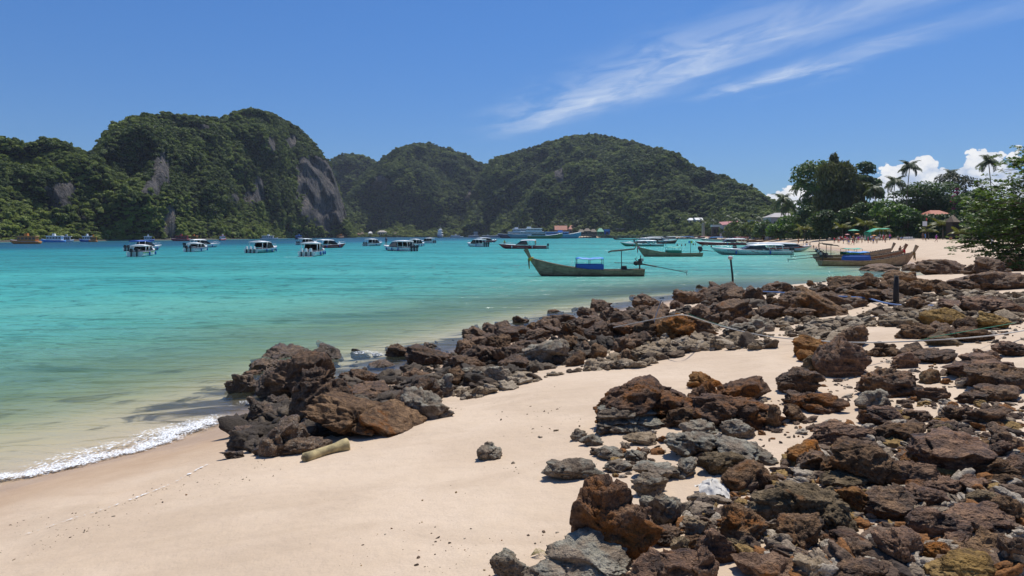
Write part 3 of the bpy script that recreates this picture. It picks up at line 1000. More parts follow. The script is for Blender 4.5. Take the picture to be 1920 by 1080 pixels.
# ------------------------------------------------------------------ rocks
def rock_material(name, dark, mid, light, rust=0.0, rustcol=(0.27, 0.105, 0.025), rough=0.9, barn=0.0, pale=0.0, spec=0.25, strata=0.35):
    m_, t, b = mat(name)
    geo = t.node('ShaderNodeNewGeometry')
    oi = t.node('ShaderNodeObjectInfo')
    off = t.m('MULTIPLY', oi.outputs['Random'], 37.0)
    P = t.node('ShaderNodeVectorMath', operation='ADD')
    t.put(P.inputs[0], geo.outputs['Position'])
    t.put(P.inputs[1], t.comb(off, off, 0.0))
    P = P.outputs[0]
    n1 = t.noise(P, 2.6, 5, 0.62, 0.4)
    n2 = t.noise(P, 13.0, 5, 0.68, 0.3)
    n3 = t.noise(P, 60.0, 3, 0.7)
    lay = t.noise(t.mapping(P, (1.2, 2.0, 9.0), (0.25, 0.15, 0.4)), 2.2, 4, 0.6, 0.8)
    f = t.m('ADD', t.m('MULTIPLY', n2, 0.65), t.m('ADD', t.m('MULTIPLY', n1, 0.35), t.m('MULTIPLY', t.m('SUBTRACT', lay, 0.5), strata)))
    f = t.m('ADD', f, t.m('MULTIPLY', t.m('SUBTRACT', n3, 0.5), 0.35))
    f = t.m('ADD', f, t.m('MULTIPLY', t.m('SUBTRACT', oi.outputs['Random'], 0.5), 0.10))
    col = t.ramp(f, [(0.34, dark), (0.50, mid), (0.68, light)])
    if rust > 0:
        rn = t.noise(P, 1.7, 5, 0.6, 0.9)
        th = 0.68 - 0.26 * rust
        rm = t.m('MULTIPLY', t.smooth(rn, th, th + 0.10), t.smooth(n2, 0.3, 0.55))
        rc = t.mix(t.smooth(n3, 0.35, 0.65), tuple(c * 0.55 for c in rustcol), rustcol)
        col = t.mix(rm, col, rc)
    if barn > 0:
        vb = t.voro(P, 34.0, 'F1')
        bm_ = t.m('MULTIPLY', t.smooth(vb, 0.30, 0.16), t.smooth(n1, 0.42, 0.60))
        col = t.mix(t.m('MULTIPLY', bm_, barn), col, (0.34, 0.29, 0.22))
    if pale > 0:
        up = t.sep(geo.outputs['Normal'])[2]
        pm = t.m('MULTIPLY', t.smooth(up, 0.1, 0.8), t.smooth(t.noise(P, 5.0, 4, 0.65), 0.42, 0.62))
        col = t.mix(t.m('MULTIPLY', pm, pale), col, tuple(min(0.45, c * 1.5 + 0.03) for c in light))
    t.put(b.inputs['Base Color'], col)
    t.put(b.inputs['Roughness'], t.smooth(n2, 0.3, 0.7, rough - 0.18, rough + 0.06))
    b.inputs['Specular IOR Level'].default_value = spec
    h = t.m('ADD', t.m('MULTIPLY', n2, 0.55), t.m('ADD', t.m('MULTIPLY', n3, 0.16), t.m('MULTIPLY', lay, 0.5 * strata)))
    t.put(b.inputs['Normal'], t.bump(h, 1.0, 0.13))
    return m_


RK = {
    'w': rock_material('wet_barnacled_rock', (0.025, 0.014, 0.006), (0.095, 0.055, 0.027), (0.255, 0.155, 0.078), 0.12, rough=0.55, barn=0.8, spec=0.5),
    'd': rock_material('dark_basalt', (0.027, 0.014, 0.006), (0.112, 0.060, 0.029), (0.294, 0.170, 0.084), 0.25, rough=0.72, spec=0.4),
    'b': rock_material('brown_rock', (0.037, 0.019, 0.009), (0.146, 0.083, 0.041), (0.352, 0.214, 0.110), 0.42, rough=0.85),
    'm': rock_material('rusty_rock', (0.034, 0.018, 0.011), (0.140, 0.078, 0.045), (0.320, 0.198, 0.118), 0.85, rough=0.85),
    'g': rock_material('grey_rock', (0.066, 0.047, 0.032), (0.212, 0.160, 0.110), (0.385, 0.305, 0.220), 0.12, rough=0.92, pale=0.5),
    'o': rock_material('orange_rock', (0.070, 0.028, 0.010), (0.23, 0.105, 0.030), (0.38, 0.21, 0.080), 0.7, (0.40, 0.145, 0.022)),
    'y': rock_material('ochre_rock', (0.095, 0.055, 0.016), (0.29, 0.175, 0.052), (0.44, 0.29, 0.11), 0.25, (0.42, 0.19, 0.03)),
    't': rock_material('tan_rock', (0.13, 0.092, 0.052), (0.32, 0.235, 0.145), (0.50, 0.39, 0.265), 0.1, rough=0.95),
    'p': rock_material('purple_brown_rock', (0.039, 0.019, 0.011), (0.152, 0.080, 0.043), (0.356, 0.201, 0.108), 0.25, rough=0.75, spec=0.4, strata=0.7),
    'v': rock_material('olive_brown_rock', (0.042, 0.028, 0.014), (0.151, 0.106, 0.056), (0.333, 0.243, 0.141), 0.25, rough=0.9),
}
KINDWORD = {'w': 'black barnacled', 'd': 'dark grey brown', 'b': 'brown', 'm': 'rust streaked brown', 'g': 'pale grey', 'o': 'orange', 'y': 'ochre yellow', 't': 'pale tan', 'p': 'purple brown', 'v': 'olive brown'}


def rock_shape(seed, sub, dims, lumpy=0.5):
    """an angular boulder: a sphere cut by planes and chipped, then fractured into blocks and weathered; dims are half sizes"""
    r = np.random.default_rng(seed)
    d, f = ICO[sub]
    npl = int(r.integers(8, 13))
    n = r.normal(size=(npl, 3))
    n /= np.linalg.norm(n, axis=1)[:, None]
    dist = r.uniform(0.50, 0.95, npl)
    c = np.maximum(d @ n.T, 0.02)
    q = dist[None, :] / c
    k = 22 + 34 * (1 - lumpy)
    rad = -np.log(np.exp(-k * np.minimum(q, 6)).sum(1) + np.exp(-k * 1.04)) / k
    P = d * rad[:, None]
    s = r.uniform(0, 50)
    asp = np.array(dims) / max(dims)
    # big swells and hollows first, then flat breaks across them
    A = P * asp
    P = P * (1 + 0.30 * lumpy * fbm(A[:, 0] * 1.9 + s, A[:, 1] * 1.9, A[:, 2] * 1.9 + s, 2))[:, None]
    cn = r.normal(size=({3: 6, 4: 10, 5: 14, 6: 18}.get(sub, 6), 3))
    cn /= np.linalg.norm(cn, axis=1)[:, None]
    for q_ in range(len(cn)):
        h_ = P @ cn[q_]
        P = P - np.clip(h_ - np.quantile(h_, r.uniform(0.93, 0.99)), 0, None)[:, None] * cn[q_][None, :]
    A = P * asp
    w = np.zeros(len(P))
    if sub >= 4:
        # blocks of the stone stand proud or sit back, with cracks between them
        for m_, amp, wid in ((9, 0.13, 0.05), (40 if sub >= 5 else 22, 0.075, 0.035)):
            C = (r.random((m_, 3)) * 2 - 1) * asp
            Aw = A + 0.12 * np.stack([pn(A[:, 0] * 3 + s, A[:, 1] * 3, A[:, 2] * 3), pn(A[:, 0] * 3, A[:, 1] * 3 + s, A[:, 2] * 3), pn(A[:, 0] * 3, A[:, 1] * 3, A[:, 2] * 3 + s)], 1)
            dd = np.sqrt((((Aw[:, None, :] - C[None]) * (1, 1, 1.9)) ** 2).sum(2))
            o = np.argpartition(dd, 1, axis=1)[:, :2]
            d1 = np.take_along_axis(dd, o[:, :1], 1)[:, 0]
            d2 = np.take_along_axis(dd, o[:, 1:2], 1)[:, 0]
            sw = d1 > d2
            near = np.where(sw, o[:, 1], o[:, 0])
            e = np.clip(np.abs(d2 - d1) / wid, 0, 1)
            off = r.normal(0, amp, m_)
            tilt = r.normal(0, amp * 1.3, (m_, 3))
            local = off[near] + ((A - C[near]) * tilt[near]).sum(1)
            w += local * e * e * (3 - 2 * e) - 0.055 * (1 - e) ** 2
    # ledges of the layering
    lay = A @ np.array([0.35 * math.sin(s), 0.35 * math.cos(s), 1.0])
    lay = lay * r.uniform(4.0, 7.5) + 0.9 * pn(A[:, 0] * 2.5, A[:, 1] * 2.5, s) + 0.35 * pn(A[:, 0] * 7, A[:, 1] * 7, A[:, 2] * 7 + s)
    w += r.uniform(0.02, 0.075) * ((lay % 1.0) ** 1.5 - 0.4)
    w += 0.090 * fbm(A[:, 0] * 3.6, A[:, 1] * 3.6 + s, A[:, 2] * 3.6, 3, 0.55, ridged=True)
    if sub >= 4:
        w += 0.055 * fbm(A[:, 0] * 9, A[:, 1] * 9, A[:, 2] * 9 + s, 2 if sub == 4 else 3, 0.6, ridged=True)
        pit = np.clip(pn(A[:, 0] * 4.5 + s, A[:, 1] * 4.5, A[:, 2] * 4.5) - 0.20, 0, 1)
        w -= 0.55 * pit * lumpy
    if sub >= 5:
        w += 0.020 * fbm(A[:, 0] * 28, A[:, 1] * 28, A[:, 2] * 28 + s, 2, 0.6)
    P = P * (1 + np.clip(w, -0.45, 0.5))[:, None]
    lo, hi = np.percentile(P, 1.0, axis=0), np.percentile(P, 99.0, axis=0)
    P = (P - (lo + hi) / 2) / ((hi - lo) / 2)
    return P * np.array(dims)[None, :], f


rock_n = 0
placed = []       # (x, y, radius) of boulders, so that fill keeps clear of them


def boulder(x0, x1, yt, yb, kind, label=None, group=None, lumpy=0.55, dfac=0.8, name='boulder', sub=None, tilt=None):
    global rock_n
    rock_n += 1
    r = np.random.default_rng(1000 + rock_n)
    cx = (x0 + x1) / 2
    X, Y, Z = ground(cx, min(yb, 1120))
    W = (x1 - x0) / F * Y
    v = (yb - yt) / F * Y
    D = W * dfac * r.uniform(0.9, 1.1)
    sp = (yb - HY) / math.hypot(F, yb - HY)
    H = max(0.28 * W, v - 0.62 * D * sp)
    H = min(H, 1.25 * W)
    if v < 0.28 * W + 0.62 * D * sp:
        D = max(0.35 * W, (v - 0.26 * W) / (0.62 * sp + 1e-3))
    if sub is None:
        sub = 6 if (x1 - x0) > 110 else (5 if (x1 - x0) > 36 else 4)
    P, f = rock_shape(2000 + rock_n * 7, sub, (W / 2 * 1.10, D / 2 * 1.16, H * 0.70), lumpy)
    tx, ty = tilt if tilt else (r.normal(0, 0.06), r.normal(0, 0.08))
    R = np.array(Matrix.Rotation(tx, 3, 'X') @ Matrix.Rotation(ty, 3, 'Y'))
    P = P @ R.T
    me = mesh_np(name, P, f, True)
    o = obj(name, me, RK[kind])
    o.location = (X, Y + D * 0.40, gz(X, Y + D * 0.40) * 0.5 + Z * 0.5 + H * 0.34)
    placed.append((X, Y + D * 0.4, W / 2))
    size = 'big' if W > 0.9 else ('medium' if W > 0.5 else 'small')
    if cx < 860 and yb < 880:
        zone, grp = 'in the jutting rock cluster', 'boulders of the cluster jutting into the shallows'
    elif yb < 516 and cx > 1600:
        zone, grp = 'by the moored wooden boats', 'boulders by the far inlet'
    elif cx < 1340 and yb < 725:
        zone, grp = 'in the dark band along the waterline', 'boulders of the dark band along the water'
    elif yb < 600:
        zone, grp = 'around the white-topped post', 'boulders around the leaning post'
    elif yb < 700:
        zone, grp = 'below the white rope', 'boulders scattered below the rope'
    elif yb < 830:
        zone, grp = 'on sand between rope and rubble', 'boulders on the sand between rope and rubble'
    else:
        zone, grp = 'in the bottom rubble', 'boulders in the rubble at the bottom'
    tag(o, label or '%s %s boulder %s' % (size, KINDWORD[kind], zone), 'boulder', group or grp)
    return o


HERO = [
    # the cluster that juts into the water
    (467, 557, 637, 680, 'w', 'long tilted black slab at the seaward tip of the rock cluster'),
    (580, 636, 641, 682, 'w', 'black barnacled boulder with sloping top behind the cluster, nearest the small surf'),
    (465, 530, 664, 702, 'w'), (422, 480, 698, 744, 'w', 'black barnacled boulder standing in the water at the outer end of the cluster'),
    (476, 535, 694, 748, 'w'), (495, 622, 655, 752, 'd', 'massive brown humped boulder at the centre of the rock cluster'),
    (535, 650, 690, 800, 'd', 'broad wet dark boulder sloping down behind the big flat boulder'),
    (572, 766, 744, 820, 'b', 'largest flat topped brown boulder of the cluster with shaded front'),
    (752, 838, 728, 787, 'g', 'knobbly grey boulder at the sand end of the flat brown boulder'),
    (463, 508, 744, 801, 'w'), (472, 562, 786, 854, 'w', 'barnacle covered boulder above the yellow driftwood'),
    (428, 480, 797, 827, 'w', 'lone black wet stone beside the breaking wave'), (525, 612, 820, 850, 'w', 'low grey stone lying against the yellow driftwood'),
    (415, 456, 846, 860, 'w', 'flat black stone half sunk in wet sand'), (722, 768, 644, 676, 'd'), (762, 846, 648, 684, 'd', 'wide black boulder at the edge of the small surf pool'),
    (757, 804, 690, 715, 'd'), (838, 905, 664, 700, 'd'), (755, 822, 706, 757, 'd'), (820, 870, 690, 725, 'b'), (812, 850, 700, 745, 'g'), (640, 705, 690, 722, 'd'), (690, 735, 675, 694, 'w'),
    (655, 745, 716, 752, 'd'), (540, 600, 650, 690, 'd'),
    # dark band along the water
    (903, 937, 606, 632, 'd'), (984, 1062, 637, 686, 'g', 'round grey brown boulder, biggest in the band along the waterline'), (938, 990, 665, 700, 'd'), (1003, 1050, 597, 624, 'd'), (936, 1004, 609, 640, 'd'),
    (1127, 1168, 577, 604, 'd'), (1077, 1133, 590, 616, 'd'), (1102, 1152, 602, 642, 'd', 'tall black boulder just left of where the white rope starts'), (1190, 1238, 551, 580, 'd', 'black boulder at the water edge beyond the white rope'),
    (1268, 1326, 545, 570, 'd'), (1237, 1299, 590, 638, 'o', 'rounded orange brown boulder that the white rope passes over'), (1063, 1097, 660, 686, 'b'), (1108, 1138, 645, 672, 'b'), (1160, 1189, 655, 682, 'b'),
    (1154, 1191, 631, 661, 'd'), (860, 920, 684, 718, 'g'), (915, 958, 686, 723, 'g', 'grey boulder at the sand edge of the dark band, its right end ragged'), (1045, 1090, 628, 662, 'b'), (1085, 1112, 640, 668, 'd'), (870, 925, 630, 660, 'd'), (880, 940, 650, 680, 'd'),
    (985, 1030, 615, 640, 'd'), (1195, 1240, 600, 640, 'b'), (1150, 1200, 580, 612, 'd'), (1200, 1262, 575, 606, 'd'), (1290, 1340, 570, 606, 'd'), (1020, 1075, 590, 606, 'd'), (1215, 1260, 640, 662, 't'), (1300, 1345, 600, 630, 'b'),
    (1205, 1245, 655, 676, 't'),
    # around the post and the inlet
    (1324, 1362, 529, 556, 'd', 'dark boulder at the foot of the white-topped post, on its sea side'), (1361, 1400, 540, 572, 'd'), (1400, 1440, 538, 570, 'd'), (1436, 1488, 529, 549, 'd'), (1470, 1530, 545, 580, 'd'), (1555, 1622, 531, 556, 'b', 'flat brown boulder at the water edge left of the inlet'),
    (1620, 1655, 512, 543, 'b', 'upright pointed brown boulder at the mouth of the inlet'), (1666, 1724, 508, 534, 'b', 'brown boulder with a rounded back facing the moored wooden boats'), (1662, 1722, 524, 561, 'b', 'big smooth brown boulder behind the short black post'), (1603, 1686, 540, 566, 'b'), (1523, 1628, 553, 580, 'd', 'long low dark slab crossed by the blue pipe'),
    (1705, 1752, 522, 548, 'b'), (1745, 1800, 525, 545, 'b'), (1800, 1920, 555, 593, 'p', 'broad purple brown boulder at the right edge above the tan one'), (1745, 1819, 576, 609, 'y', 'long tan boulder lying alone on sand left of the purple one'), (1845, 1899, 587, 617, 'y'), (1707, 1743, 558, 580, 'b'),
    (1340, 1420, 560, 600, 'd'), (1420, 1475, 570, 600, 'd'), (1375, 1410, 595, 620, 'd'), (1410, 1452, 597, 622, 'g', 'flat grey boulder with a smooth top where the white rope meets the sand'), (1365, 1418, 605, 632, 'g'), (1480, 1530, 575, 600, 'd'), (1330, 1370, 585, 612, 'd'),
    (1823, 1930, 511, 543, 'd', 'long black rock ridge on the right shore of the inlet'),
    (1637, 1696, 494, 512, 'd', 'low dark rock just below the bow of the front moored wooden boat'), (1698, 1720, 495, 508, 'd'), (1714, 1744, 497, 510, 'd'), (1745, 1832, 485, 514, 'd', 'long dark rock between inlet and far beach'), (1828, 1894, 482, 514, 'd', 'dark rock under the overhanging leaves beside the far beach'), (1885, 1940, 478, 508, 'p'),
    # below the rope
    (1699, 1759, 606, 635, 'b'), (1758, 1800, 605, 628, 'd'), (1795, 1840, 595, 622, 'b'), (1800, 1858, 612, 640, 'b'), (1745, 1800, 625, 648, 'v'), (1498, 1560, 631, 667, 'o', 'square ochre orange boulder beside the tall dark one below the rope'), (1548, 1632, 632, 705, 'p', 'tall angular dark boulder below the rope with deep shade'), (1582, 1633, 610, 650, 'd', 'dark stacked boulder touching the sagging white rope'),
    (1508, 1546, 665, 702, 'v'), (1500, 1530, 655, 678, 'o'), (1468, 1541, 686, 737, 'd', 'rounded dark boulder leaning over the sand above the rubble'), (1634, 1732, 686, 743, 'd', 'large layered black boulder in the middle of the open sand'), (1732, 1798, 655, 681, 'd', 'long dark boulder lying alone on open sand'), (1697, 1747, 642, 676, 'd'), (1640, 1690, 640, 668, 'b'), (1680, 1720, 660, 690, 'p'),
    (1731, 1767, 692, 719, 'v', 'small angular olive brown boulder alone beside white shells'), (1732, 1787, 723, 753, 'p'), (1804, 1916, 660, 708, 'p', 'wide purple brown boulder at the right edge, above the blackest one'), (1846, 1935, 680, 735, 'd', 'huge black shaded boulder cut by the right edge'), (1850, 1925, 718, 752, 'd'), (1807, 1854, 732, 757, 'd'), (1880, 1935, 640, 668, 'p'), (1840, 1880, 655, 680, 'p'),
    # the large pair in the middle
    (1137, 1311, 704, 792, 'm', 'largest rust brown boulder on the sand, hollowed under its rim', 0.85), (1129, 1246, 752, 808, 'g', 'grey slab lying along the foot of the big hollow boulder'), (1247, 1309, 762, 802, 'b'), (1296, 1350, 697, 727, 'o', 'flat orange stone resting on top of the hollow rust boulder'), (1300, 1350, 715, 765, 'm'),
    (1322, 1466, 735, 803, 'm', 'broad rusty boulder right of the hollow one, split by cracks'), (1347, 1450, 706, 758, 'm', 'ridge of rusty rock behind the broad split boulder'), (1436, 1469, 746, 803, 'b'), (1361, 1415, 785, 822, 'g'), (1259, 1355, 806, 856, 'g', 'pale grey streaked boulder with flat top in front of the hollow one'), (1284, 1352, 786, 816, 'g'),
    (1355, 1457, 819, 872, 'g', 'pale humped grey boulder above the white cloth'), (1320, 1408, 841, 888, 'v', 'overhanging brown boulder just above the white cloth'), (1364, 1462, 862, 922, 'b', 'rugged brown boulder right of the white cloth'), (1198, 1272, 864, 900, 'g'), (1190, 1250, 885, 930, 'g', 'pale grey boulder left of the white cloth on open sand'), (1265, 1310, 857, 895, 'g'),
    (1175, 1232, 812, 835, 't'), (1137, 1189, 859, 884, 'g'), (1177, 1215, 843, 866, 'g'), (1122, 1178, 835, 861, 'g'), (1072, 1100, 803, 826, 'g'), (1092, 1128, 813, 836, 'g'), (896, 938, 831, 862, 'g', 'lone grey stone in the middle of the bare sand'), (1024, 1129, 861, 899, 'g', 'long flat grey stone on bare sand above the rust red boulder'),
    # right side
    (1508, 1587, 732, 774, 'm', 'undercut rusty boulder with a dark shadow on the sand'), (1480, 1528, 734, 761, 'd'), (1478, 1515, 757, 792, 'b'), (1614, 1672, 729, 767, 'g', 'pale grey crusted boulder by the sand lane'), (1630, 1707, 758, 797, 'p', 'smooth brown boulder with a slanting top at the end of the sand lane'), (1520, 1652, 794, 833, 'p', 'wide layered slab with glossy top at the foot of the sand lane'), (1650, 1741, 788, 830, 'b'),
    (1580, 1722, 818, 908, 'b', 'huge slanting brown boulder left of the layered block'), (1737, 1872, 802, 895, 'p', 'huge layered block with a cut face above the ochre stones'), (1710, 1766, 846, 886, 'o', 'orange stone wedged beside the layered block'), (1486, 1558, 827, 872, 'o', 'rusty orange boulder at the left end of the slanting boulder'), (1754, 1810, 876, 904, 'y', 'ochre yellow stone below the layered block'), (1545, 1590, 855, 895, 'b'),
    (1425, 1583, 893, 985, 'v', 'large olive brown boulder hanging over a black hollow'), (1570, 1638, 908, 968, 'o', 'bright orange stone right of the olive boulder'), (1628, 1722, 912, 975, 'd'), (1553, 1629, 883, 918, 'v'), (1738, 1804, 890, 929, 'p'), (1718, 1778, 908, 952, 'p'), (1724, 1818, 948, 1014, 'p', 'purple brown block with a flat slanting top in the lower right'), (1662, 1739, 990, 1064, 'p', 'dark pointed block at the bottom of the rubble'), (1600, 1666, 1015, 1056, 'd'),
    (1580, 1672, 1046, 1090, 'd'), (1796, 1916, 948, 1000, 'p'), (1807, 1899, 993, 1052, 'b'), (1788, 1885, 1035, 1092, 'y', 'ochre crusted boulder at the bottom right'), (1564, 1629, 995, 1030, 'm'), (1403, 1512, 1032, 1092, 'm', 'broad pinkish brown boulder at the bottom edge'), (1363, 1442, 945, 1022, 'b', 'craggy dark brown boulder left of the black hollow'), (1810, 1868, 892, 926, 'p'), (1858, 1930, 888, 915, 'b'), (1884, 1935, 852, 892, 'p'),
    (1085, 1226, 894, 1050, 'm', 'tall rust red boulder with deep pits on the bare sand', 0.9), (1000, 1181, 1014, 1098, 'g', 'knobbly grey brown boulder at the bottom edge below the rust red one', 0.8), (924, 990, 1030, 1088, 'g', 'small grey rock at the bottom edge with dry grass beside it'), (1186, 1268, 1035, 1098, 'p', 'smooth dark boulder at the bottom edge right of the grey one'),
    (1211, 1277, 920, 987, 'g'), (1222, 1277, 983, 1023, 'd'), (1314, 1378, 988, 1055, 'p', 'rust edged dark pyramid block in the rubble'), (1300, 1350, 1030, 1092, 'p'), (1290, 1334, 967, 1015, 't'), (1264, 1305, 1006, 1047, 'v'), (1780, 1830, 760, 790, 'd'), (1830, 1890, 760, 800, 'd'), (1870, 1930, 800, 850, 'd'), (1760, 1810, 790, 815, 'd'), (1700, 1750, 765, 790, 'd'),
    (1880, 1930, 930, 980, 'b'), (1890, 1935, 1000, 1070, 'd'), (1745, 1795, 1015, 1060, 'o'), (1500, 1560, 1040, 1085, 't'),
]
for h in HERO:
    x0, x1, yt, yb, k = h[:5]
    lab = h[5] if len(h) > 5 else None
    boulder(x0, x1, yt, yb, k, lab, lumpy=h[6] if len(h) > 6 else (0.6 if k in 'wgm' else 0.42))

# boulders that read alike are told apart by their order from the left
ORD = ['leftmost', 'second', 'third', 'fourth', 'fifth', 'sixth', 'seventh', 'eighth', 'ninth', 'tenth', 'eleventh', 'twelfth']
by_label = {}
for o in root_col.objects:
    if o.name.startswith('boulder'):
        by_label.setdefault(o['label'], []).append(o)
for lab, os_ in by_label.items():
    if len(os_) > 1:
        os_.sort(key=lambda o: o.location.x / o.location.y)
        for k, o in enumerate(os_):
            last = k == len(os_) - 1
            o['label'] = lab + (', the rightmost' if last else (', the leftmost' if k == 0 else ', %s from the left' % ORD[k]))

# --- fill: more boulders of the same kinds, shared shapes
VAR = []
for i in range(10):
    r = np.random.default_rng(300 + i)
    P, f = rock_shape(500 + i, 5, (0.5, 0.5 * r.uniform(0.65, 0.95), 0.5 * r.uniform(0.45, 0.75)), 0.35 + 0.4 * r.random())
    VAR.append((P, f))
VARM = {}


def var_mesh(i, k):
    if (i, k) not in VARM:
        me = mesh_np('boulder', VAR[i][0], VAR[i][1], True)
        me.materials.append(RK[k])
        VARM[(i, k)] = me
    return VARM[(i, k)]


def px_in(poly, n, r):
    P = np.array(poly, float)
    lo, hi = P.min(0), P.max(0)
    out = []
    while len(out) < n:
        q = lo + (hi - lo) * r.random((n * 3, 2))
        ok = in_poly(q[:, 0], q[:, 1], P)
        out += [tuple(p) for p in q[ok]]
    return out[:n]


FILL = [
    # polygon in the picture, how many, size range (m), kinds, label, group
    ([(440, 790), (480, 650), (640, 640), (720, 660), (860, 620), (860, 700), (830, 780), (740, 790), (600, 820), (490, 850)], 16, (0.3, 0.6), 'wwdd', 'small dark wet boulder wedged in the cluster by the shallows', 'small boulders wedged in the jutting cluster'),
    ([(860, 640), (960, 605), (1090, 575), (1200, 555), (1340, 535), (1345, 600), (1230, 640), (1100, 680), (960, 715), (860, 715)], 50, (0.45, 0.9), 'ddddb', 'smaller dark boulder packed into the band along the waterline', 'smaller boulders packed into the dark band'),
    ([(1340, 535), (1500, 532), (1640, 525), (1800, 540), (1920, 535), (1920, 560), (1700, 560), (1560, 590), (1420, 610), (1345, 605)], 24, (0.5, 1.1), 'ddbb', 'smaller dark boulder in the rocks between post and inlet', 'smaller boulders between post and inlet'),
    ([(1480, 900), (1600, 800), (1720, 760), (1920, 740), (1920, 1080), (1240, 1080), (1300, 980), (1400, 930)], 24, (0.16, 0.3), 'bpdovm', 'fist to head sized stone in the near rubble', 'small boulders in the near rubble'),
]
fill_n = 0
for poly, n, (s0, s1), kinds, lab, grp in FILL:
    r = np.random.default_rng(77 + fill_n)
    for (px, py) in px_in(poly, n * 2, r):
        if n <= 0:
            break
        X, Y, Z = ground(px, py)
        s = s0 * (s1 / s0) ** (r.random() ** 1.3)
        if any(math.hypot(X - a, Y - b) < c * 0.55 for a, b, c in placed):
            continue
        n -= 1
        k = kinds[int(r.integers(len(kinds)))]
        o = link(bpy.data.objects.new('boulder', var_mesh(int(r.integers(10)), k)))
        o.location = (X, Y, max(gz(X, Y), -0.15) + s * 0.15)
        o.scale = (s * r.uniform(0.85, 1.3), s * r.uniform(0.8, 1.2), s * r.uniform(0.8, 1.35))
        o.rotation_euler = (r.normal(0, 0.35), r.normal(0, 0.35), r.uniform(0, 6.28))
        tag(o, lab, 'boulder', grp)
        placed.append((X, Y, s * 0.5))
        fill_n += 1

# --- loose stones and pebbles nobody could count
def pebble_material(name, stops, rough=0.9):
    m_, t, b = mat(name)
    oi = t.node('ShaderNodeObjectInfo')
    P = t.node('ShaderNodeNewGeometry').outputs['Position']
    n = t.noise(P, 40.0, 4, 0.65)
    c = t.ramp(oi.outputs['Random'], stops, 'CONSTANT')
    c = t.mix(t.smooth(n, 0.3, 0.7), t.mix(0.6, c, (0.02, 0.015, 0.01)), c)
    t.put(b.inputs['Base Color'], c)
    b.inputs['Roughness'].default_value = rough
    b.inputs['Specular IOR Level'].default_value = 0.3
    t.put(b.inputs['Normal'], t.bump(n, 0.8, 0.03))
    return m_


def pebble_variants(name, material, sub=4):
    c = bpy.data.collections.new(name)
    for i in range(6):
        r = np.random.default_rng(900 + i)
        P, f = rock_shape(910 + i, sub, (0.5, 0.5 * r.uniform(0.6, 0.95), 0.5 * r.uniform(0.3, 0.65)), 0.4)
        o = bpy.data.objects.new('loose_stone_%s' % 'abcdef'[i], mesh_np('loose_stone', P, f, True))
        o.data.materials.append(material)
        c.objects.link(o)
    return c


peb_near = pebble_variants('near_stones', pebble_material('rubble_stones', [(0.0, (0.14, 0.092, 0.062)), (0.18, (0.22, 0.145, 0.095)), (0.36, (0.31, 0.135, 0.042)), (0.46, (0.38, 0.24, 0.085)), (0.56, (0.085, 0.062, 0.048)), (0.66, (0.34, 0.26, 0.18)), (0.82, (0.50, 0.42, 0.32))]))
peb_band = pebble_variants('shore_stones', pebble_material('shore_stones', [(0.0, (0.27, 0.20, 0.125)), (0.28, (0.38, 0.29, 0.19)), (0.52, (0.18, 0.125, 0.078)), (0.68, (0.46, 0.37, 0.26)), (0.86, (0.11, 0.078, 0.052))]))
peb_dark = pebble_variants('wet_stones', pebble_material('wet_stones', [(0.0, (0.062, 0.045, 0.030)), (0.4, (0.105, 0.076, 0.050)), (0.75, (0.15, 0.112, 0.074))], 0.75))


def stones(name, label, poly, n, smin, smax, coll, seed, clump=None, power=2.2):
    r = np.random.default_rng(seed)
    G = np.array([ground(px, py) for (px, py) in px_in(poly, n, r)])
    X, Y = G[:, 0], G[:, 1]
    if clump is not None:
        ok = fbm(X * clump[0], Y * clump[0], seed, 3) + clump[1] > r.normal(0, 0.10, len(X))
        X, Y = X[ok], Y[ok]
    zz = land(X, Y)[0]
    ok = (zz > -0.03) | ((zz > -0.25) & (r.random(len(X)) < 0.10))
    X, Y = X[ok], Y[ok]
    n = len(X)
    s = smin * (smax / smin) ** (r.random(n) ** power)
    z = np.maximum(land(X, Y)[0], -0.3) + s * 0.10
    S = np.stack([s * r.uniform(0.8, 1.4, n), s * r.uniform(0.8, 1.2, n), s * r.uniform(0.7, 1.2, n)], 1)
    R_ = np.stack([r.normal(0, 0.3, n), r.normal(0, 0.3, n), r.uniform(0, 6.28, n)], 1)
    return scatter(name, np.stack([X, Y, z], 1), S, R_, r.integers(0, 6, n), coll, label)


stones('rubble', 'loose brown and rusty stones heaped between the near boulders', [(1240, 1080), (1290, 960), (1330, 930), (1470, 880), (1500, 830), (1640, 790), (1720, 740), (1820, 700), (1920, 690), (1920, 1080)], 5200, 0.025, 0.18, peb_near, 21, (0.9, 0.14))
stones('rubble', 'loose stones scattered around the grey boulders on the sand', [(1120, 850), (1260, 790), (1480, 740), (1500, 690), (1620, 640), (1920, 610), (1920, 720), (1760, 760), (1600, 800), (1480, 830), (1320, 900), (1200, 940), (1140, 900)], 900, 0.03, 0.16, peb_near, 22, (0.7, 0.0))
stones('rubble', 'pale broken stones along the sand edge of the dark band', [(840, 740), (960, 700), (1100, 670), (1200, 645), (1300, 610), (1420, 600), (1620, 575), (1800, 550), (1920, 550), (1920, 610), (1760, 600), (1640, 625), (1500, 655), (1390, 655), (1290, 660), (1200, 690), (1100, 695), (960, 725), (870, 750)], 4600, 0.06, 0.40, peb_band, 23, (0.45, 0.04))
stones('rubble', 'dark wet stones filling the gaps of the rocks at the waterline', [(440, 810), (470, 650), (640, 640), (720, 660), (900, 605), (1080, 578), (1240, 548), (1340, 533), (1640, 520), (1640, 560), (1340, 600), (1230, 640), (1080, 680), (860, 730), (740, 790), (600, 825), (480, 850)], 2600, 0.08, 0.55, peb_dark, 24, None, 1.6)
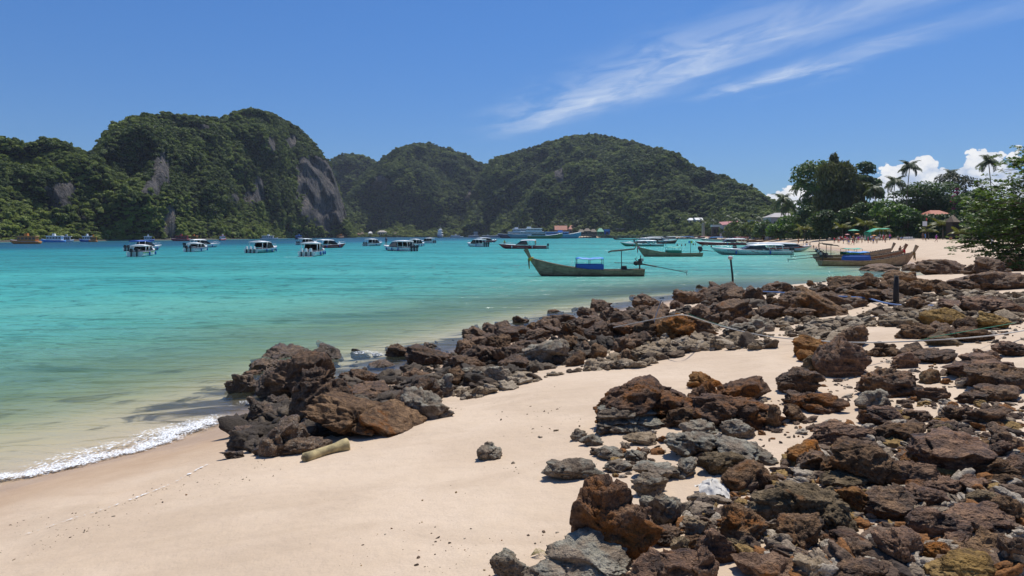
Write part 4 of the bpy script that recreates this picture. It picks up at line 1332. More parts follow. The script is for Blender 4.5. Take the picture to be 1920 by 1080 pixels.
stones('pebbles', 'tiny pebbles and shell bits dotted over the smooth sand', [(0, 1000), (300, 930), (620, 860), (900, 740), (1300, 660), (1480, 660), (1450, 730), (1130, 800), (1200, 930), (1000, 1080), (0, 1080)], 900, 0.005, 0.03, peb_near, 25, (0.8, -0.25), 3.0)

stones('shell_bits', 'pale shell and coral bits strewn along the swash line', [(0, 985), (200, 940), (400, 860), (520, 860), (560, 880), (300, 960), (0, 1060)], 260, 0.006, 0.022, peb_band, 26, (0.9, -0.05), 2.0)
stones('shell_bits', 'coral crumbs and pebbles lying around the rocks on the bare sand', [(840, 740), (1000, 700), (1130, 780), (1120, 860), (1000, 900), (860, 860)], 260, 0.008, 0.05, peb_band, 28, (1.1, -0.12), 3.0)
# ------------------------------------------------------------------ trees and palms along the beach
BARK = plain('bark', (0.13, 0.10, 0.075), 0.95, vary=0.4, scale=3.0, spec=0.1)
PALM_BARK = plain('palm_bark', (0.20, 0.165, 0.125), 0.95, vary=0.35, scale=4.0, spec=0.1)
ALMOND = foliage_material('almond_leaves', (0.034, 0.064, 0.017), (0.086, 0.140, 0.034), (0.201, 0.252, 0.061), 0.45, 0.34, 0.3, 0.45)
DARK = foliage_material('dark_leaves', (0.034, 0.068, 0.021), (0.079, 0.133, 0.038), (0.166, 0.222, 0.056), 0.55, 0.34, 0.4)
BRIGHT = foliage_material('bright_leaves', (0.043, 0.088, 0.018), (0.119, 0.202, 0.038), (0.249, 0.329, 0.067), 0.5, 0.38, 0.4)
OLIVE = foliage_material('olive_needles', (0.049, 0.058, 0.020), (0.110, 0.116, 0.044), (0.186, 0.179, 0.072), 0.7, 0.3, 0.3)
LIME = foliage_material('lime_leaves', (0.060, 0.085, 0.012), (0.130, 0.160, 0.026), (0.240, 0.250, 0.050), 0.5, 0.3, 0.4)
PALM = foliage_material('palm_leaves', (0.041, 0.062, 0.019), (0.101, 0.128, 0.038), (0.203, 0.209, 0.068), 0.5, 0.2, 0.4)
PALMY = foliage_material('yellow_palm_leaves', (0.085, 0.095, 0.016), (0.160, 0.165, 0.028), (0.270, 0.250, 0.055), 0.45, 0.3, 0.4)
PINK = foliage_material('bougainvillea', (0.16, 0.01, 0.07), (0.30, 0.03, 0.15), (0.42, 0.06, 0.22), 0.6, 0.25, 0.3)


def tree(name, label, X, Y, height, width, n, leaf, material, seed, nblob=12, low=0.25, flat=0.6, aspect=1.5, group=None, depth=None, droop=0.0, fill=0.5, base=None, trunk_r=None):
    """trunk with limbs to every lump of the crown"""
    r = np.random.default_rng(seed)
    g = gz(X, Y) if base is None else base
    root = empty(name, (X, Y, g - 0.1))
    dp = depth or width * 0.8
    blobs = []
    nblob = int(nblob * 1.6)
    for i in range(nblob):
        a = i * 2.4 + r.uniform(-0.5, 0.5)
        q = math.sqrt((i + 0.4) / nblob)
        zz = r.uniform(0, 1) ** 0.9 * (1 - 0.35 * q * q)
        s = r.uniform(0.20, 0.32) * (1.15 - 0.35 * q)
        blobs.append(((q * 0.40 * width * math.cos(a), q * 0.40 * dp * math.sin(a), height * (low + (0.93 - low) * zz) ), (s * width, s * dp, s * width * flat)))
    top = max(b_[0][2] + b_[1][2] for b_ in blobs)
    blobs = [((b_[0][0], b_[0][1], b_[0][2] * height / top), b_[1]) for b_ in blobs]
    P, N = crown_points(blobs, int(n * 1.35), seed + 1, fill, 0.5)
    v, f = leaf_quads(P, N, leaf * 1.12, seed + 2, aspect, 0.7, droop)
    mb = MB()
    tr = trunk_r or height * 0.022
    mb.tube([(0, 0, -0.4), (width * 0.01, 0, height * low * 0.5), (-width * 0.02, 0.1, height * low), (0, 0, height * 0.6), (0, 0, height * 0.78)], [tr * 1.35, tr, tr * 0.85, tr * 0.5, tr * 0.15], 8)
    for (c, s) in blobs:
        z0 = height * low * 0.8
        mb.tube([(0, 0, z0), (c[0] * 0.45, c[1] * 0.45, z0 + (c[2] - z0) * 0.65), (c[0], c[1], c[2])], [tr * 0.5, tr * 0.3, tr * 0.08], 5)
    mb.build('trunk', BARK, root)
    obj('crown', mesh_np('crown', v, f), material, root)
    tag(root, label, 'tree', group)
    return root


def frond_mesh(seed, L=2.6, arch=0.9, n=26, wid=0.75):
    """one feather leaf: arched midrib with drooping leaflets"""
    r = np.random.default_rng(seed)
    vs, fs = [], []
    pts = []
    for i in range(n + 1):
        q = i / n
        pts.append(Vector((L * (q - 0.12 * arch * q * q * q), 0, arch * L * (0.42 * q - 0.72 * q * q))))
    for i in range(n):
        a, b = pts[i], pts[i + 1]
        w = 0.05 * (1 - i / n) + 0.01
        o = len(vs)
        vs += [a + Vector((0, -w, 0)), a + Vector((0, w, 0)), b + Vector((0, w, 0)), b + Vector((0, -w, 0))]
        fs.append((o, o + 1, o + 2, o + 3))
        if i < 2:
            continue
        q = i / n
        ln = wid * math.sin(math.pi * min(1, 0.12 + q * 0.86)) ** 0.7 * L * 0.42
        for sgn in (-1, 1):
            d = Vector((0.55 + 0.3 * q, sgn, -0.45 - 0.35 * r.random())).normalized() * ln * r.uniform(0.8, 1.1)
            u = (b - a) * 0.8
            o = len(vs)
            vs += [a, a + d * 0.5 + u, a + d + Vector((0, 0, -0.18 * ln)), a + d * 0.5 - u * 0.6]
            fs.append((o, o + 1, o + 2, o + 3))
    return mesh_np('frond', np.array([tuple(v) for v in vs]), np.array(fs))


FROND = [frond_mesh(5, arch=1.1), frond_mesh(6, arch=1.35), frond_mesh(7, arch=0.85), frond_mesh(8, arch=1.6)]
FRONDY = [frond_mesh(15, arch=0.7), frond_mesh(16, arch=1.0)]
for m_ in FROND:
    m_.materials.append(PALM)
for m_ in FRONDY:
    m_.materials.append(PALMY)
_trunk_mesh = {}


def palm(label, X, Y, height, spread, seed, group, nf=27, young=False, lean=0.06, base=None):
    r = np.random.default_rng(seed)
    g = gz(X, Y) if base is None else base
    root = empty('palm_tree', (X, Y, g - 0.1))
    lx = lean * height * r.choice([-1, 1])
    mb = MB()
    pts, rs = [], []
    for i in range(9):
        q = i / 8
        pts.append((lx * q * q, 0, height * q))
        rs.append((0.19 - 0.09 * q) * (1.4 if i == 0 else 1))
    if young:
        pts, rs = [(0, 0, -0.1), (0, 0, height * 0.5), (0, 0, height)], [0.12, 0.10, 0.05]
    mb.tube(pts, rs, 7)
    mb.build('trunk', PALM_BARK, root)
    fr = FRONDY if young else FROND
    for k in range(nf):
        o = link(bpy.data.objects.new('frond', fr[k % len(fr)]), root)
        q = k / nf
        o.location = (lx, 0, height - 0.05)
        o.rotation_euler = (r.normal(0, 0.15), (-0.95 + 1.75 * ((k * 0.7548 + 0.1) % 1.0)) if not young else (-0.9 + 0.8 * ((k * 0.7548 + 0.1) % 1.0)), k * 2.399 + r.normal(0, 0.15))
        s = spread / 2.3 * r.uniform(0.85, 1.1)
        o.scale = (s, s, s)
    if not young:
        mb = MB()
        for k in range(5):
            a = k * 1.26
            mb.tube([(lx + 0.14 * math.cos(a), 0.14 * math.sin(a), height - 0.18), (lx + 0.2 * math.cos(a), 0.2 * math.sin(a), height - 0.42)], [0.10, 0.09], 6)
        mb.build('coconut_cluster', plain('coconut', (0.20, 0.16, 0.05), 0.7), root)
    tag(root, label, 'palm tree', group)
    return root


def tpx(px, top, Y, wpx=None):
    """x, height above the ground and width of something seen at px with its top at a picture row"""
    X = (px - 960) / F * Y
    z = CH - (top - HY) / F * Y
    return X, z - gz(X, Y), (wpx or 0) / F * Y


BACK = 1.20     # the grove stands well behind the sunlit sand


def put_tree(name, label, px, top, Y, wpx, n, leaf, material, seed, **kw):
    Y = Y * BACK
    X, h, w = tpx(px, top, Y, wpx)
    return tree(name, label, X, Y, h, w, n, leaf, material, seed, **kw)


put_tree('broadleaf_tree', 'tall dark tree at the left end of the beach grove', 1545, 298, 215, 118, 6500, 0.62, DARK, 401, nblob=15, low=0.15)
put_tree('casuarina_tree', 'feathery olive casuarina standing in front of the tall grove trees', 1578, 303, 190, 92, 9000, 0.40, OLIVE, 402, nblob=16, low=0.12, aspect=3.6, flat=1.1, droop=1.4)
put_tree('broadleaf_tree', 'dark tree at the right shoulder of the tall grove', 1618, 302, 220, 70, 4500, 0.62, DARK, 403, nblob=10, low=0.2)
put_tree('casuarina_tree', 'thin wispy casuarina tip rising above the grove', 1564, 283, 205, 22, 420, 0.40, OLIVE, 404, nblob=5, low=0.55, aspect=4.5, flat=2.6, droop=-0.6)
put_tree('rain_tree', 'wide dark rain tree behind the orange roof', 1735, 337, 185, 120, 8500, 0.40, DARK, 405, nblob=16, low=0.22, flat=0.45)
put_tree('broadleaf_tree', 'brownish green tree with a flat top right of the rain tree', 1795, 324, 190, 105, 6500, 0.42, foliage_material('brownish_leaves', (0.022, 0.028, 0.009), (0.055, 0.060, 0.018), (0.115, 0.095, 0.035), 0.55, 0.2, 0.4), 406, nblob=14, low=0.2, flat=0.5)
b_ = put_tree('bougainvillea', 'pink flowering bougainvillea in front of the rain tree', 1791, 352, 172, 16, 260, 0.34, PINK, 407, nblob=6, low=0.45)
put_tree('broadleaf_tree', 'green tree between the rain tree and the overhanging almond tree', 1832, 352, 150, 80, 5200, 0.36, BRIGHT, 408, nblob=12, low=0.12)
for i, (px, top, Y, w, n, lf, mt, lab) in enumerate([
    (1512, 385, 208, 60, 3000, 0.50, DARK, 'dark shrubby tree at the left foot of the grove'),
    (1470, 404, 238, 62, 2600, 0.55, BRIGHT, 'bright green round bush beside the grey roofed houses'),
    (1550, 392, 182, 66, 3600, 0.44, ALMOND, 'glossy green shrub under the casuarina'),
    (1592, 388, 178, 60, 3400, 0.44, ALMOND, 'glossy green shrub behind the smaller green parasol'),
    (1628, 376, 172, 64, 3600, 0.44, ALMOND, 'grey green leafy tree behind the green beach tent'),
    (1668, 372, 162, 74, 4400, 0.40, BRIGHT, 'bright leafy almond tree right of the green beach tent'),
    (1702, 390, 158, 60, 3200, 0.40, BRIGHT, 'leafy almond tree behind the white plastic chairs'),
    (1738, 402, 155, 56, 2900, 0.38, ALMOND, 'leafy shrub below the orange roof beside the white sign'),
    (1772, 398, 150, 50, 2400, 0.36, ALMOND, 'leafy shrub between orange roof and thatched hut'),
    (1815, 398, 140, 56, 3000, 0.36, ALMOND, 'leafy shrub right of the thatched hut'),
    (1858, 390, 128, 70, 3600, 0.34, BRIGHT, 'leafy tree behind the overhanging almond branches'),
    (1905, 370, 120, 80, 3600, 0.34, DARK, 'dark leafy tree at the right edge behind the almond branches'),
    (1432, 412, 262, 40, 1600, 0.55, ALMOND, 'green bush at the gable of the grey house'),
]):
    put_tree('shrub_tree', lab, px, top, Y, w, n, lf, mt, 420 + i, nblob=10, low=0.08, flat=0.7, group='shrubs and small trees along the back of the beach')

# palms of the grove
for i, (px, top, Y, sp, lab) in enumerate([
    (1698, 304, 178, 3.0, 'tall coconut palm standing clear against the white cloud'),
    (1672, 333, 176, 3.2, 'coconut palm just left of and lower than the tallest one'),
    (1645, 346, 182, 3.0, 'coconut palm at the right edge of the tall grove'),
    (1862, 294, 150, 2.6, 'coconut palm above the overhanging almond tree'),
    (1776, 320, 215, 3.0, 'coconut palm crown peeping over the brownish tree'),
    (1497, 338, 225, 4.2, 'coconut palm leaning at the left edge of the grove'),
    (1516, 352, 222, 4.2, 'coconut palm in front of the tall dark tree'),
    (1463, 366, 250, 4.6, 'coconut palm with a broad crown in front of the long grey roof'),
    (1476, 378, 252, 4.0, 'lower coconut palm beside the long grey roof'),
]):
    Y, sp = Y * BACK, sp * BACK
    X, h, _ = tpx(px, top, Y)
    palm(lab, X, Y, h - sp * 0.28, sp, 500 + i, 'coconut palms of the beach grove')
for i, (px, top, Y, sp, lab) in enumerate([
    (1768, 408, 142, 2.6, 'young yellow palm left of the thatched hut'),
    (1802, 424, 134, 2.3, 'young yellow palm right of the thatched hut'),
    (1622, 408, 168, 3.0, 'young yellow palm above the green beach tent'),
    (1650, 422, 160, 2.4, 'young yellow palm hanging over the right end of the green tent'),
    (1580, 416, 178, 2.6, 'young yellow palm left of the smaller green parasol'),
    (1741, 424, 146, 1.8, 'young yellow palm under the white sign'),
    (1508, 420, 205, 2.6, 'young yellow palm at the left foot of the grove'),
    (1537, 425, 192, 2.2, 'young yellow palm under the glossy shrub'),
]):
    Y, sp = Y * 1.16, sp * 1.16
    X, h, _ = tpx(px, top, Y)
    palm(lab, X, Y, max(0.5, h - sp * 0.55), sp, 540 + i, 'young yellow palms along the beach', 11, True)

# far palms above the pier and the town: one shared look
r = np.random.default_rng(61)
farp = [(1040 + 11.5 * k + r.uniform(-5, 5), r.uniform(396, 420)) for k in range(34)]
for i, (px, top) in enumerate(farp):
    Y = float(np.interp(px, [1040, 1200, 1320, 1380, 1440], [900, 830, 660, 470, 345])) + r.uniform(0, 25)
    X = (px - 960) / F * Y
    h = (CH - (top - HY) / F * Y)
    lab = 'distant coconut palm rising above the pier roofs' if px < 1200 else ('distant coconut palm between the white roofed houses and stone pillar' if px < 1330 else 'distant coconut palm behind the red roofed house')
    palm(lab, X, Y, h - 3.5, 5.0 * r.uniform(0.8, 1.15), 600 + i, 'distant palms ' + ('above the pier' if px < 1200 else 'behind the town'), 16, False, 0.05, 2.5)

# belt of lower trees between the shore and the hills
belt_col = bpy.data.collections.new('belt_variants')
BELT = foliage_material('belt_leaves', (0.055, 0.085, 0.020), (0.125, 0.165, 0.038), (0.24, 0.26, 0.062), 0.55, 0.32, 1.0)
for i in range(4):
    P, N = crown_points(rnd_blobs(140 + i, 7), 900, 160 + i, 0.35, 0.45)
    v, f = leaf_quads(P, N, 0.15, 180 + i, 1.5, 0.65)
    o = bpy.data.objects.new('belt_crown_%s' % 'abcd'[i], mesh_np('belt_crown', v, f))
    o.data.materials.append(BELT)
    belt_col.objects.link(o)
n = 3200
px = r.uniform(530, 1450, n)
sh = np.interp(px, [530, 560, 650, 760, 900, 985, 1080, 1200, 1320, 1380, 1450], [700, 760, 1100, 1170, 1130, 985, 835, 790, 640, 440, 290])
Yb = sh * (1 + 0.02 + 0.07 * r.random(n)) + 14
Xb = (px - 960) / F * Yb
s = r.uniform(2.4, 5.6, n) * np.interp(px, [530, 1300, 1450], [1, 1, 0.62])
scatter('forest', np.stack([Xb, Yb, 1.5 + s * r.uniform(0.4, 2.2, n)], 1), np.stack([s, s, s * r.uniform(0.8, 1.3, n)], 1), np.stack([r.normal(0, .1, n), r.normal(0, .1, n), r.uniform(0, 6.28, n)], 1),
        r.integers(0, 4, n), belt_col, 'belt of lighter green trees between shore and hills')

# tangle of undergrowth and trees behind the first row
n = 1500
px = r.uniform(1425, 2250, n)
Yb = np.interp(px, [1425, 1500, 1600, 1700, 1800, 1900, 2000, 2250], [350, 282, 246, 223, 211, 190, 150, 105]) * (1 + 0.30 * r.random(n) ** 1.4)
Xb = (px - 960) / F * Yb
tops = np.interp(px, [1425, 1480, 1520, 1600, 1650, 1700, 1760, 1850, 1950], [6, 10, 16, 17, 11, 12, 13, 11, 9]) * np.interp(px, [1425, 1500, 2250], [1.1, 1.0, 0.8])
s = r.uniform(0.9, 2.6, n)
zz = r.random(n) ** 1.1 * tops * np.clip((Yb / np.interp(px, [1425, 1500, 1600, 1700, 1800, 1900, 2000, 2250], [350, 282, 246, 223, 211, 190, 150, 105]) - 0.9) * 6, 0.25, 1)
scatter('undergrowth', np.stack([Xb, Yb, land(Xb, Yb)[0] + 0.3 + zz], 1), np.stack([s, s, s * r.uniform(0.7, 1.1, n)], 1), np.stack([r.normal(0, .1, n), r.normal(0, .1, n), r.uniform(0, 6.28, n)], 1),
        r.integers(0, 6, n), variant_col, 'dark tangle of bushes and trees behind the beach grove')

# the almond tree that hangs over the rocks
def almond():
    r = np.random.default_rng(88)
    Y0 = 47.0
    X0 = (2010 - 960) / F * Y0
    g = gz(X0, Y0)
    root = empty('almond_tree', (X0, Y0, g - 0.1))
    def loc(px, py, dy=0.0):
        p = at(px, py, Y0 + dy)
        return Vector((p[0] - X0, p[1] - Y0, p[2] - g + 0.1))
    tips = [(1900, 302, 1), (1925, 298, 0), (1905, 345, 2), (1940, 330, -2), (1855, 352, 1), (1835, 372, 0), (1880, 372, -2), (1915, 385, 1), (1845, 398, 2), (1875, 410, 0), (1905, 425, -1.5), (1852, 425, 1),
            (1830, 440, 0.5), (1865, 445, -1), (1895, 455, 0), (1920, 440, 2), (1812, 455, 0), (1845, 462, -1), (1793, 464, 0), (1880, 476, -1), (1915, 470, 1), (1858, 484, 0), (1900, 487, -1), (1935, 480, 1), (1960, 400, 0), (1975, 340, 1), (1990, 440, 0), (1950, 455, 2),
            (1820, 385, 2.5), (1990, 300, 0), (2040, 330, 0), (2060, 400, 0), (2080, 300, 1), (1890, 360, 3), (1930, 360, 0), (1865, 388, 3), (1895, 400, 3), (1930, 410, 0), (1885, 435, 3), (1910, 455, 3), (1870, 465, 3), (1840, 412, -1), (1935, 300, 2), (1950, 370, -2), (1960, 430, -2), (1945, 490, 0)]
    mb = MB()
    hub = loc(2010, 430)
    mb.tube([Vector((0, 0, -0.4)), Vector((0.1, 0, 0.8)), hub, loc(1985, 360), loc(1960, 300)], [0.34, 0.28, 0.24, 0.14, 0.05], 10)
    Cs, Ns, SZ = [], [], []
    for (px, py, dy) in tips:
        T = loc(px, py, dy)
        mid = hub.lerp(T, 0.55) + Vector((0, 0, 0.35))
        mb.tube([hub, hub.lerp(mid, 0.5), mid, T], [0.11, 0.08, 0.05, 0.015], 6)
        nl = 13 if px < 1830 else 34
        for k in range(nl):                     # twigs with rosettes of big leaves
            q = r.normal(size=3) * (0.42, 0.45, 0.30)
            c = np.array(T) + q * (0.8 if px < 1830 else 1.35)
            if k % 3 == 0:
                mb.tube([mid.lerp(T, 0.7), Vector(c)], [0.018, 0.008], 4)
            m_ = int(r.integers(9, 15))
            a = np.linspace(0, 2 * math.pi, m_, endpoint=False) + r.uniform(0, 6)
            el = r.uniform(-0.35, 0.5, m_)
            d = np.stack([np.cos(a) * np.cos(el), np.sin(a) * np.cos(el), np.sin(el)], 1)
            Cs.append(c + d * 0.13)
            Ns.append(np.concatenate([d, np.full((m_, 1), r.uniform(0.16, 0.27))], 1))
    C = np.concatenate(Cs)
    D = np.concatenate(Ns)
    n = len(C)
    A = D[:, :3]
    up = np.array([0, 0, 1.0]) + r.normal(size=(n, 3)) * 0.45
    B = np.cross(A, up)
    B /= np.linalg.norm(B, axis=1)[:, None]
    Nn = np.cross(B, A)
    L = D[:, 3:4]
    # obovate leaf: six corners, folded a little along the midrib
    v = np.stack([C - A * L * 0.45, C + A * L * 0.15 + B * L * 0.27 + Nn * L * 0.05, C + A * L * 0.42 + B * L * 0.2, C + A * L * 0.55 - Nn * L * 0.08, C + A * L * 0.42 - B * L * 0.2, C + A * L * 0.15 - B * L * 0.27 + Nn * L * 0.05], 1).reshape(-1, 3)
    i = np.arange(n)[:, None] * 6
    f = np.concatenate([i + np.array([[0, 1, 2, 3]]), i + np.array([[0, 3, 4, 5]])])
    mb.build('trunk', BARK, root)
    obj('crown', mesh_np('crown', v, f), ALMOND, root)
    tag(root, 'sea almond tree with big glossy leaves hanging over the rocks at the right edge', 'tree')
almond()
# ------------------------------------------------------------------ boats
WHITE = plain('white_gelcoat', (0.84, 0.84, 0.82), 0.35, vary=0.06, scale=1.5)
BLACK = plain('black_rubber', (0.02, 0.02, 0.022), 0.5)
DGLASS = plain('tinted_glass', (0.018, 0.022, 0.026), 0.08, vary=0.1)
STEEL = plain('steel', (0.45, 0.45, 0.46), 0.3, 0.9)
IRON = plain('greasy_iron', (0.055, 0.05, 0.046), 0.5, 0.6, vary=0.4)
RED = plain('red_gelcoat', (0.36, 0.028, 0.03), 0.3, vary=0.12)
TEAL = plain('teal_gelcoat', (0.03, 0.24, 0.24), 0.3)
NAVY = plain('navy_paint', (0.012, 0.025, 0.07), 0.35)
BLUE = plain('blue_cloth', (0.02, 0.10, 0.42), 0.6)
SKYB = plain('light_blue_tarp', (0.06, 0.30, 0.72), 0.55, vary=0.25, scale=3)
GREENC = plain('green_tarp', (0.06, 0.42, 0.30), 0.6, vary=0.2, scale=3)
DGREEN = plain('green_paint', (0.015, 0.16, 0.045), 0.4)
ORANGE = plain('orange_paint', (0.55, 0.20, 0.025), 0.45)
YELLOW = plain('yellow_cloth', (0.60, 0.38, 0.03), 0.7)
PINKC = plain('pink_cloth', (0.58, 0.16, 0.24), 0.7)
REDC = plain('red_cloth', (0.55, 0.02, 0.03), 0.7)
GREYP = plain('grey_gelcoat', (0.34, 0.37, 0.40), 0.35)
SKIN = plain('skin', (0.36, 0.20, 0.125), 0.6, vary=0.08)


def wood_material(name, a, b_, c):
    m_, t, b = mat(name)
    tc = t.node('ShaderNodeTexCoord').outputs['Object']
    g = t.noise(t.mapping(tc, (0.7, 6.0, 9.0)), 1.6, 6, 0.65, 0.5)
    st = t.noise(t.mapping(tc, (2.5, 2.5, 0.7)), 1.0, 5, 0.65)
    z = t.sep(tc)[2]
    col = t.ramp(g, [(0.3, a), (0.5, b_), (0.7, c)])
    col = t.mix(t.smooth(st, 0.45, 0.7, 0.0, 0.7), col, tuple(q * 0.45 for q in b_))
    low = t.smooth(t.m('ADD', z, t.m('MULTIPLY', st, 0.25)), 0.28, 0.14)
    col = t.mix(t.m('MULTIPLY', low, 0.8), col, (0.035, 0.030, 0.018))       # weed and damp at the waterline
    t.put(b.inputs['Base Color'], col)
    b.inputs['Roughness'].default_value = 0.8
    t.put(b.inputs['Normal'], t.bump(g, 0.6, 0.02))
    return m_
WOOD = wood_material('weathered_wood', (0.14, 0.095, 0.058), (0.28, 0.20, 0.128), (0.42, 0.32, 0.215))
WOODR = wood_material('reddish_wood', (0.10, 0.045, 0.022), (0.20, 0.090, 0.045), (0.29, 0.15, 0.085))
WOODP = wood_material('pale_wood', (0.17, 0.115, 0.07), (0.33, 0.235, 0.145), (0.46, 0.345, 0.22))


def longtail(label, X, Y, rz, L=8.8, wood=WOOD, roof=SKYB, side=BLUE, ribbon=YELLOW, mast='plank', motor='open', shaft_up=0.0, canopy=(0.36, 0.60), detail=True, z=0.0, pitch=0.0, ribs=False, group='wooden longtail boats', zt=1.35):
    """x from the stern (0) to the bow (L), waterline at z = 0"""
    root = empty('longtail_boat', (X, Y, z), rz)
    if pitch:
        root.rotation_euler = (0, pitch, rz)
    n = 26
    out_r, in_r, gun = [], [], [[], []]
    for i in range(n + 1):
        s = i / n
        hb = 0.16 + float(np.interp(s, [0, .12, .35, .6, .78, .9, .97, 1.0], [.44, .54, .62, .56, .40, .22, .09, .03]))
        hb = hb if s < 0.96 else hb - 0.13 * (s - 0.96) / 0.04
        sh = float(np.interp(s, [0, .1, .3, .5, .68, .8, .9, 1.0], [.55, .50, .47, .54, .74, .95, 1.16, 1.40]))
        kz = float(np.interp(s, [0, .05, .8, .88, .92, 1.0], [-.02, -.22, -.25, -.18, 0.05, 1.10]))
        x = L * s if s < 0.88 else L * (0.88 + (s - 0.88) * 1.0)
        kx = x
        ring, rin = [], []
        for j, q in enumerate((-1, -0.94, -0.72, -0.35, 0, 0.35, 0.72, 0.94, 1)):
            zz = sh + (kz - sh) * (1 - abs(q) ** 2.6)
            yy = hb * np.sign(q) * abs(q) ** 0.75
            ring.append((x, yy, zz))
            rin.append((x, yy * 0.93, zz + 0.035 * (1 - abs(q) ** 6) + (0.0 if abs(q) < 1 else -0.002)))
        out_r.append(ring)
        in_r.append(rin)
        gun[0].append((x, -hb, sh))
        gun[1].append((x, hb, sh))
    mb = MB()
    mb.loft(out_r, 0, False, False, False)
    mb.loft([list(reversed(q)) for q in in_r], 1, False, False, False)
    mb.add(out_r[0], [tuple(range(9))], 0)
    hull = mb.build('hull', [wood, plain('boat_inside', (0.14, 0.095, 0.06), 0.85, vary=0.3)], root)
    for k in (0, 1):
        mb = MB()
        mb.tube(gun[k], 0.042, 6)
        mb.build('gunwale', plain('gunwale_wood', (0.25, 0.18, 0.115), 0.8, vary=0.3), root)
    for s in (0.22, 0.33, 0.64, 0.74, 0.83):
        hb = 0.16 + float(np.interp(s, [0, .12, .35, .6, .78, .9], [.44, .54, .62, .56, .40, .22]))
        sh = float(np.interp(s, [0, .1, .3, .5, .68, .8, .9], [.55, .50, .47, .54, .74, .95, 1.16]))
        mb = MB()
        mb.box((L * s, 0, sh - 0.09), (0.22, hb * 1.84, 0.04))
        mb.build('thwart', WOODP, root)
    if ribs:
        for k in range(9):
            s = 0.66 + 0.03 * k
            hb = 0.16 + float(np.interp(s, [0, .12, .35, .6, .78, .9], [.44, .54, .62, .56, .40, .22]))
            sh = float(np.interp(s, [0, .1, .3, .5, .68, .8, .9, 1], [.55, .50, .47, .54, .74, .95, 1.16, 1.4]))
            mb = MB()
            mb.box((L * s, -hb + 0.07, sh + 0.03), (0.06, 0.09, 0.16))
            mb.box((L * s, hb - 0.07, sh + 0.03), (0.06, 0.09, 0.16))
            mb.build('rail_block', WOODP, root)
    # tall stem plank
    mb = MB()
    b0, b1 = Vector((L * 0.995, 0, 1.22)), Vector((L + 0.42, 0, 2.12))
    rings = []
    for q, w, tk in ((0, 0.055, 0.13), (0.3, 0.06, 0.12), (0.7, 0.07, 0.15), (1, 0.075, 0.19)):
        c = b0.lerp(b1, q)
        ax = Vector((0.9, 0, -0.42)).normalized()
        rings.append([tuple(c + ax * tk * a + Vector((0, w * b, 0))) for a, b in ((-1, -1), (1, -1), (1, 1), (-1, 1))])
    mb.loft(rings, 0, sm=False)
    mb.build('bow_post', wood, root)
    # garland round the stem and its hanging ends
    if ribbon is not None:
        mb = MB()
        c = b0.lerp(b1, 0.08)
        for dz in (-0.06, 0.02, 0.10):
            pts = [(c.x + 0.02 + 0.19 * math.cos(a), 0.13 * math.sin(a), c.z + dz - 0.06 * math.cos(a)) for a in np.linspace(0, 2 * math.pi, 13)]
            mb.tube(pts, 0.05, 6)
        mb.build('garland', ribbon, root)
        for k, (dy, ln) in enumerate(((-0.13, 0.75), (0.12, 0.62), (-0.05, 0.55))):
            mb = MB()
            pts = [(c.x + 0.12 + 0.03 * k + 0.03 * math.sin(q * 3 + k), dy + 0.03 * math.sin(q * 4), c.z - ln * q) for q in np.linspace(0, 1, 6)]
            mb.tube(pts, [0.045, 0.055, 0.05, 0.06, 0.05, 0.03], 5)
            mb.build('ribbon', ribbon if k != 1 else plain('faded_cloth', (0.24, 0.19, 0.13), 0.8), root)
    # canopy
    if roof is not None:
        x0, x1 = L * canopy[0], L * canopy[1]
        mb = MB()
        rr = []
        for i in range(9):
            q = i / 8
            sag = 0.03 * math.sin(q * 9.0) + 0.02 * math.sin(q * 23)
            rr.append([(x0 + (x1 - x0) * q, yy, zt + 0.10 * (1 - (yy / 0.66) ** 2) + sag) for yy in np.linspace(-0.66, 0.66, 7)] + [(x0 + (x1 - x0) * q, yy, zt - 0.03 + 0.10 * (1 - (yy / 0.66) ** 2) + sag) for yy in np.linspace(0.66, -0.66, 7)])
        mb.loft(rr, 0)
        cn = mb.build('canopy', roof, root)
        for px_ in (x0 + 0.05, (x0 + x1) / 2, x1 - 0.05):
            for sy in (-0.6, 0.6):
                mb = MB()
                mb.tube([(px_, sy, 0.45), (px_, sy, zt + 0.02)], 0.022, 6)
                mb.build('canopy_post', IRON, cn)
        for sy in (-0.64, 0.64):
            mb = MB()
            mb.box(((x0 + x1) / 2, sy, 0.74 - 0.1 * (zt < 1.2)), (x1 - x0, 0.03, 0.40))
            mb.build('side_cloth', side, cn)
    # motor on its stand, long propeller shaft
    mb = MB()
    mb.box((0.32, 0, 0.72), (0.10, 0.10, 0.5))
    mb.build('motor_stand', IRON, root)
    if motor == 'covered':
        P, f = rock_shape(77, 3, (0.36, 0.30, 0.42), 0.8)
        me = mesh_np('motor_cover', P + np.array((0.30, 0, 1.15)), f, True)
        obj('motor_cover', me, BLACK, root)
    else:
        mb = MB()
        mb.box((0.42, 0, 1.02), (0.55, 0.34, 0.30))
        mb.box((0.30, 0, 1.24), (0.28, 0.26, 0.20), taper=0.8)
        mb.tube([(0.62, -0.2, 1.0), (0.62, 0.2, 1.0)], 0.17, 10)
        mb.tube([(0.28, 0.12, 1.3), (0.26, 0.12, 1.62)], 0.035, 6)
        mb.tube([(0.5, -0.1, 1.18), (0.66, -0.24, 1.34), (0.5, -0.3, 1.42)], 0.03, 6)
        mb.build('motor', IRON, root)
        mb = MB()
        mb.box((0.12, 0, 1.28), (0.20, 0.26, 0.22), taper=0.8)
        mb.build('fuel_tank', plain('pale_tank', (0.40, 0.38, 0.34), 0.5), root)
        mb = MB()
        mb.tube([(0.7, 0, 1.0), (1.5, 0.05, 1.02), (2.3, 0.05, 1.06)], 0.025, 6)
        mb.build('tiller', IRON, root)
    e = Vector((-3.35, 0, 0.28 + shaft_up))
    mb = MB()
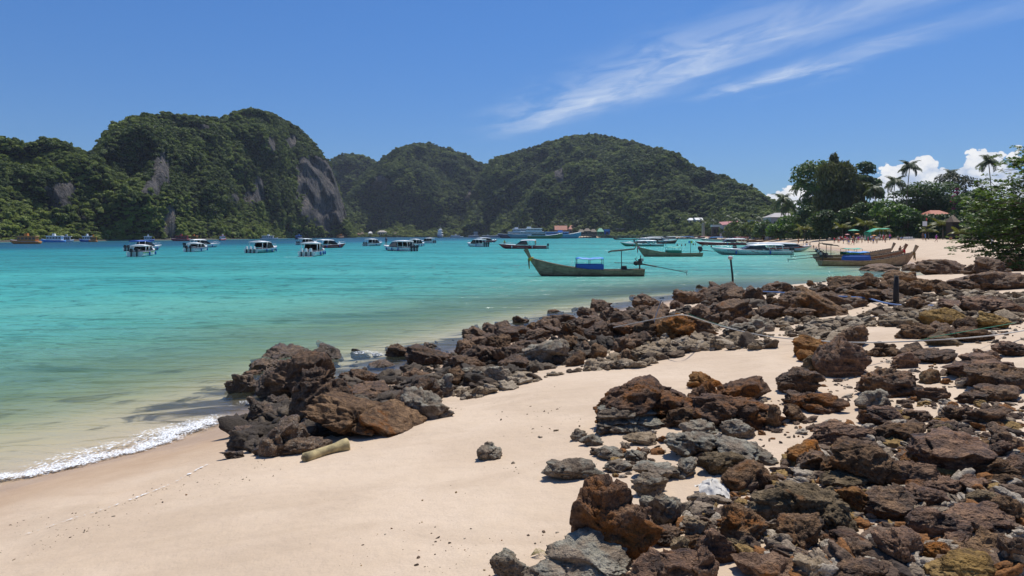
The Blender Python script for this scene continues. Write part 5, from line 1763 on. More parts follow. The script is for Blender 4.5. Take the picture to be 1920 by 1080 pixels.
    mb.tube([(0.3, 0, 0.98), Vector((0.3, 0, 0.98)).lerp(e, 0.35), Vector((0.3, 0, 0.98)).lerp(e, 0.36), e], [0.055, 0.05, 0.028, 0.022], 8)
    st = Vector((0.3, 0, 0.98)).lerp(e, 0.78)
    mb.tube([st, e + Vector((0.05, 0, 0.12))], 0.015, 5)
    mb.tube([e + Vector((0.05, 0, 0.12)), e + Vector((0, 0, -0.24))], 0.018, 5)
    mb.build('propeller_shaft', IRON, root)
    mb = MB()
    for k in range(3):
        a = k * 2.094
        mb.add([e + Vector((-0.03, 0, 0)), e + Vector((-0.06, 0.06 * math.cos(a) - 0.1 * math.sin(a), 0.06 * math.sin(a) + 0.1 * math.cos(a))), e + Vector((-0.03, -0.2 * math.sin(a), 0.2 * math.cos(a))), e + Vector((0.0, -0.06 * math.cos(a) - 0.1 * math.sin(a), -0.06 * math.sin(a) + 0.1 * math.cos(a)))], [(0, 1, 2, 3), (3, 2, 1, 0)])
    mb.build('propeller', STEEL, root)
    if mast:
        mx = 1.75
        mb = MB()
        mb.tube([(mx, 0.1, 0.4), (mx, 0.1, 2.0)], 0.035, 6)
        mb.build('mast', IRON, root)
        if mast == 'plank':
            mb = MB()
            mb.tube([(mx + 1.05, 0.1, 1.86), (mx + 0.8, 0.1, 1.96), (mx, 0.1, 2.02), (mx - 1.0, 0.1, 2.12), (mx - 1.15, 0.1, 2.36)], [0.05, 0.07, 0.075, 0.06, 0.03], 6)
            mb.build('resting_boom', plain('grey_plank', (0.16, 0.125, 0.095), 0.9, vary=0.3), root)
            mb = MB()
            mb.box((1.55, 0.0, 0.62), (0.5, 0.6, 0.34), taper=0.7)
            mb.build('engine_box', plain('dark_box', (0.05, 0.035, 0.03), 0.8), root)
        if mast == 'flag':
            mb = MB()
            for k, c in enumerate((0, 1)):
                mb.add([(mx + 0.32 - 0.3 * k, 0.1, 2.0), (mx + 0.02 - 0.3 * k, 0.14, 2.0), (mx + 0.02 - 0.3 * k, 0.1, 2.34), (mx + 0.32 - 0.3 * k, 0.06, 2.36)], [(0, 1, 2, 3), (3, 2, 1, 0)], k)
            mb.build('flag', [plain('flag_blue', (0.05, 0.30, 0.65), 0.7), plain('flag_yellow', (0.62, 0.60, 0.08), 0.7)], root)
    tag(root, label, 'longtail boat', group)
    return root


def wpt(px, py, z=0.0):
    return wl(px, py, z)[:2]


X, Y = wpt(1207, 517.5)
longtail('weathered wooden longtail boat with blue canopy moored nearest, bow to the left', X, Y, math.pi - 0.03, 8.85)
X, Y = wpt(1316, 481)
longtail('longtail boat with pale green canopy, pink bow ribbons and black covered motor', X, Y, math.pi + 0.05, 9.6, WOODP, GREENC, plain('dark_green_cloth', (0.03, 0.2, 0.12), 0.7), PINKC, 'flag', 'covered', canopy=(0.34, 0.56), shaft_up=0.35)
X, Y = wpt(1537, 498.5)
longtail('front longtail boat by the beach rocks with dark blue side cloth and brown ribbons', X, Y, 0.04, 10.0, WOODP, None, BLUE, plain('brown_garland', (0.22, 0.14, 0.05), 0.8), None, 'open', ribs=True, shaft_up=0.35)
X2, Y2 = wpt(1533, 491)
lb = longtail('middle longtail boat by the beach with sky blue tarp and red bow ribbons', X2, Y2, 0.10, 11.0, WOODR, SKYB, BLUE, REDC, 'plank', 'open', canopy=(0.33, 0.57), ribs=True, shaft_up=0.35, zt=1.12)
X3, Y3 = wpt(1528, 485)
longtail('rear longtail boat by the beach with green tarp and bare bow post', X3, Y3, 0.14, 11.5, WOOD, GREENC, DGREEN, None, 'plank', 'open', canopy=(0.36, 0.58), ribs=True, shaft_up=0.6, zt=1.3)
# blue side cloth box of the front boat is a canopy folded flat
cl = MB().box((0, 0, 0), (2.6, 1.1, 0.42), taper=0.95).build('folded_tarp', BLUE)
cl.location = (X + 9.3 * 0.42, Y + 0.2, 0.80)
tag(cl, 'dark blue tarp folded over the front beach boat', 'tarp')


def speedboat(label, px, py, rz, L=11.0, hull=WHITE, lower=None, stripe=None, roof=WHITE, engines=2, cover=None, cabin=(0.16, 0.66), fenders=2, fend=BLUE, low=False, engcol=None, group='speedboats at anchor in the bay', rel=None):
    """x from the stern (0) to the bow (L); placed by the waterline point below its middle"""
    Xc, Yc = wpt(px, py)
    if rel is not None:                 # heading given against the line of sight: 0 is straight away, minus turns right
        rz = math.pi / 2 - math.atan2(Xc, Yc) + math.radians(rel)
    Xo, Yo = Xc - L / 2 * math.cos(rz), Yc - L / 2 * math.sin(rz) + 0.9
    root = empty('speedboat', (Xo, Yo, 0), rz)
    lower = lower or hull
    n = 22
    B = L * 0.135
    secs = []
    for i in range(n + 1):
        s = i / n
        hb = B * float(np.interp(s, [0, .3, .55, .72, .85, .94, 1], [.94, 1.0, .98, .84, .58, .30, .02]))
        sh = float(np.interp(s, [0, .3, .6, .85, 1], [.72, .74, .86, 1.04, 1.16]))
        kz = float(np.interp(s, [0, .6, .8, .92, 1], [-.35, -.35, -.22, .25, 1.10]))
        ch = float(np.interp(s, [0, .6, .85, 1], [.10, .12, .42, 1.12]))
        md = (sh + ch) / 2
        secs.append((s * L, hb, sh, kz, ch, md))
    mb = MB()
    cols = [hull, lower, stripe or hull]
    for sg in (-1, 1):
        for a, b, slot in ((0, 1, 2), (1, 2, 1), (2, 3, 1)):
            rings = []
            for (x, hb, sh, kz, ch, md) in secs:
                pr = [(x, sg * hb, sh), (x, sg * hb * 0.985, sh - (sh - ch) * 0.42), (x, sg * hb * 0.90, ch), (x, 0, kz)]
                rings.append([pr[a], pr[b]] if sg > 0 else [pr[b], pr[a]])
            mb.loft(rings, slot, False, False, False)
    x, hb, sh, kz, ch, md = secs[0]
    mb.add([(0, -hb, sh), (0, -hb * 0.9, ch), (0, 0, kz), (0, hb * 0.9, ch), (0, hb, sh)], [(0, 1, 2, 3, 4)], 0)
    mb.build('hull', cols, root)
    # deck: fore deck cambered, cockpit sole lower
    mb = MB()
    rings = []
    for (x, hb, sh, kz, ch, md) in secs:
        if x >= L * cabin[1] - 0.01:
            rings.append([(x, yy * hb * 0.99, sh + 0.10 * (1 - yy * yy) * min(1, hb)) for yy in np.linspace(-1, 1, 7)])
    mb.loft(rings, 0, False, False, False)
    mb.build('fore_deck', hull if hull is WHITE else WHITE, root)
    mb = MB()
    mb.box((L * cabin[1] / 2, 0, 0.30), (L * cabin[1] - 0.1, B * 1.86, 0.06))
    mb.build('cockpit_sole', plain('deck_grey', (0.5, 0.5, 0.48), 0.7), root)
    mb = MB()
    for sg in (-1, 1):
        mb.tube([(x, sg * hb * 1.0, sh - 0.02) for (x, hb, sh, kz, ch, md) in secs], 0.045, 6)
    mb.build('rub_rail', GREYP if hull is not GREYP else BLACK, root)
    # cabin top on raked pillars, dark glass
    h1 = 2.05 if not low else 1.68
    xa, xb = L * cabin[0], L * cabin[1]
    mb = MB()
    rr = []
    for q in np.linspace(0, 1, 8):
        x = xa + (xb - 0.9 - xa) * q
        w = B * (0.92 - 0.20 * q * q)
        dz = -0.16 * q ** 3 - 0.06 * (1 - q) ** 3
        rr.append([(x, yy * w, h1 + dz + 0.16 * (1 - yy * yy)) for yy in np.linspace(-1, 1, 7)] + [(x, yy * w, h1 + dz - 0.14) for yy in np.linspace(1, -1, 7)])
    mb.loft(rr, 0)
    mb.build('cabin_roof', cover or roof, root)
    w0, w1 = B * 0.72, B * 0.70
    mb = MB()
    zs = 0.95
    mb.add([(xb - 0.95, -w0, h1 - 0.20), (xb - 0.95, w0, h1 - 0.20), (xb + 0.25, w1, zs), (xb + 0.25, -w1, zs)], [(0, 1, 2, 3), (3, 2, 1, 0)])
    mb.build('windscreen', DGLASS, root)
    for sg in (-1, 1):
        mb = MB()
        y0, y1 = sg * B * 0.88, sg * B * 0.72
        mb.add([(xa + (xb - xa) * 0.42, sg * B * 0.91, zs - 0.02), (xb + 0.25, y1 * 0.99, zs), (xb - 0.95, y1, h1 - 0.20), (xa + (xb - xa) * 0.50, y0 * 0.98, h1 - 0.16)], [(0, 1, 2, 3), (3, 2, 1, 0)])
        mb.build('side_window', DGLASS, root)
        mb = MB()
        mb.tube([(xa + 0.1, sg * B * 0.9, 0.7), (xa + 0.35, sg * B * 0.86, h1 - 0.05)], 0.05, 6)
        mb.tube([(xa + (xb - xa) * 0.36, sg * B * 0.9, 0.7), (xa + (xb - xa) * 0.42, sg * B * 0.86, h1 - 0.08)], 0.045, 6)
        mb.build('pillar', hull if hull in (WHITE, GREYP) else WHITE, root)
    for k in range(3):
        mb = MB()
        xx = xa + 0.5 + k * (xb - xa) * 0.24
        mb.box((xx, 0, 0.62), (0.35, B * 1.5, 0.5))
        mb.build('bench', plain('bench_vinyl', (0.34, 0.33, 0.33), 0.6), root)
    ys = {1: [0], 2: [-0.38, 0.38], 3: [-0.7, 0, 0.7]}[engines]
    for yy in ys:
        mb = MB()
        mb.box((-0.28, yy, 0.45), (0.20, 0.16, 0.62))
        mb.box((-0.30, yy, 0.02), (0.34, 0.12, 0.4))
        om = mb.build('outboard_motor', BLACK, root)
        mb = MB()
        mb.box((-0.30, yy, 0.98), (0.50, 0.38, 0.52), taper=0.72)
        mb.build('cowl', engcol or BLACK, om)
    for k in range(fenders):
        for sg in (-1, 1):
            s = 0.3 + 0.42 * k / max(1, fenders - 1) if fenders > 1 else 0.4
            hb = B * float(np.interp(s, [0, .3, .55, .72, .85], [.94, 1.0, .98, .84, .58]))
            mb = MB()
            mb.tube([(s * L, sg * (hb + 0.10), 0.72), (s * L, sg * (hb + 0.11), 0.55), (s * L, sg * (hb + 0.11), 0.2), (s * L, sg * (hb + 0.1), 0.12)], [0.04, 0.11, 0.11, 0.04], 8)
            mb.build('fender', fend, root)
    mb = MB()
    mb.tube([(L * 0.62, -B * 0.7, 1.25), (L * 0.8, -B * 0.55, 1.42), (L * 0.95, -B * 0.18, 1.55), (L * 0.985, 0, 1.58), (L * 0.95, B * 0.18, 1.55), (L * 0.8, B * 0.55, 1.42), (L * 0.62, B * 0.7, 1.25)], 0.022, 5)
    mb.tube([(L * 0.8, -B * 0.55, 1.0), (L * 0.8, -B * 0.55, 1.42)], 0.02, 5)
    mb.tube([(L * 0.8, B * 0.55, 1.0), (L * 0.8, B * 0.55, 1.42)], 0.02, 5)
    mb.build('bow_rail', STEEL, root)
    tag(root, label, 'speedboat', group)
    return root


D = math.radians
speedboat('white speedboat with two black outboards seen from astern, leftmost of the near boats', 264, 480, D(68), 9.0, engines=2, low=True, stripe=plain('lime_stripe', (0.5, 0.55, 0.2), 0.4), rel=-16)
speedboat('white speedboat with bright blue canopy behind the leftmost stern-on boat', 268, 470, D(28), 9.5, cover=BLUE, engines=2, lower=GREYP, rel=-41)
speedboat('small white speedboat seen from astern below the long white bow', 367, 471.5, D(62), 9.0, engines=2, low=True, stripe=GREYP, rel=-20)
speedboat('white speedboat with long bow pointing right behind the small one', 378, 464, D(20), 9.0, engines=2, rel=-67)
speedboat('white and teal speedboat with three pale outboards seen from astern', 492, 473.5, D(55), 10.5, lower=TEAL, stripe=WHITE, engines=3, engcol=WHITE, fenders=3, rel=-25)
speedboat('white speedboat leaving a short wake, orange gear in its stern', 586, 479.5, D(74), 10.0, engines=3, engcol=WHITE, fenders=3, rel=-13)
speedboat('red hulled speedboat behind the one with the wake', 617, 465, D(14), 9.5, hull=WHITE, lower=RED, stripe=RED, rel=-55)
speedboat('grey and white speedboat half hidden behind the boat with the wake', 576, 459, D(40), 11, lower=GREYP, rel=-33)
speedboat('dark trimmed white speedboat left of the crowded one', 700, 461, D(35), 10, lower=GREYP, fenders=1, rel=-29)
speedboat('large white speedboat crowded with dark clothed passengers at its stern', 745, 470.5, D(158), 10.5, engines=3, fenders=3, rel=35)
speedboat('white speedboat with blue fenders just right of the crowded one', 782, 462, D(24), 9.0, fenders=3, rel=-25)
speedboat('white speedboat with dark cabin beyond the crowded one', 801, 456, D(150), 10.0, engines=2, fenders=0, rel=31)
speedboat('white speedboat with its dark open stern towards the viewer, left of the red one', 893, 462.5, D(140), 9.5, engines=3, fenders=2, rel=33)
speedboat('red and white speedboat behind the white one with dark stern', 912, 454.5, D(15), 13, lower=RED, stripe=RED, rel=-49)
speedboat('dark red speedboat with white stripe in clear water, bow to the left', 980, 466.5, D(178), 11.4, lower=RED, stripe=RED, fend=WHITE, engines=2, cabin=(0.22, 0.62))
speedboat('green hulled white speedboat behind the green canopied longtail', 1203, 462, D(178), 12.0, lower=plain('sea_green_gelcoat', (0.04, 0.26, 0.17), 0.3), stripe=WHITE, fend=RED, low=True)
speedboat('white speedboat with dark lower hull in the right cluster', 1230, 455, D(2), 18.0, lower=NAVY, stripe=WHITE)
speedboat('white speedboat with blue sheer stripe at the back of the right cluster', 1222, 450, D(181), 22.0, stripe=BLUE)
speedboat('long roofed white speedboat at the back of the right cluster', 1258, 448.5, D(182), 27.0, lower=GREYP, stripe=NAVY)
speedboat('blue covered speedboat beside the stone pillar', 1294, 448, D(2), 24.0, cover=SKYB, lower=NAVY)
speedboat('red covered speedboat right of the blue covered one', 1316, 448.5, D(181), 20.0, cover=RED, lower=RED)
speedboat('dark red speedboat left of the big decorated white one', 1353, 459.5, D(176), 16.5, lower=RED, stripe=RED, fenders=1, fend=BLUE, cabin=(0.05, 0.45))
speedboat('dark red covered speedboat close to the beach below the red roofed house', 1383, 451.5, D(180), 18.0, cover=RED, lower=RED, stripe=WHITE)
speedboat('blue roofed speedboat at the beach beside the red covered one', 1338, 451, D(178), 16.0, cover=SKYB, lower=TEAL)
bigw = speedboat('big white speedboat with coloured swooshes on its pale green hull, bow to the left', 1411, 478, D(179), 12.8, hull=plain('mint_gelcoat', (0.46, 0.62, 0.56), 0.3), stripe=WHITE, cabin=(0.12, 0.60), fend=BLUE, fenders=2, low=True)
speedboat('white roofed speedboat with red stripe behind the big decorated one, bow to the right', 1455, 472, D(2), 15.0, lower=plain('pale_aqua_gelcoat', (0.42, 0.56, 0.56), 0.3), stripe=RED, cabin=(0.18, 0.82), fenders=0, low=True)


# coloured swooshes and lettering on the big white speedboat
def swoosh():
    L, B = 12.8, 12.8 * 0.135
    for k, (c, x0) in enumerate(((RED, 7.0), (NAVY, 6.1), (BLUE, 5.2), (plain('swoosh_green', (0.10, 0.40, 0.08), 0.4), 4.3))):
        mb = MB()
        y = B * 0.975 + 0.012
        mb.add([(x0, y, 0.66), (x0 - 0.35, y, 0.66), (x0 - 1.7, y * 0.965, 0.26), (x0 - 1.5, y * 0.968, 0.28)], [(0, 1, 2, 3), (3, 2, 1, 0)])
        mb.build('painted_swoosh', c, bigw)
    cu = bpy.data.curves.new('name_lettering', 'FONT')
    cu.body = 'L. ANDAMAN'
    cu.size = 0.34
    cu.extrude = 0.004
    tmp = bpy.data.objects.new('name_lettering', cu)
    link(tmp)
    dg = bpy.context.evaluated_depsgraph_get()
    me = bpy.data.meshes.new_from_object(tmp.evaluated_get(dg))
    bpy.data.objects.remove(tmp)
    me.materials.append(NAVY)
    o = link(bpy.data.objects.new('name_lettering', me), bigw)
    o.rotation_euler = (math.pi / 2 - 0.1, 0, math.pi - 0.1)
    o.location = (11.0, B * 0.80, 0.62)
swoosh()


def tour_boat(name, label, px, py, rz, L, hull, cabin, roof, decks=1, Hh=1.6, group='tour boats and ferries across the bay', bow_rise=0.8, trim=None, mast=True, cat='tour boat', cab=(0.10, 0.72), zs=1.0):
    """larger boat with a decked cabin, its windows set as separate panes"""
    Xc, Yc = wpt(px, py)
    root = empty(name, (Xc - L / 2 * math.cos(rz), Yc - L / 2 * math.sin(rz), 0), rz)
    root.scale = (1, 1, zs)
    B = L * 0.12
    secs = []
    n = 16
    for i in range(n + 1):
        s = i / n
        hb = B * float(np.interp(s, [0, .3, .6, .8, .92, 1], [.88, 1, .98, .72, .38, .03]))
        sh = Hh + bow_rise * max(0, s - 0.45) ** 1.5 * 2.0
        kz = float(np.interp(s, [0, .75, .9, 1], [-.5, -.5, 0.0, Hh * 0.85]))
        secs.append([(s * L, -hb, sh), (s * L, -hb * 0.86, 0.1 + max(0, kz)), (s * L, 0, kz), (s * L, hb * 0.86, 0.1 + max(0, kz)), (s * L, hb, sh)])
    mb = MB()
    mb.loft(secs, 0, True, True, False)
    mb.build('hull', [hull], root)
    mb = MB()
    for k in (0, 4):
        mb.tube([q[k] for q in secs], 0.05 * L / 10, 5)
    mb.build('rub_rail', trim or WHITE, root)
    z = Hh
    for d in range(decks):
        x0, x1 = L * (cab[0] + 0.05 * d), L * (cab[1] - 0.14 * d)
        hgt = 1.9
        w = B * (1.62 - 0.2 * d)
        mb = MB()
        mb.box(((x0 + x1) / 2, 0, z + hgt / 2), (x1 - x0, w, hgt))
        cb = mb.build('cabin', cabin, root)
        nw = max(4, int((x1 - x0) / 1.3))
        for k in range(nw):
            xx = x0 + (x1 - x0) * (k + 0.5) / nw
            for sg in (-1, 1):
                mb = MB()
                mb.box((xx, sg * (w / 2 + 0.012), z + hgt * 0.58), ((x1 - x0) / nw * 0.72, 0.03, hgt * 0.42))
                mb.build('window', DGLASS, cb)
        mb = MB()
        mb.box(((x0 + x1) / 2 + 0.2, 0, z + hgt + 0.07), (x1 - x0 + 1.0, w * 1.12, 0.14), taper=0.95)
        mb.build('roof', roof, root)
        z += hgt + 0.14
    mb = MB()
    mb.box((L * 0.45, 0, z + 0.5), (L * 0.12, B * 0.9, 1.0), taper=0.8)
    mb.build('wheelhouse', cabin, root)
    if mast:
        mb = MB()
        mb.tube([(L * 0.4, 0, z), (L * 0.38, 0, z + 3.0)], 0.07, 6)
        mb.tube([(L * 0.385, -0.8, z + 2.2), (L * 0.385, 0.8, z + 2.2)], 0.05, 5)
        mb.build('mast', WHITE, root)
    tag(root, label, cat, group)
    return root


# ferries by the pier
tour_boat('ferry', 'dark hulled ferry with white decks at the left of the pier', 965, 446.6, D(180), 36, NAVY, WHITE, WHITE, 2, 2.4, cat='ferry', cab=(0.08, 0.7), zs=1.55)
tour_boat('ferry', 'teal hulled ferry with white streamlined decks in the middle of the row', 988, 447.1, D(180), 38, plain('pale_teal_paint', (0.16, 0.36, 0.40), 0.4), WHITE, WHITE, 2, 2.4, cat='ferry', cab=(0.06, 0.66), zs=1.55)
tour_boat('fishing_boat', 'green hulled wooden boat in front of the ferries', 1022, 447.4, D(2), 33, DGREEN, TEAL, plain('blue_paint', (0.04, 0.20, 0.40), 0.5), 1, 2.0, bow_rise=2.4, cat='fishing boat', cab=(0.12, 0.5), zs=1.3)
tour_boat('ferry', 'bright blue roofed boat at the right end of the ferry row', 1054, 447.0, D(3), 38, plain('cyan_paint', (0.05, 0.32, 0.44), 0.45), SKYB, SKYB, 1, 2.2, bow_rise=2.4, cat='ferry', cab=(0.05, 0.66), zs=1.55)
tour_boat('ferry', 'small white ferry anchored off the middle beach', 826, 445.9, D(90), 26, GREYP, WHITE, WHITE, 2, 2.2, cat='ferry', zs=1.55)
tour_boat('tour_boat', 'low white tour boat anchored off the middle beach', 856, 445.9, D(10), 17, WHITE, WHITE, WHITE, 1, 1.2)
# boats under the cliffs
tour_boat('tour_boat', 'orange tour boat under the cliff at the left edge', 47, 457.2, D(184), 10.5, ORANGE, ORANGE, plain('tan_roof', (0.5, 0.32, 0.12), 0.6), 1, 0.9, mast=False)
tour_boat('tour_boat', 'blue and white tour boat right of the orange one', 99, 454.2, D(182), 10.5, SKYB, WHITE, WHITE, 1, 0.9, mast=False)
tour_boat('tour_boat', 'small white tour boat under the grey cliff patch', 126, 453.8, D(5), 6.0, WHITE, GREYP, WHITE, 1, 0.7, mast=False)
tour_boat('tour_boat', 'blue hulled tour boat beside the small orange one under the cliff', 162, 453.4, D(180), 7.0, BLUE, WHITE, WHITE, 1, 0.8, mast=False)
tour_boat('tour_boat', 'small orange tour boat beside the blue hulled one under the cliff', 174, 453.6, D(178), 4.2, ORANGE, ORANGE, YELLOW, 1, 0.5, mast=False)
tour_boat('tour_boat', 'small blue and white boat beyond the blue canopied speedboat', 279, 452.4, D(40), 5.5, BLUE, WHITE, WHITE, 1, 0.6, mast=False)
tour_boat('tour_boat', 'dark red tour boat beyond the small white speedboat', 338, 451.8, D(182), 10.0, RED, RED, plain('dull_red', (0.30, 0.05, 0.04), 0.6), 1, 0.9, mast=False)
tour_boat('tour_boat', 'orange roofed tour boat right of the dark red one', 363, 451.9, D(150), 7.0, RED, ORANGE, ORANGE, 1, 0.8, mast=False)
tour_boat('tour_boat', 'small red and white boat alone below the forest', 418, 450.8, D(80), 6.5, RED, WHITE, RED, 1, 0.8, mast=False)
tour_boat('tour_boat', 'white boat alone below the forest edge', 505, 449.2, D(6), 12.5, WHITE, WHITE, WHITE, 1, 0.8, mast=False)
tour_boat('tour_boat', 'blue boat seen end on below the cliff', 561, 448.9, D(85), 11, NAVY, plain('blue_cabin', (0.05, 0.14, 0.30), 0.5), BLUE, 1, 1.0, mast=False)
tour_boat('tour_boat', 'brown wooden boat at the left end of the middle beach', 639, 446.6, D(80), 16, WOODR, ORANGE, WOODR, 1, 1.4, mast=False)
for i, (px, lab) in enumerate(((948, 'left'), (930, 'far left'), (905, 'beyond'))):
    tour_boat('tour_boat', ['small pale boat at the bow of the dark hulled ferry', 'small pale boat left of the ferry row', 'small pale boat beyond the red and white speedboat'][i], px - 14, 446.4, D(5 + i), 18, WHITE, GREYP, WHITE, 1, 0.9, mast=False)
# far longtails
X, Y = wpt(1194, 449.5)
longtail('distant dark longtail boat in front of the pier', X, Y, math.pi, 17.0, plain('dark_hull_wood', (0.06, 0.045, 0.035), 0.8), None, BLUE, None, None, 'covered')
X, Y = wpt(1402, 454.5)
longtail('brown longtail boat drawn up on the beach behind the white roofed speedboat', X, Y, 0.1, 14.0, WOODR, None, BLUE, REDC, None, 'covered', z=0.3)
X, Y = wpt(1385, 453)
longtail('second brown longtail boat on the beach with a tall red bow post', X, Y, 0.16, 13.0, WOODR, None, BLUE, REDC, None, 'covered', z=0.3)
X, Y = wpt(1232, 457)
longtail('dark longtail boat between the white speedboats of the right cluster', X, Y, 0.05, 7.5, plain('black_hull_wood', (0.04, 0.032, 0.028), 0.8), None, BLUE, None, None, 'covered')
# ------------------------------------------------------------------ people
def skin_person(pose):
    """body grown over a skeleton; returns a mesh with four material slots: skin, top, shorts, hair"""
    if pose == 'stand':
        J = {'hip': (0, 0, .92), 'waist': (0, .01, 1.08), 'chest': (0, .0, 1.30), 'neck': (0, .01, 1.46), 'head': (0, -.01, 1.58), 'crown': (0, 0, 1.68),
             'lh': (.10, 0, .90), 'lk': (.11, -.02, .49), 'la': (.12, .02, .08), 'lt': (.13, -.13, .03), 'rh': (-.10, 0, .90), 'rk': (-.12, -.02, .49), 'ra': (-.14, .03, .08), 'rt': (-.16, -.12, .03),
             'ls': (.18, .01, 1.39), 'le': (.25, .03, 1.12), 'lw': (.27, -.05, .88), 'lf': (.27, -.08, .78), 'rs': (-.18, .01, 1.39), 're': (-.26, .03, 1.12), 'rw': (-.27, -.06, .88), 'rf': (-.27, -.10, .78)}
    elif pose == 'walk':
        J = {'hip': (0, 0, .90), 'waist': (0, .0, 1.06), 'chest': (0, -.03, 1.28), 'neck': (0, -.04, 1.44), 'head': (0, -.07, 1.56), 'crown': (0, -.06, 1.66),
             'lh': (.10, 0, .88), 'lk': (.11, -.20, .50), 'la': (.11, -.24, .10), 'lt': (.12, -.38, .05), 'rh': (-.10, 0, .88), 'rk': (-.11, .08, .48), 'ra': (-.11, .34, .16), 'rt': (-.11, .26, .04),
             'ls': (.18, -.02, 1.37), 'le': (.24, .12, 1.13), 'lw': (.25, .06, .90), 'lf': (.25, .02, .81), 'rs': (-.18, -.02, 1.37), 're': (-.25, -.12, 1.13), 'rw': (-.25, -.30, 1.00), 'rf': (-.25, -.38, .97)}
    elif pose == 'reach':
        J = {'hip': (0, 0, .92), 'waist': (0, .01, 1.08), 'chest': (0, .0, 1.30), 'neck': (0, .01, 1.46), 'head': (0, -.01, 1.58), 'crown': (0, 0, 1.68),
             'lh': (.10, 0, .90), 'lk': (.13, -.02, .49), 'la': (.16, .02, .08), 'lt': (.17, -.13, .03), 'rh': (-.10, 0, .90), 'rk': (-.14, -.02, .49), 'ra': (-.18, .03, .08), 'rt': (-.20, -.12, .03),
             'ls': (.18, .01, 1.39), 'le': (.36, -.05, 1.45), 'lw': (.50, -.10, 1.62), 'lf': (.55, -.12, 1.71), 'rs': (-.18, .01, 1.39), 're': (-.26, .03, 1.12), 'rw': (-.30, -.10, .94), 'rf': (-.31, -.16, .87)}
    else:                       # sitting on the ground, knees up
        J = {'hip': (0, 0, .14), 'waist': (0, .02, .32), 'chest': (0, -.02, .54), 'neck': (0, -.04, .70), 'head': (0, -.07, .82), 'crown': (0, -.07, .92),
             'lh': (.10, -.02, .14), 'lk': (.13, -.40, .42), 'la': (.13, -.62, .08), 'lt': (.13, -.76, .04), 'rh': (-.10, -.02, .14), 'rk': (-.13, -.40, .42), 'ra': (-.13, -.62, .08), 'rt': (-.13, -.76, .04),
             'ls': (.18, -.02, .63), 'le': (.23, -.16, .44), 'lw': (.14, -.36, .44), 'lf': (.10, -.43, .44), 'rs': (-.18, -.02, .63), 're': (-.23, -.16, .44), 'rw': (-.14, -.36, .44), 'rf': (-.10, -.43, .44)}
    R = {'hip': .15, 'waist': .125, 'chest': .15, 'neck': .06, 'head': .098, 'crown': .085, 'h': .088, 'k': .060, 'a': .042, 't': .035, 's': .058, 'e': .043, 'w': .033, 'f': .034}
    E = [('hip', 'waist'), ('waist', 'chest'), ('chest', 'neck'), ('neck', 'head'), ('head', 'crown')]
    for s in 'lr':
        E += [('hip', s + 'h'), (s + 'h', s + 'k'), (s + 'k', s + 'a'), (s + 'a', s + 't'), ('chest', s + 's'), (s + 's', s + 'e'), (s + 'e', s + 'w'), (s + 'w', s + 'f')]
    names = list(J)
    me = bpy.data.meshes.new('person')
    me.from_pydata([J[k] for k in names], [(names.index(a), names.index(b)) for a, b in E], [])
    o = link(bpy.data.objects.new('person', me))
    sk = o.modifiers.new('skin', 'SKIN')
    for k, v in zip(names, me.skin_vertices[0].data):
        rad = R.get(k, R.get(k[-1], .05))
        v.radius = (rad * (1.2 if k in ('hip', 'chest') else 1.0), rad * (0.85 if k in ('hip', 'chest', 'waist') else 1.0))
        v.use_root = (k == 'hip')
    sb = o.modifiers.new('sub', 'SUBSURF')
    sb.levels = 1
    sb.render_levels = 1
    dg = bpy.context.evaluated_depsgraph_get()
    m2 = bpy.data.meshes.new_from_object(o.evaluated_get(dg))
    bpy.data.objects.remove(o)
    c = np.array([p.center[:] for p in m2.polygons])
    zc, zh, hx = J['chest'][2], J['hip'][2], J['head'][2]
    if pose == 'sit':
        leg = (c[:, 1] < -0.06) & (c[:, 2] < .5) & (np.abs(c[:, 0]) > .05)
        top = (c[:, 2] > zh + .10) & (c[:, 2] < zc + .13) & ~leg
        sh_ = (c[:, 2] <= zh + .10) & (c[:, 1] > -0.12) | ((c[:, 1] > -.30) & leg & (c[:, 2] < .36))
    else:
        top = (c[:, 2] > zh + .08) & (c[:, 2] < zc + .13) & ((np.abs(c[:, 0]) < .205) | (c[:, 2] > zc - .12) & (np.abs(c[:, 0]) < .27))
        sh_ = (c[:, 2] <= zh + .08) & (c[:, 2] > .55) & (np.abs(c[:, 0]) < .205)
    hair = (c[:, 2] > hx + .04) | ((c[:, 2] > hx - .06) & (c[:, 1] > J['head'][1] + .045))
    mi = np.zeros(len(c), np.int32)
    mi[top] = 1
    mi[sh_] = 2
    mi[hair & (c[:, 2] > J['neck'][2] + .03)] = 3
    for k in range(4):
        m2.materials.append(SKIN)
    m2.polygons.foreach_set('material_index', mi)
    m2.polygons.foreach_set('use_smooth', np.ones(len(c), bool))
    return m2


PM = {p: skin_person(p) for p in ('stand', 'walk', 'reach', 'sit')}
HAIR = plain('dark_hair', (0.025, 0.018, 0.014), 0.7)
HATW = plain('white_hat', (0.68, 0.66, 0.6), 0.8)
CL = {'orange': ORANGE, 'red': REDC, 'blue': BLUE, 'sky': SKYB, 'white': plain('white_shirt', (0.68, 0.68, 0.66), 0.8), 'black': plain('black_shirt', (0.025, 0.025, 0.03), 0.8), 'pink': plain('hot_pink_shirt', (0.60, 0.10, 0.28), 0.8), 'purple': plain('purple_shirt', (0.28, 0.05, 0.32), 0.8),
      'grey': plain('grey_shirt', (0.28, 0.28, 0.28), 0.8), 'brown': plain('brown_shirt', (0.16, 0.09, 0.05), 0.8), 'green': plain('lime_vest', (0.32, 0.60, 0.06), 0.7), 'yellow': YELLOW, 'skin': SKIN, 'navy': NAVY, 'tan': plain('tan_shorts', (0.38, 0.29, 0.18), 0.8)}


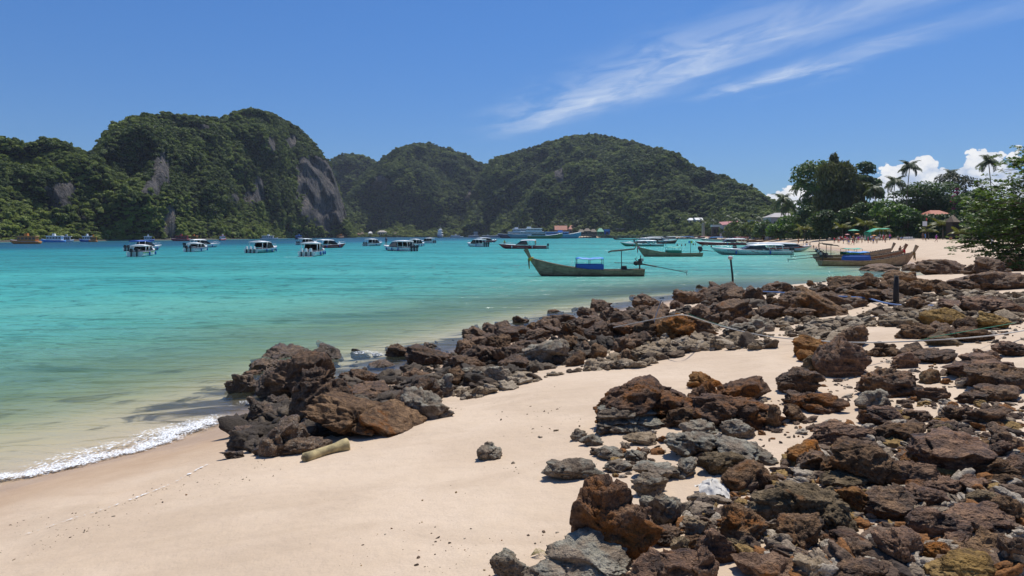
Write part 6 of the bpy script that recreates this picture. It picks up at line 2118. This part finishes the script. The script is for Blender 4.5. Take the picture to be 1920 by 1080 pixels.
def person(label, X, Y, Z, pose='stand', top='white', shorts='navy', hair=None, rz=0.0, h=1.68, group='people on the beach'):
    o = link(bpy.data.objects.new('person', PM[pose]))
    o.location = (X, Y, Z - 0.015)
    k = h / 1.68
    o.scale = (k, k, k)
    o.rotation_euler = (0, 0, rz)
    for i, m_ in enumerate((SKIN, CL[top], CL[shorts], hair or HAIR)):
        o.material_slots[i].link = 'OBJECT'
        o.material_slots[i].material = m_
    tag(o, label, 'person', group)
    return o


PEOPLE = [
    (1497, 458.5, 'stand', 'orange', 'navy', 'person in a bright orange shirt standing alone on the sand', 0.3, 1.75),
    (1506.5, 461, 'stand', 'skin', 'black', 'bare chested person at the water edge left of the couple in blue', 1.0, 1.6),
    (1512.5, 464, 'stand', 'skin', 'sky', 'bare chested person in sky blue shorts at the water edge', -0.4, 1.8),
    (1518.5, 465.5, 'walk', 'skin', 'navy', 'person in dark shorts right of the one in sky blue shorts', 0.9, 1.6),
    (1525.5, 467.5, 'stand', 'tan', 'grey', 'small child standing in the shallows', 0.2, 1.1),
    (1535.5, 467, 'reach', 'brown', 'black', 'person reaching towards the small child in the shallows', -1.3, 1.5),
    (1564.5, 456.5, 'stand', 'red', 'black', 'person in a red shirt and black shorts standing apart', 0.1, 1.7),
    (1571, 455, 'stand', 'tan', 'tan', 'person in tan clothes right of the one in red', 0.5, 1.7),
    (1579, 452, 'walk', 'white', 'red', 'person in white top and red shorts near the smaller parasol', 1.2, 1.7),
    (1585, 452.5, 'stand', 'red', 'grey', 'person in red top under the smaller green parasol', -0.6, 1.65),
    (1591.5, 459, 'stand', 'skin', 'blue', 'person in blue shorts in front of the pink umbrella', 0.2, 1.75),
    (1598.5, 460, 'walk', 'black', 'red', 'person in black top walking below the parasols', 0.8, 1.75),
    (1602, 458, 'stand', 'brown', 'black', 'person in brown top beside the walking one in black', -0.9, 1.7),
    (1609.5, 455, 'stand', 'purple', 'red', 'person in purple and red below the orange umbrella', 0.0, 1.7),
    (1616, 455.5, 'stand', 'white', 'tan', 'person in white top and tan shorts left of the green tent', 0.4, 1.7),
    (1622, 453, 'walk', 'grey', 'white', 'person in grey top at the left end of the green tent', -0.7, 1.7),
    (1633, 454, 'stand', 'white', 'navy', 'person in white top in front of the green tent flap', 0.3, 1.7),
    (1640, 453.5, 'walk', 'brown', 'tan', 'person in brown top below the lower orange umbrella', 1.0, 1.65),
    (1648, 451.5, 'stand', 'navy', 'white', 'person in navy top under the middle of the green tent', 0.0, 1.7),
    (1655, 451, 'stand', 'white', 'grey', 'person in white top under the right half of the green tent', 0.6, 1.7),
    (1662, 451.5, 'stand', 'tan', 'black', 'person in tan top at the right end of the green tent', -0.5, 1.7),
    (1684, 450.5, 'sit', 'navy', 'black', 'person in navy sitting in the shade of the almond tree', 0.4, 1.7),
    (1690, 450, 'sit', 'sky', 'grey', 'person in pale blue sitting in the shade of the almond tree', -0.2, 1.7),
    (1730.5, 450, 'stand', 'brown', 'brown', 'person in brown standing under the white sign', 0.2, 1.7),
    (1735, 450, 'stand', 'sky', 'sky', 'person in a sky blue dress standing under the white sign', 0.5, 1.65),
    (1755.5, 454, 'walk', 'purple', 'pink', 'person in purple and pink with a white hat left of the thatched hut', 1.4, 1.6),
    (1783, 451, 'sit', 'red', 'green', 'person in red and green sitting before the thatched hut', -0.8, 1.7),
    (1861, 471, 'reach', 'white', 'sky', 'person in white top behind the hanging almond branches', -0.4, 1.7),
]
for (px, py, pose, top, sh, lab, rz, h) in PEOPLE:
    X, Y, Z = ground(px, py)
    person(lab, X, Y, gz(X, Y), pose, top, sh, HATW if 'white hat' in lab else None, rz, h)
r = np.random.default_rng(5)
cols = list(CL)
for k in range(18):
    px = 1572 + k * 5.6 + r.uniform(-2, 2)
    X, Y, Z = ground(px, r.uniform(449.5, 457))
    person('bather standing in the crowd around the green tent and parasols', X, Y, gz(X, Y), ('stand', 'walk')[k % 2], ['white', 'red', 'skin', 'pink', 'sky', 'orange', 'white'][k % 7], ['red', 'navy', 'blue', 'tan', 'black'][k % 5], HATW if k % 4 == 0 else None, r.uniform(0, 6), r.uniform(1.6, 1.8), 'crowd around the green tent')
for k in range(16):                      # far up the beach, too small to tell apart
    px = 1336 + k * 7.2 + r.uniform(-2, 2)
    X, Y, Z = ground(px, float(np.interp(px, [1330, 1400, 1460], [446.5, 448.5, 452.5])))
    Y = float(np.interp(px, [1320, 1380, 1450], [612, 420, 276]))
    X = (px - 960) / F * Y
    person('tiny figure of a bather far along the beach below the town', X, Y, gz(X, Y), ('stand', 'walk')[k % 2], cols[k % len(cols)], cols[(k * 3 + 2) % len(cols)], None, r.uniform(0, 6), 1.7, 'distant bathers below the town')
for k in range(18):
    px = 1140 + k * 10.2 + r.uniform(-3, 3)
    Y = float(np.interp(px, [1072, 1312], [806, 640])) + 3
    person('tiny figure standing on the long low pier', (px - 960) / F * Y, Y, 2.48, ('stand', 'walk')[k % 2], cols[(k * 5) % len(cols)], cols[(k * 7 + 3) % len(cols)], None, r.uniform(0, 6), 1.7, 'people on the pier')
for k, (px, py) in enumerate([(1242, 459.5), (1248, 460.5), (1270, 461), (1278, 461.5), (1285, 460.5), (1300, 459.5), (1304, 460), (1317, 462), (1322, 460.5), (1326, 460.8), (1334, 463.5)]):
    X, Y, _ = wl(px, py)
    lab = ['swimmer nearest the stern of the green hulled speedboat', 'swimmer with a pink top behind the green canopied longtail', 'swimmer right of the pink one behind the green canopy', 'swimmer beyond the flag of the green canopied longtail', 'swimmer left of the blue and yellow flag', 'left one of the pair of swimmers above the covered motor',
           'right one of the pair of swimmers above the covered motor', 'swimmer just right of the covered motor', 'swimmer beside the red speedboat bow', 'second swimmer beside the red speedboat bow', 'swimmer nearest the bow of the big decorated speedboat'][k]
    person(lab, X, Y, -1.02, 'stand', 'pink' if k == 1 else 'skin', 'navy', None, k * 1.3, 1.72, 'swimmers in the shallows')
X, Y = wpt(940, 466.5)
person('person in a lime vest sitting on the bow of the dark red speedboat', X + 0.7, Y + 0.9, 1.16, 'sit', 'green', 'black', None, 0.4, 1.7, 'people aboard boats')
X, Y = wpt(1012, 466.5)
person('person in yellow standing in the cockpit of the dark red speedboat', X - 1.0, Y + 0.9, 0.4, 'stand', 'yellow', 'black', None, 0.9, 1.7, 'people aboard boats')
X, Y = wpt(1688, 486)
person('person standing by the bow posts of the moored wooden boats', *ground(1688, 485)[:2], max(0, gz(*ground(1688, 485)[:2])), 'reach', 'brown', 'red', None, 0.4, 1.7, 'people aboard boats')
X, Y = wpt(717, 470)
person('person in dark clothes standing on the bow of the crowded speedboat', X + 0.3, Y + 2.6, 1.1, 'stand', 'navy', 'black', None, 0, 1.7, 'people aboard boats')
for k in range(9):
    X, Y = wpt(752 + 2.2 * k, 470)
    person('dark clothed passenger standing in the stern of the crowded white speedboat', X + 0.15 * (k % 3), Y + 0.55 + 0.55 * (k % 3), 0.34, ('stand', 'walk')[k % 2], ('black', 'navy', 'grey')[k % 3], 'black', None, k * 0.9, 1.62 + 0.04 * (k % 4), 'passengers in the crowded stern')
for k in range(3):
    X, Y = wpt(578 + 7 * k, 479)
    person(['passenger in orange in the stern of the wake leaving speedboat', 'passenger in red in the stern of the wake leaving speedboat', 'passenger in navy in the stern of the wake leaving speedboat'][k], X, Y + 1.6 + 0.3 * k, 0.34, 'stand', ('orange', 'red', 'navy')[k], 'black', None, k, 1.62, 'people aboard boats')


# ------------------------------------------------------------------ parasols, tent, chairs, sign, hut
def parasol(label, px, py_foot, z_top_px, w_px, material, group=None, name='parasol', tilt=0.0):
    X, Y, Z = ground(px, py_foot)
    g = gz(X, Y)
    top = CH - (z_top_px - HY) / F * Y - g
    R_ = w_px / 2 / F * Y
    root = empty(name, (X, Y, g), tilt)
    MB().tube([(0, 0, -0.2), (0, 0, top)], 0.025, 6).build('pole', STEEL, root)
    mb = MB()
    n = 8
    rings = []
    for q, zz in ((0.02, 0), (0.45, -0.16), (0.8, -0.36), (1.0, -0.50), (1.0, -0.60), (0.96, -0.50), (0.4, -0.18)):
        rings.append([(R_ * q * math.cos(a) * (1 if k % 2 == 0 else 0.95), R_ * q * math.sin(a) * (1 if k % 2 == 0 else 0.95), top + zz * R_ * 0.55) for k, a in enumerate(np.linspace(0, 2 * math.pi, 2 * n, endpoint=False))])
    mb.loft(rings, 0, sm=False)
    mb.build('canopy', material, root)
    tag(root, label, 'parasol', group)
GREENP = plain('green_parasol', (0.01, 0.30, 0.16), 0.6)
parasol('smaller green parasol left of the green tent', 1601, 453, 429.5, 21, GREENP, 'parasols on the beach')
parasol('pink umbrella among the bathers', 1588.5, 457, 438.5, 9, plain('pink_umbrella', (0.66, 0.28, 0.26), 0.6), 'parasols on the beach')
parasol('orange umbrella right of the pink one', 1607, 456, 437.5, 9.5, plain('orange_umbrella', (0.70, 0.24, 0.02), 0.6), 'parasols on the beach')
parasol('lower orange umbrella in front of the green tent', 1639, 455, 440.5, 8.5, plain('orange_umbrella2', (0.72, 0.28, 0.03), 0.6), 'parasols on the beach')
# the long green tent
X, Y, _ = ground(1644, 451)
g = gz(X, Y)
tent = empty('beach_tent', (X, Y, g))
W, H1 = 38 / F * Y, CH - (429.5 - HY) / F * Y - g
mb = MB()
rr = []
for q in np.linspace(0, 1, 9):
    x = -W / 2 + W * q
    z = H1 - 0.9 * (1 - min(1, q / 0.45)) ** 1.3 - 0.05 * math.sin(q * 12)
    rr.append([(x, yy, z + 0.22 * (1 - (yy / 1.6) ** 2)) for yy in np.linspace(-1.6, 1.6, 7)] + [(x, yy, z - 0.04 + 0.22 * (1 - (yy / 1.6) ** 2)) for yy in np.linspace(1.6, -1.6, 7)])
mb.loft(rr, 0)
mb.build('canopy', plain('green_tent_cloth', (0.015, 0.36, 0.19), 0.55, vary=0.2, scale=2), tent)
MB().box((-W / 2 + 0.35, 0.2, (H1 - 0.9) / 2), (0.7, 2.4, H1 - 0.9)).build('side_flap', plain('green_flap', (0.012, 0.20, 0.11), 0.6), tent)
for sx in (-0.46, 0.0, 0.46):
    for sy in (-1.4, 1.4):
        MB().tube([(sx * W, sy, -0.2), (sx * W, sy, H1 - 0.2 - (0.5 if sx < -0.4 else 0))], 0.03, 6).build('pole', STEEL, tent)
tag(tent, 'long green beach tent with a dark side flap', 'tent')


def plastic_chair(label, px, py, rz):
    X, Y, Z = ground(px, py)
    root = empty('plastic_chair', (X, Y, gz(X, Y)), rz)
    P_ = plain('white_plastic', (0.72, 0.72, 0.70), 0.4)
    MB().box((0, 0, 0.43), (0.5, 0.5, 0.05)).build('seat', P_, root)
    MB().box((0, 0.24, 0.68), (0.5, 0.05, 0.48)).build('backrest', P_, root)
    for sx in (-0.22, 0.22):
        MB().box((sx * 1.1, 0, 0.62), (0.06, 0.5, 0.05)).build('armrest', P_, root)
        for sy in (-0.22, 0.22):
            MB().tube([(sx * 1.1, sy * 1.1, 0), (sx, sy, 0.42)], 0.03, 5).build('leg', P_, root)
    tag(root, label, 'chair', 'white plastic chairs in the shade')
for k, px in enumerate((1696.5, 1702, 1707, 1712)):
    plastic_chair(['leftmost white plastic chair under the almond trees', 'second white plastic chair from the left under the almond trees', 'third white plastic chair from the left under the almond trees', 'rightmost white plastic chair under the almond trees'][k], px, 451.2, 0.3 * k - 0.4)

Y = 146.0
X = (1734 - 960) / F * Y
g = gz(X, Y)
sg = empty('sign_board', (X, Y, g))
zt = CH - (415 - HY) / F * Y - g
MB().box((0, 0, zt - 0.5), (0.95, 0.05, 1.0)).build('board', plain('sign_white', (0.66, 0.68, 0.70), 0.5, vary=0.1), sg)
MB().tube([(0.3, 0.06, -0.2), (0.3, 0.06, zt + 0.1)], 0.05, 6).build('post', BARK, sg)
MB().tube([(0.42, 0.06, zt + 0.2), (0.42, 0.06, zt + 0.75)], [0.12, 0.09], 8).build('red_lamp', REDC, sg)
tag(sg, 'small white sign board on a post before the shrubs', 'sign')


def thatch(name='thatch'):
    return plain(name, (0.23, 0.17, 0.115), 0.95, vary=0.4, scale=5)


def house(name, label, px0, px1, ytop, Y, wall, roof, kind='gable', roof_px=8, depth=6.0, windows=3, group=None, floors=1, base=None, door=True, cat='house'):
    Xm = ((px0 + px1) / 2 - 960) / F * Y
    W = (px1 - px0) / F * Y
    g = gz(Xm, Y + depth / 2) if base is None else base
    root = empty(name, (Xm, Y, g))
    top = CH - (ytop - HY) / F * Y - g
    rh = roof_px / F * Y
    wh = top - rh
    wl_ = MB().box((0, depth / 2, wh / 2 - 0.2), (W * 0.92, depth, wh + 0.4)).build('wall', wall, root)
    mb = MB()
    e = 0.45
    x, d = W / 2, depth + 2 * e
    if kind == 'gable':
        v = [(-x, -e, wh - 0.15), (x, -e, wh - 0.15), (x, depth + e, wh - 0.15), (-x, depth + e, wh - 0.15), (-x, depth / 2, top), (x, depth / 2, top)]
        fs = [(0, 1, 5, 4), (2, 3, 4, 5), (0, 4, 3), (1, 2, 5), (0, 3, 2, 1)]
    elif kind == 'hip':
        k = min(x * 0.6, depth * 0.5)
        v = [(-x, -e, wh - 0.15), (x, -e, wh - 0.15), (x, depth + e, wh - 0.15), (-x, depth + e, wh - 0.15), (-x + k, depth / 2, top), (x - k, depth / 2, top)]
        fs = [(0, 1, 5, 4), (2, 3, 4, 5), (0, 4, 3), (1, 2, 5), (0, 3, 2, 1)]
    elif kind == 'mono':
        v = [(-x, -e, wh - 0.1), (x, -e, wh + rh * 0.35), (x, depth + e, top), (-x, depth + e, top - rh * 0.3), (-x, -e, wh - 0.3), (x, -e, wh + rh * 0.35 - 0.2), (x, depth + e, top - 0.2), (-x, depth + e, top - rh * 0.3 - 0.2)]
        fs = [(0, 1, 2, 3), (7, 6, 5, 4), (0, 4, 5, 1), (1, 5, 6, 2), (2, 6, 7, 3), (3, 7, 4, 0)]
    else:
        v = [(-x, -e, wh), (x, -e, wh), (x, depth + e, wh), (-x, depth + e, wh), (-x, -e, top), (x, -e, top), (x, depth + e, top), (-x, depth + e, top)]
        fs = [(0, 3, 2, 1), (4, 5, 6, 7), (0, 1, 5, 4), (1, 2, 6, 5), (2, 3, 7, 6), (3, 0, 4, 7)]
    mb.add(v, fs)
    rf = mb.build('roof', roof, root)
    fh = max(1.2, wh / floors)
    for fl in range(floors):
        for k in range(windows):
            xx = -W * 0.40 + W * 0.8 * (k + 0.5) / windows
            w_ = MB().box((xx, -0.02, fh * (fl + 0.58)), (W * 0.8 / windows * 0.55, 0.08, fh * 0.40)).build('window', DGLASS, root)
            MB().box((xx, -0.05, fh * (fl + 0.58) - fh * 0.22), (W * 0.8 / windows * 0.66, 0.14, 0.08)).build('sill', WHITE, w_)
    if door:
        MB().box((W * 0.43, -0.03, min(1.0, wh * 0.4)), (min(0.9, W * 0.1), 0.08, min(2.0, wh * 0.8))).build('door', plain('door_wood', (0.12, 0.07, 0.04), 0.7), root)
    tag(root, label, cat, group)
    return root


CREAM = plain('cream_wall', (0.52, 0.47, 0.44), 0.8)
PINKW = plain('pinkish_wall', (0.50, 0.42, 0.42), 0.8)
GREYR = plain('grey_corrugated', (0.30, 0.285, 0.265), 0.6, vary=0.2)
REDR = plain('faded_red_roof', (0.34, 0.075, 0.075), 0.6, vary=0.2)
ORR = plain('orange_tile', (0.44, 0.15, 0.085), 0.7, vary=0.2)
WHR = plain('white_roof', (0.66, 0.66, 0.63), 0.6)
BRN = plain('brown_wood_wall', (0.10, 0.065, 0.045), 0.85, vary=0.3)
house('house', 'white beach house with a slanting red roof', 1354, 1389, 413.5, 530, PINKW, REDR, 'mono', 8, 8, 3, floors=2)
house('house', 'low grey gabled shed right of the red roofed house', 1388, 1413, 418, 452, plain('grey_wall', (0.32, 0.30, 0.28), 0.85), GREYR, 'gable', 9, 7, 2)
house('house', 'two storey house with a flat pale grey roof beside the bright bush', 1411, 1434, 412.5, 405, plain('taupe_wall', (0.26, 0.23, 0.21), 0.85), GREYR, 'flat', 3, 8, 3, floors=2)
house('house', 'long grey roofed hall behind the coconut palm', 1443, 1502, 398.5, 330, PINKW, plain('pale_grey_roof', (0.42, 0.38, 0.36), 0.7, vary=0.15), 'hip', 8, 10, 5)
house('house', 'left one of the two white roofed houses above the waterfront', 1236, 1251, 410.5, 752, CREAM, WHR, 'gable', 7, 12, 2, base=12.5)
house('house', 'right one of the two white roofed houses above the waterfront', 1262, 1278, 411, 728, CREAM, WHR, 'gable', 8, 12, 2, base=12.5)
house('house', 'pale roofed bungalow left of the stone pillar in the trees', 1291, 1304, 408.5, 700, CREAM, WHR, 'hip', 4, 10, 2, base=14)
house('house', 'pale roofed bungalow directly behind the stone pillar', 1304, 1319, 408, 686, CREAM, WHR, 'gable', 4, 10, 2, base=14)
house('pavilion', 'small white canopied stall left of the red roofed house', 1335, 1352, 421.5, 560, BRN, WHR, 'flat', 4, 4, 2, cat='pavilion')
house('house', 'orange roofed house by the ferries, the larger one', 1040, 1064, 423, 880, plain('terracotta_wall', (0.34, 0.19, 0.13), 0.85), ORR, 'gable', 8, 12, 3)
house('house', 'smaller orange roofed house right of the larger one by the ferries', 1066, 1080, 422.5, 875, plain('terracotta_wall', (0.34, 0.19, 0.13), 0.85), ORR, 'hip', 7, 12, 2)
for k, (a, b_) in enumerate(((1084, 1097), (1095, 1109), (1107, 1120))):
    house('pavilion', ['left thatched pavilion on the pier', 'middle and tallest thatched pavilion on the pier', 'right thatched pavilion on the pier'][k], a, b_, (430, 428, 429.5)[k], 812, BRN, plain('grey_thatch', (0.24, 0.20, 0.15), 0.95, vary=0.3), 'hip', 5, 10, 2, 'thatched pavilions on the pier', base=2.4, cat='pavilion')
house('pavilion', 'brown tiered roof pavilion above the long shelter', 1184, 1196, 419.5, 830, BRN, plain('brown_roof', (0.16, 0.085, 0.06), 0.8), 'hip', 6, 9, 2, cat='pavilion')
house('pavilion', 'long pale roofed shelter on the waterfront', 1156, 1200, 428, 812, BRN, plain('pale_shelter_roof', (0.42, 0.37, 0.30), 0.7), 'flat', 2, 6, 6, cat='pavilion')
house('pavilion', 'green tent on the pier right of the pavilions', 1120, 1133, 428, 800, DGREEN, GREENP, 'hip', 6, 8, 1, base=2.4, cat='tent', door=False)
house('pavilion', 'blue covered stall on the pier beside the green tent', 1133, 1144, 430, 800, BLUE, SKYB, 'flat', 3, 6, 1, base=2.4, cat='stall', door=False)
house('beach_hut', 'reddish thatched hut at the left end of the middle beach', 655, 673, 435, 1075, BRN, plain('reddish_thatch', (0.27, 0.15, 0.10), 0.95), 'hip', 4, 9, 1, cat='hut')
house('beach_hut', 'pale thatched hut right of the reddish one on the middle beach', 674, 682, 435, 1080, BRN, thatch(), 'hip', 5, 9, 1, cat='hut')
house('beach_hut', 'pale pointed hut in front of the trees of the middle beach', 690, 697, 434, 1085, CREAM, WHR, 'hip', 3, 8, 1, cat='hut')
house('pavilion', 'white two level pavilion on the middle beach', 707, 724, 432, 1085, CREAM, plain('pale_shelter_roof', (0.42, 0.37, 0.30), 0.7), 'hip', 3, 10, 3, floors=2, cat='pavilion')
house('beach_hut', 'pale thatched hut right of the white pavilion', 737, 744, 435.5, 1090, BRN, thatch(), 'hip', 5, 8, 1, cat='hut')
house('beach_hut', 'small white hut at the right end of the middle beach', 888, 896, 434.5, 1080, CREAM, WHR, 'flat', 2, 8, 1, cat='hut')
house('house', 'house with a bright orange roof hidden in the shrubs', 1744, 1789, 393.5, 200, BRN, ORR, 'hip', 9, 7, 3)
house('beach_hut', 'narrow thatched hut at the back of the beach', 1786, 1799, 404, 160, plain('dark_hut_wall', (0.03, 0.022, 0.016), 0.9), thatch('grey_straw'), 'hip', 11, 2.5, 1, cat='hut')

# stone pillar
Y = 622.0
X = (1318.5 - 960) / F * Y
g = gz(X, Y)
zt = CH - (417.5 - HY) / F * Y - g
pl = empty('stone_pillar', (X, Y, g))
STONE = plain('pillar_stone', (0.44, 0.38, 0.31), 0.85)
MB().box((0, 0, zt * 0.42), (2.4, 2.4, zt * 0.84 + 0.6), taper=0.85).build('shaft', STONE, pl)
MB().box((0, 0, zt * 0.87), (3.6, 3.6, 0.45)).build('cap', STONE, pl)
MB().box((0, 0, zt * 0.95), (1.8, 1.8, zt * 0.10), taper=0.5).build('finial', STONE, pl)
tag(pl, 'pale stone pillar with a cap at the waterfront', 'pillar')

# pier: deck on piles
pr = empty('pier', (0, 0, 0))
a, b_ = Vector(at(1072, 441, 806)), Vector(at(1312, 441, 640))
DECK = plain('pier_concrete', (0.20, 0.18, 0.165), 0.9)
n = 36
for k in range(n):
    p, q = a.lerp(b_, k / n), a.lerp(b_, (k + 1) / n)
    MB().box(((p.x + q.x) / 2, p.y + 6, 2.25), ((q.x - p.x) - 0.06, 14, 0.45)).build('deck_slab', DECK, pr)
    mb = MB()
    mb.tube([(p.x + 0.5, p.y, -2), (p.x + 0.5, p.y, 2.05)], 0.35, 6)
    mb.build('pile', plain('dark_pile', (0.06, 0.05, 0.045), 0.9), pr)
mb = MB()
mb.tube([(a.x, a.y - 0.6, 3.3), (b_.x, b_.y - 0.6, 3.3)], 0.07, 5)
for k in range(25):
    p = a.lerp(b_, k / 24)
    mb.tube([(p.x, p.y - 0.6, 2.4), (p.x, p.y - 0.6, 3.3)], 0.05, 5)
mb.build('railing', plain('pier_rail', (0.40, 0.36, 0.32), 0.7), pr)
tag(pr, 'long low pier on dark piles in front of the palms', 'pier')

# ------------------------------------------------------------------ post, rope, pipe, driftwood, cloth
X, Y, Z = ground(1376, 541)
post = empty('marker_post', (X, Y, Z))
tp = Vector(at(1370, 486, Y)) - Vector((X, Y, Z))
MB().tube([(0, 0, -0.4), tuple(tp * 0.5), tuple(tp)], [0.07, 0.062, 0.06], 8).build('shaft', plain('black_post', (0.018, 0.016, 0.015), 0.6), post)
mb = MB()
c = tp + Vector((-0.02, 0, 0.07))
mb.loft([[tuple(c + Vector((rr * math.cos(q), rr * math.sin(q), zz))) for q in np.linspace(0, 2 * math.pi, 10, endpoint=False)] for rr, zz in ((0.03, -0.12), (0.12, -0.07), (0.16, 0.02), (0.13, 0.10), (0.04, 0.14))])
mb.build('float_cap', plain('pinkish_float', (0.62, 0.48, 0.44), 0.6), post)
tag(post, 'black leaning post with a white cap at the water edge', 'post')
X, Y, Z = ground(1680, 573)
po = MB().tube([(0, 0, -0.3), (0.0, 0, 0.4), (0.01, 0, 0.76)], [0.085, 0.065, 0.055], 9).build('stump_post', plain('tarred_wood', (0.022, 0.019, 0.017), 0.8))
po.location = (X, Y, Z)
tag(po, 'short thick black post on the sand below the brown boulders', 'post')


def rope(name, label, pts, rad, material, cat='rope', sag=0.0, lift=0.05):
    """pts: (px, py, height above the ground)"""
    P = []
    for (px, py, up) in pts:
        Yg = None
        lo, hi = 3.0, 120.0
        for _ in range(50):                                     # where the line of sight is `up` above the ground
            m_ = (lo + hi) / 2
            z = CH - (py - HY) / F * m_
            if z > max(gz((px - 960) / F * m_, m_), 0) + up:
                lo = m_
            else:
                hi = m_
        P.append(Vector(at(px, py, lo)))
    out = []
    for i in range(len(P) - 1):
        a, b, c, d = P[max(i - 1, 0)], P[i], P[i + 1], P[min(i + 2, len(P) - 1)]
        for k in range(8):
            q = k / 8
            out.append(0.5 * ((2 * b) + (c - a) * q + (2 * a - 5 * b + 4 * c - d) * q * q + (3 * b - a - 3 * c + d) * q ** 3))
    out.append(P[-1])
    o = MB().tube(out, rad, 6).build(name, material)
    tag(o, label, cat)
ROPE = plain('white_rope', (0.55, 0.52, 0.46), 0.9)
rope('mooring_rope', 'thick white rope sagging across the rocks', [(1150, 614, 0.35), (1200, 604, 0.45), (1262, 592, 0.75), (1290, 592, 0.75), (1330, 605, 0.4), (1390, 621, 0.22), (1450, 632, 0.12), (1520, 638, 0.12), (1590, 642, 0.35), (1680, 641, 0.25), (1780, 636, 0.25), (1860, 629, 0.2), (1925, 619, 0.1)], 0.011, ROPE)
rope('thin_rope', 'thin green rope running beside the white one', [(1290, 588, 0.6), (1310, 596, 0.35), (1360, 612, 0.2), (1430, 629, 0.08), (1560, 641, 0.1), (1700, 640, 0.2), (1760, 630, 0.3), (1830, 618, 0.3), (1905, 605, 0.1)], 0.0045, plain('green_rope', (0.03, 0.22, 0.12), 0.8))
rope('blue_pipe', 'pale blue pipe lying between the dark rocks', [(1415, 546, 0.30), (1460, 548, 0.3), (1510, 553, 0.22), (1545, 555, 0.3), (1580, 556, 0.32), (1625, 559, 0.12), (1660, 568, 0.10), (1700, 573, 0.05), (1750, 573, 0.04), (1785, 575, 0.03)], 0.022, plain('blue_pipe', (0.14, 0.24, 0.48), 0.5), 'pipe')
rope('guy_line', 'dark line tied up the rocks at the start of the white rope', [(1240, 563, 0.75), (1232, 585, 0.5), (1226, 605, 0.3), (1220, 628, 0.05)], 0.014, plain('navy_rope', (0.03, 0.04, 0.07), 0.8))

# driftwood: a bone shaped yellow log below the big flat boulder
P0, P1 = Vector(ground(568, 866)), Vector(ground(654, 842))
mb = MB()
pts, rs = [], []
for q, rr, dz in ((0, 0.045, 0.03), (0.04, 0.085, 0.05), (0.2, 0.075, 0.06), (0.45, 0.065, 0.08), (0.68, 0.07, 0.09), (0.85, 0.10, 0.085), (0.96, 0.11, 0.075), (1.0, 0.085, 0.075)):
    p = P0.lerp(P1, q)
    pts.append((p.x, p.y + 0.03 * math.sin(q * 3), p.z + dz * 0.55))
    rs.append(rr * 0.8)
mb.tube(pts, rs, 12)
dw = mb.build('driftwood', plain('yellowed_wood', (0.44, 0.35, 0.17), 0.85, vary=0.45, scale=9))
tag(dw, 'yellow bone shaped driftwood log on the sand below the flat boulder', 'driftwood')

# white cloth sack among the rocks
c = Vector(ground(1345, 935))
n = 22
u = np.linspace(-1, 1, n)
A, Bq = np.meshgrid(u, u)
rad = np.clip(1.15 - np.hypot(A, Bq) + 0.25 * fbm(A * 1.7, Bq * 1.7, 4.0, 3), 0, 1)
Zc = 0.02 + 0.075 * rad ** 0.6 + 0.028 * fbm(A * 3.2, Bq * 3.2, 9.0, 3, ridged=True) * (0.3 + rad)
Xc = A * 0.105 + 0.03 * fbm(A * 2, Bq * 2, 1.0, 2)
Yc = Bq * 0.14 + 0.04 * fbm(A * 2, Bq * 2, 7.0, 2)
i = np.arange(n * n).reshape(n, n)
f = np.stack([i[:-1, :-1], i[:-1, 1:], i[1:, 1:], i[1:, :-1]], -1).reshape(-1, 4)
me = mesh_np('cloth_sack', np.stack([Xc, Yc, np.maximum(Zc, 0.0)], -1).reshape(-1, 3), f, True)
cs = obj('cloth_sack', me, plain('white_sackcloth', (0.64, 0.60, 0.53), 0.85, vary=0.2, scale=14))
cs.location = (c.x, c.y + 0.1, gz(c.x, c.y + 0.1))
tag(cs, 'crumpled white cloth sack between the grey and brown boulders', 'cloth')
# grey discs of flotsam and dry grass by the bottom rock
c = ground(995, 1045)
mb = MB()
r = np.random.default_rng(3)
for k in range(26):
    a = r.uniform(-0.5, 0.7)
    ln = r.uniform(0.05, 0.13)
    mb.tube([(0, 0, 0.01), (ln * 0.6 * math.cos(a), ln * 0.6 * math.sin(a), 0.03 + 0.02 * r.random()), (ln * math.cos(a), ln * math.sin(a), 0.01)], [0.0012, 0.001, 0.0005], 3)
gs = mb.build('dry_grass', plain('straw', (0.48, 0.40, 0.20), 0.9))
gs.location = (c[0], c[1], gz(c[0], c[1]))
tag(gs, 'wisp of dry grass beside the small grey rock at the bottom', 'grass tuft')
# ------------------------------------------------------------------ air
hz = MB().box((-40, 700, 97), (3400, 2100, 205)).build('haze', bpy.data.materials.new('haze'))
hm = hz.data.materials[0]
hm.use_nodes = True
t = NT(hm.node_tree)
t.n.clear()
pv = t.node('ShaderNodeVolumePrincipled')
pv.inputs['Color'].default_value = (0.72, 0.83, 1.0, 1)
pv.inputs['Density'].default_value = 0.00008
pv.inputs['Anisotropy'].default_value = 0.2
out = t.node('ShaderNodeOutputMaterial')
t.l.new(pv.outputs[0], out.inputs['Volume'])
tag(hz, 'thin blue haze over the bay', None, None, 'stuff')
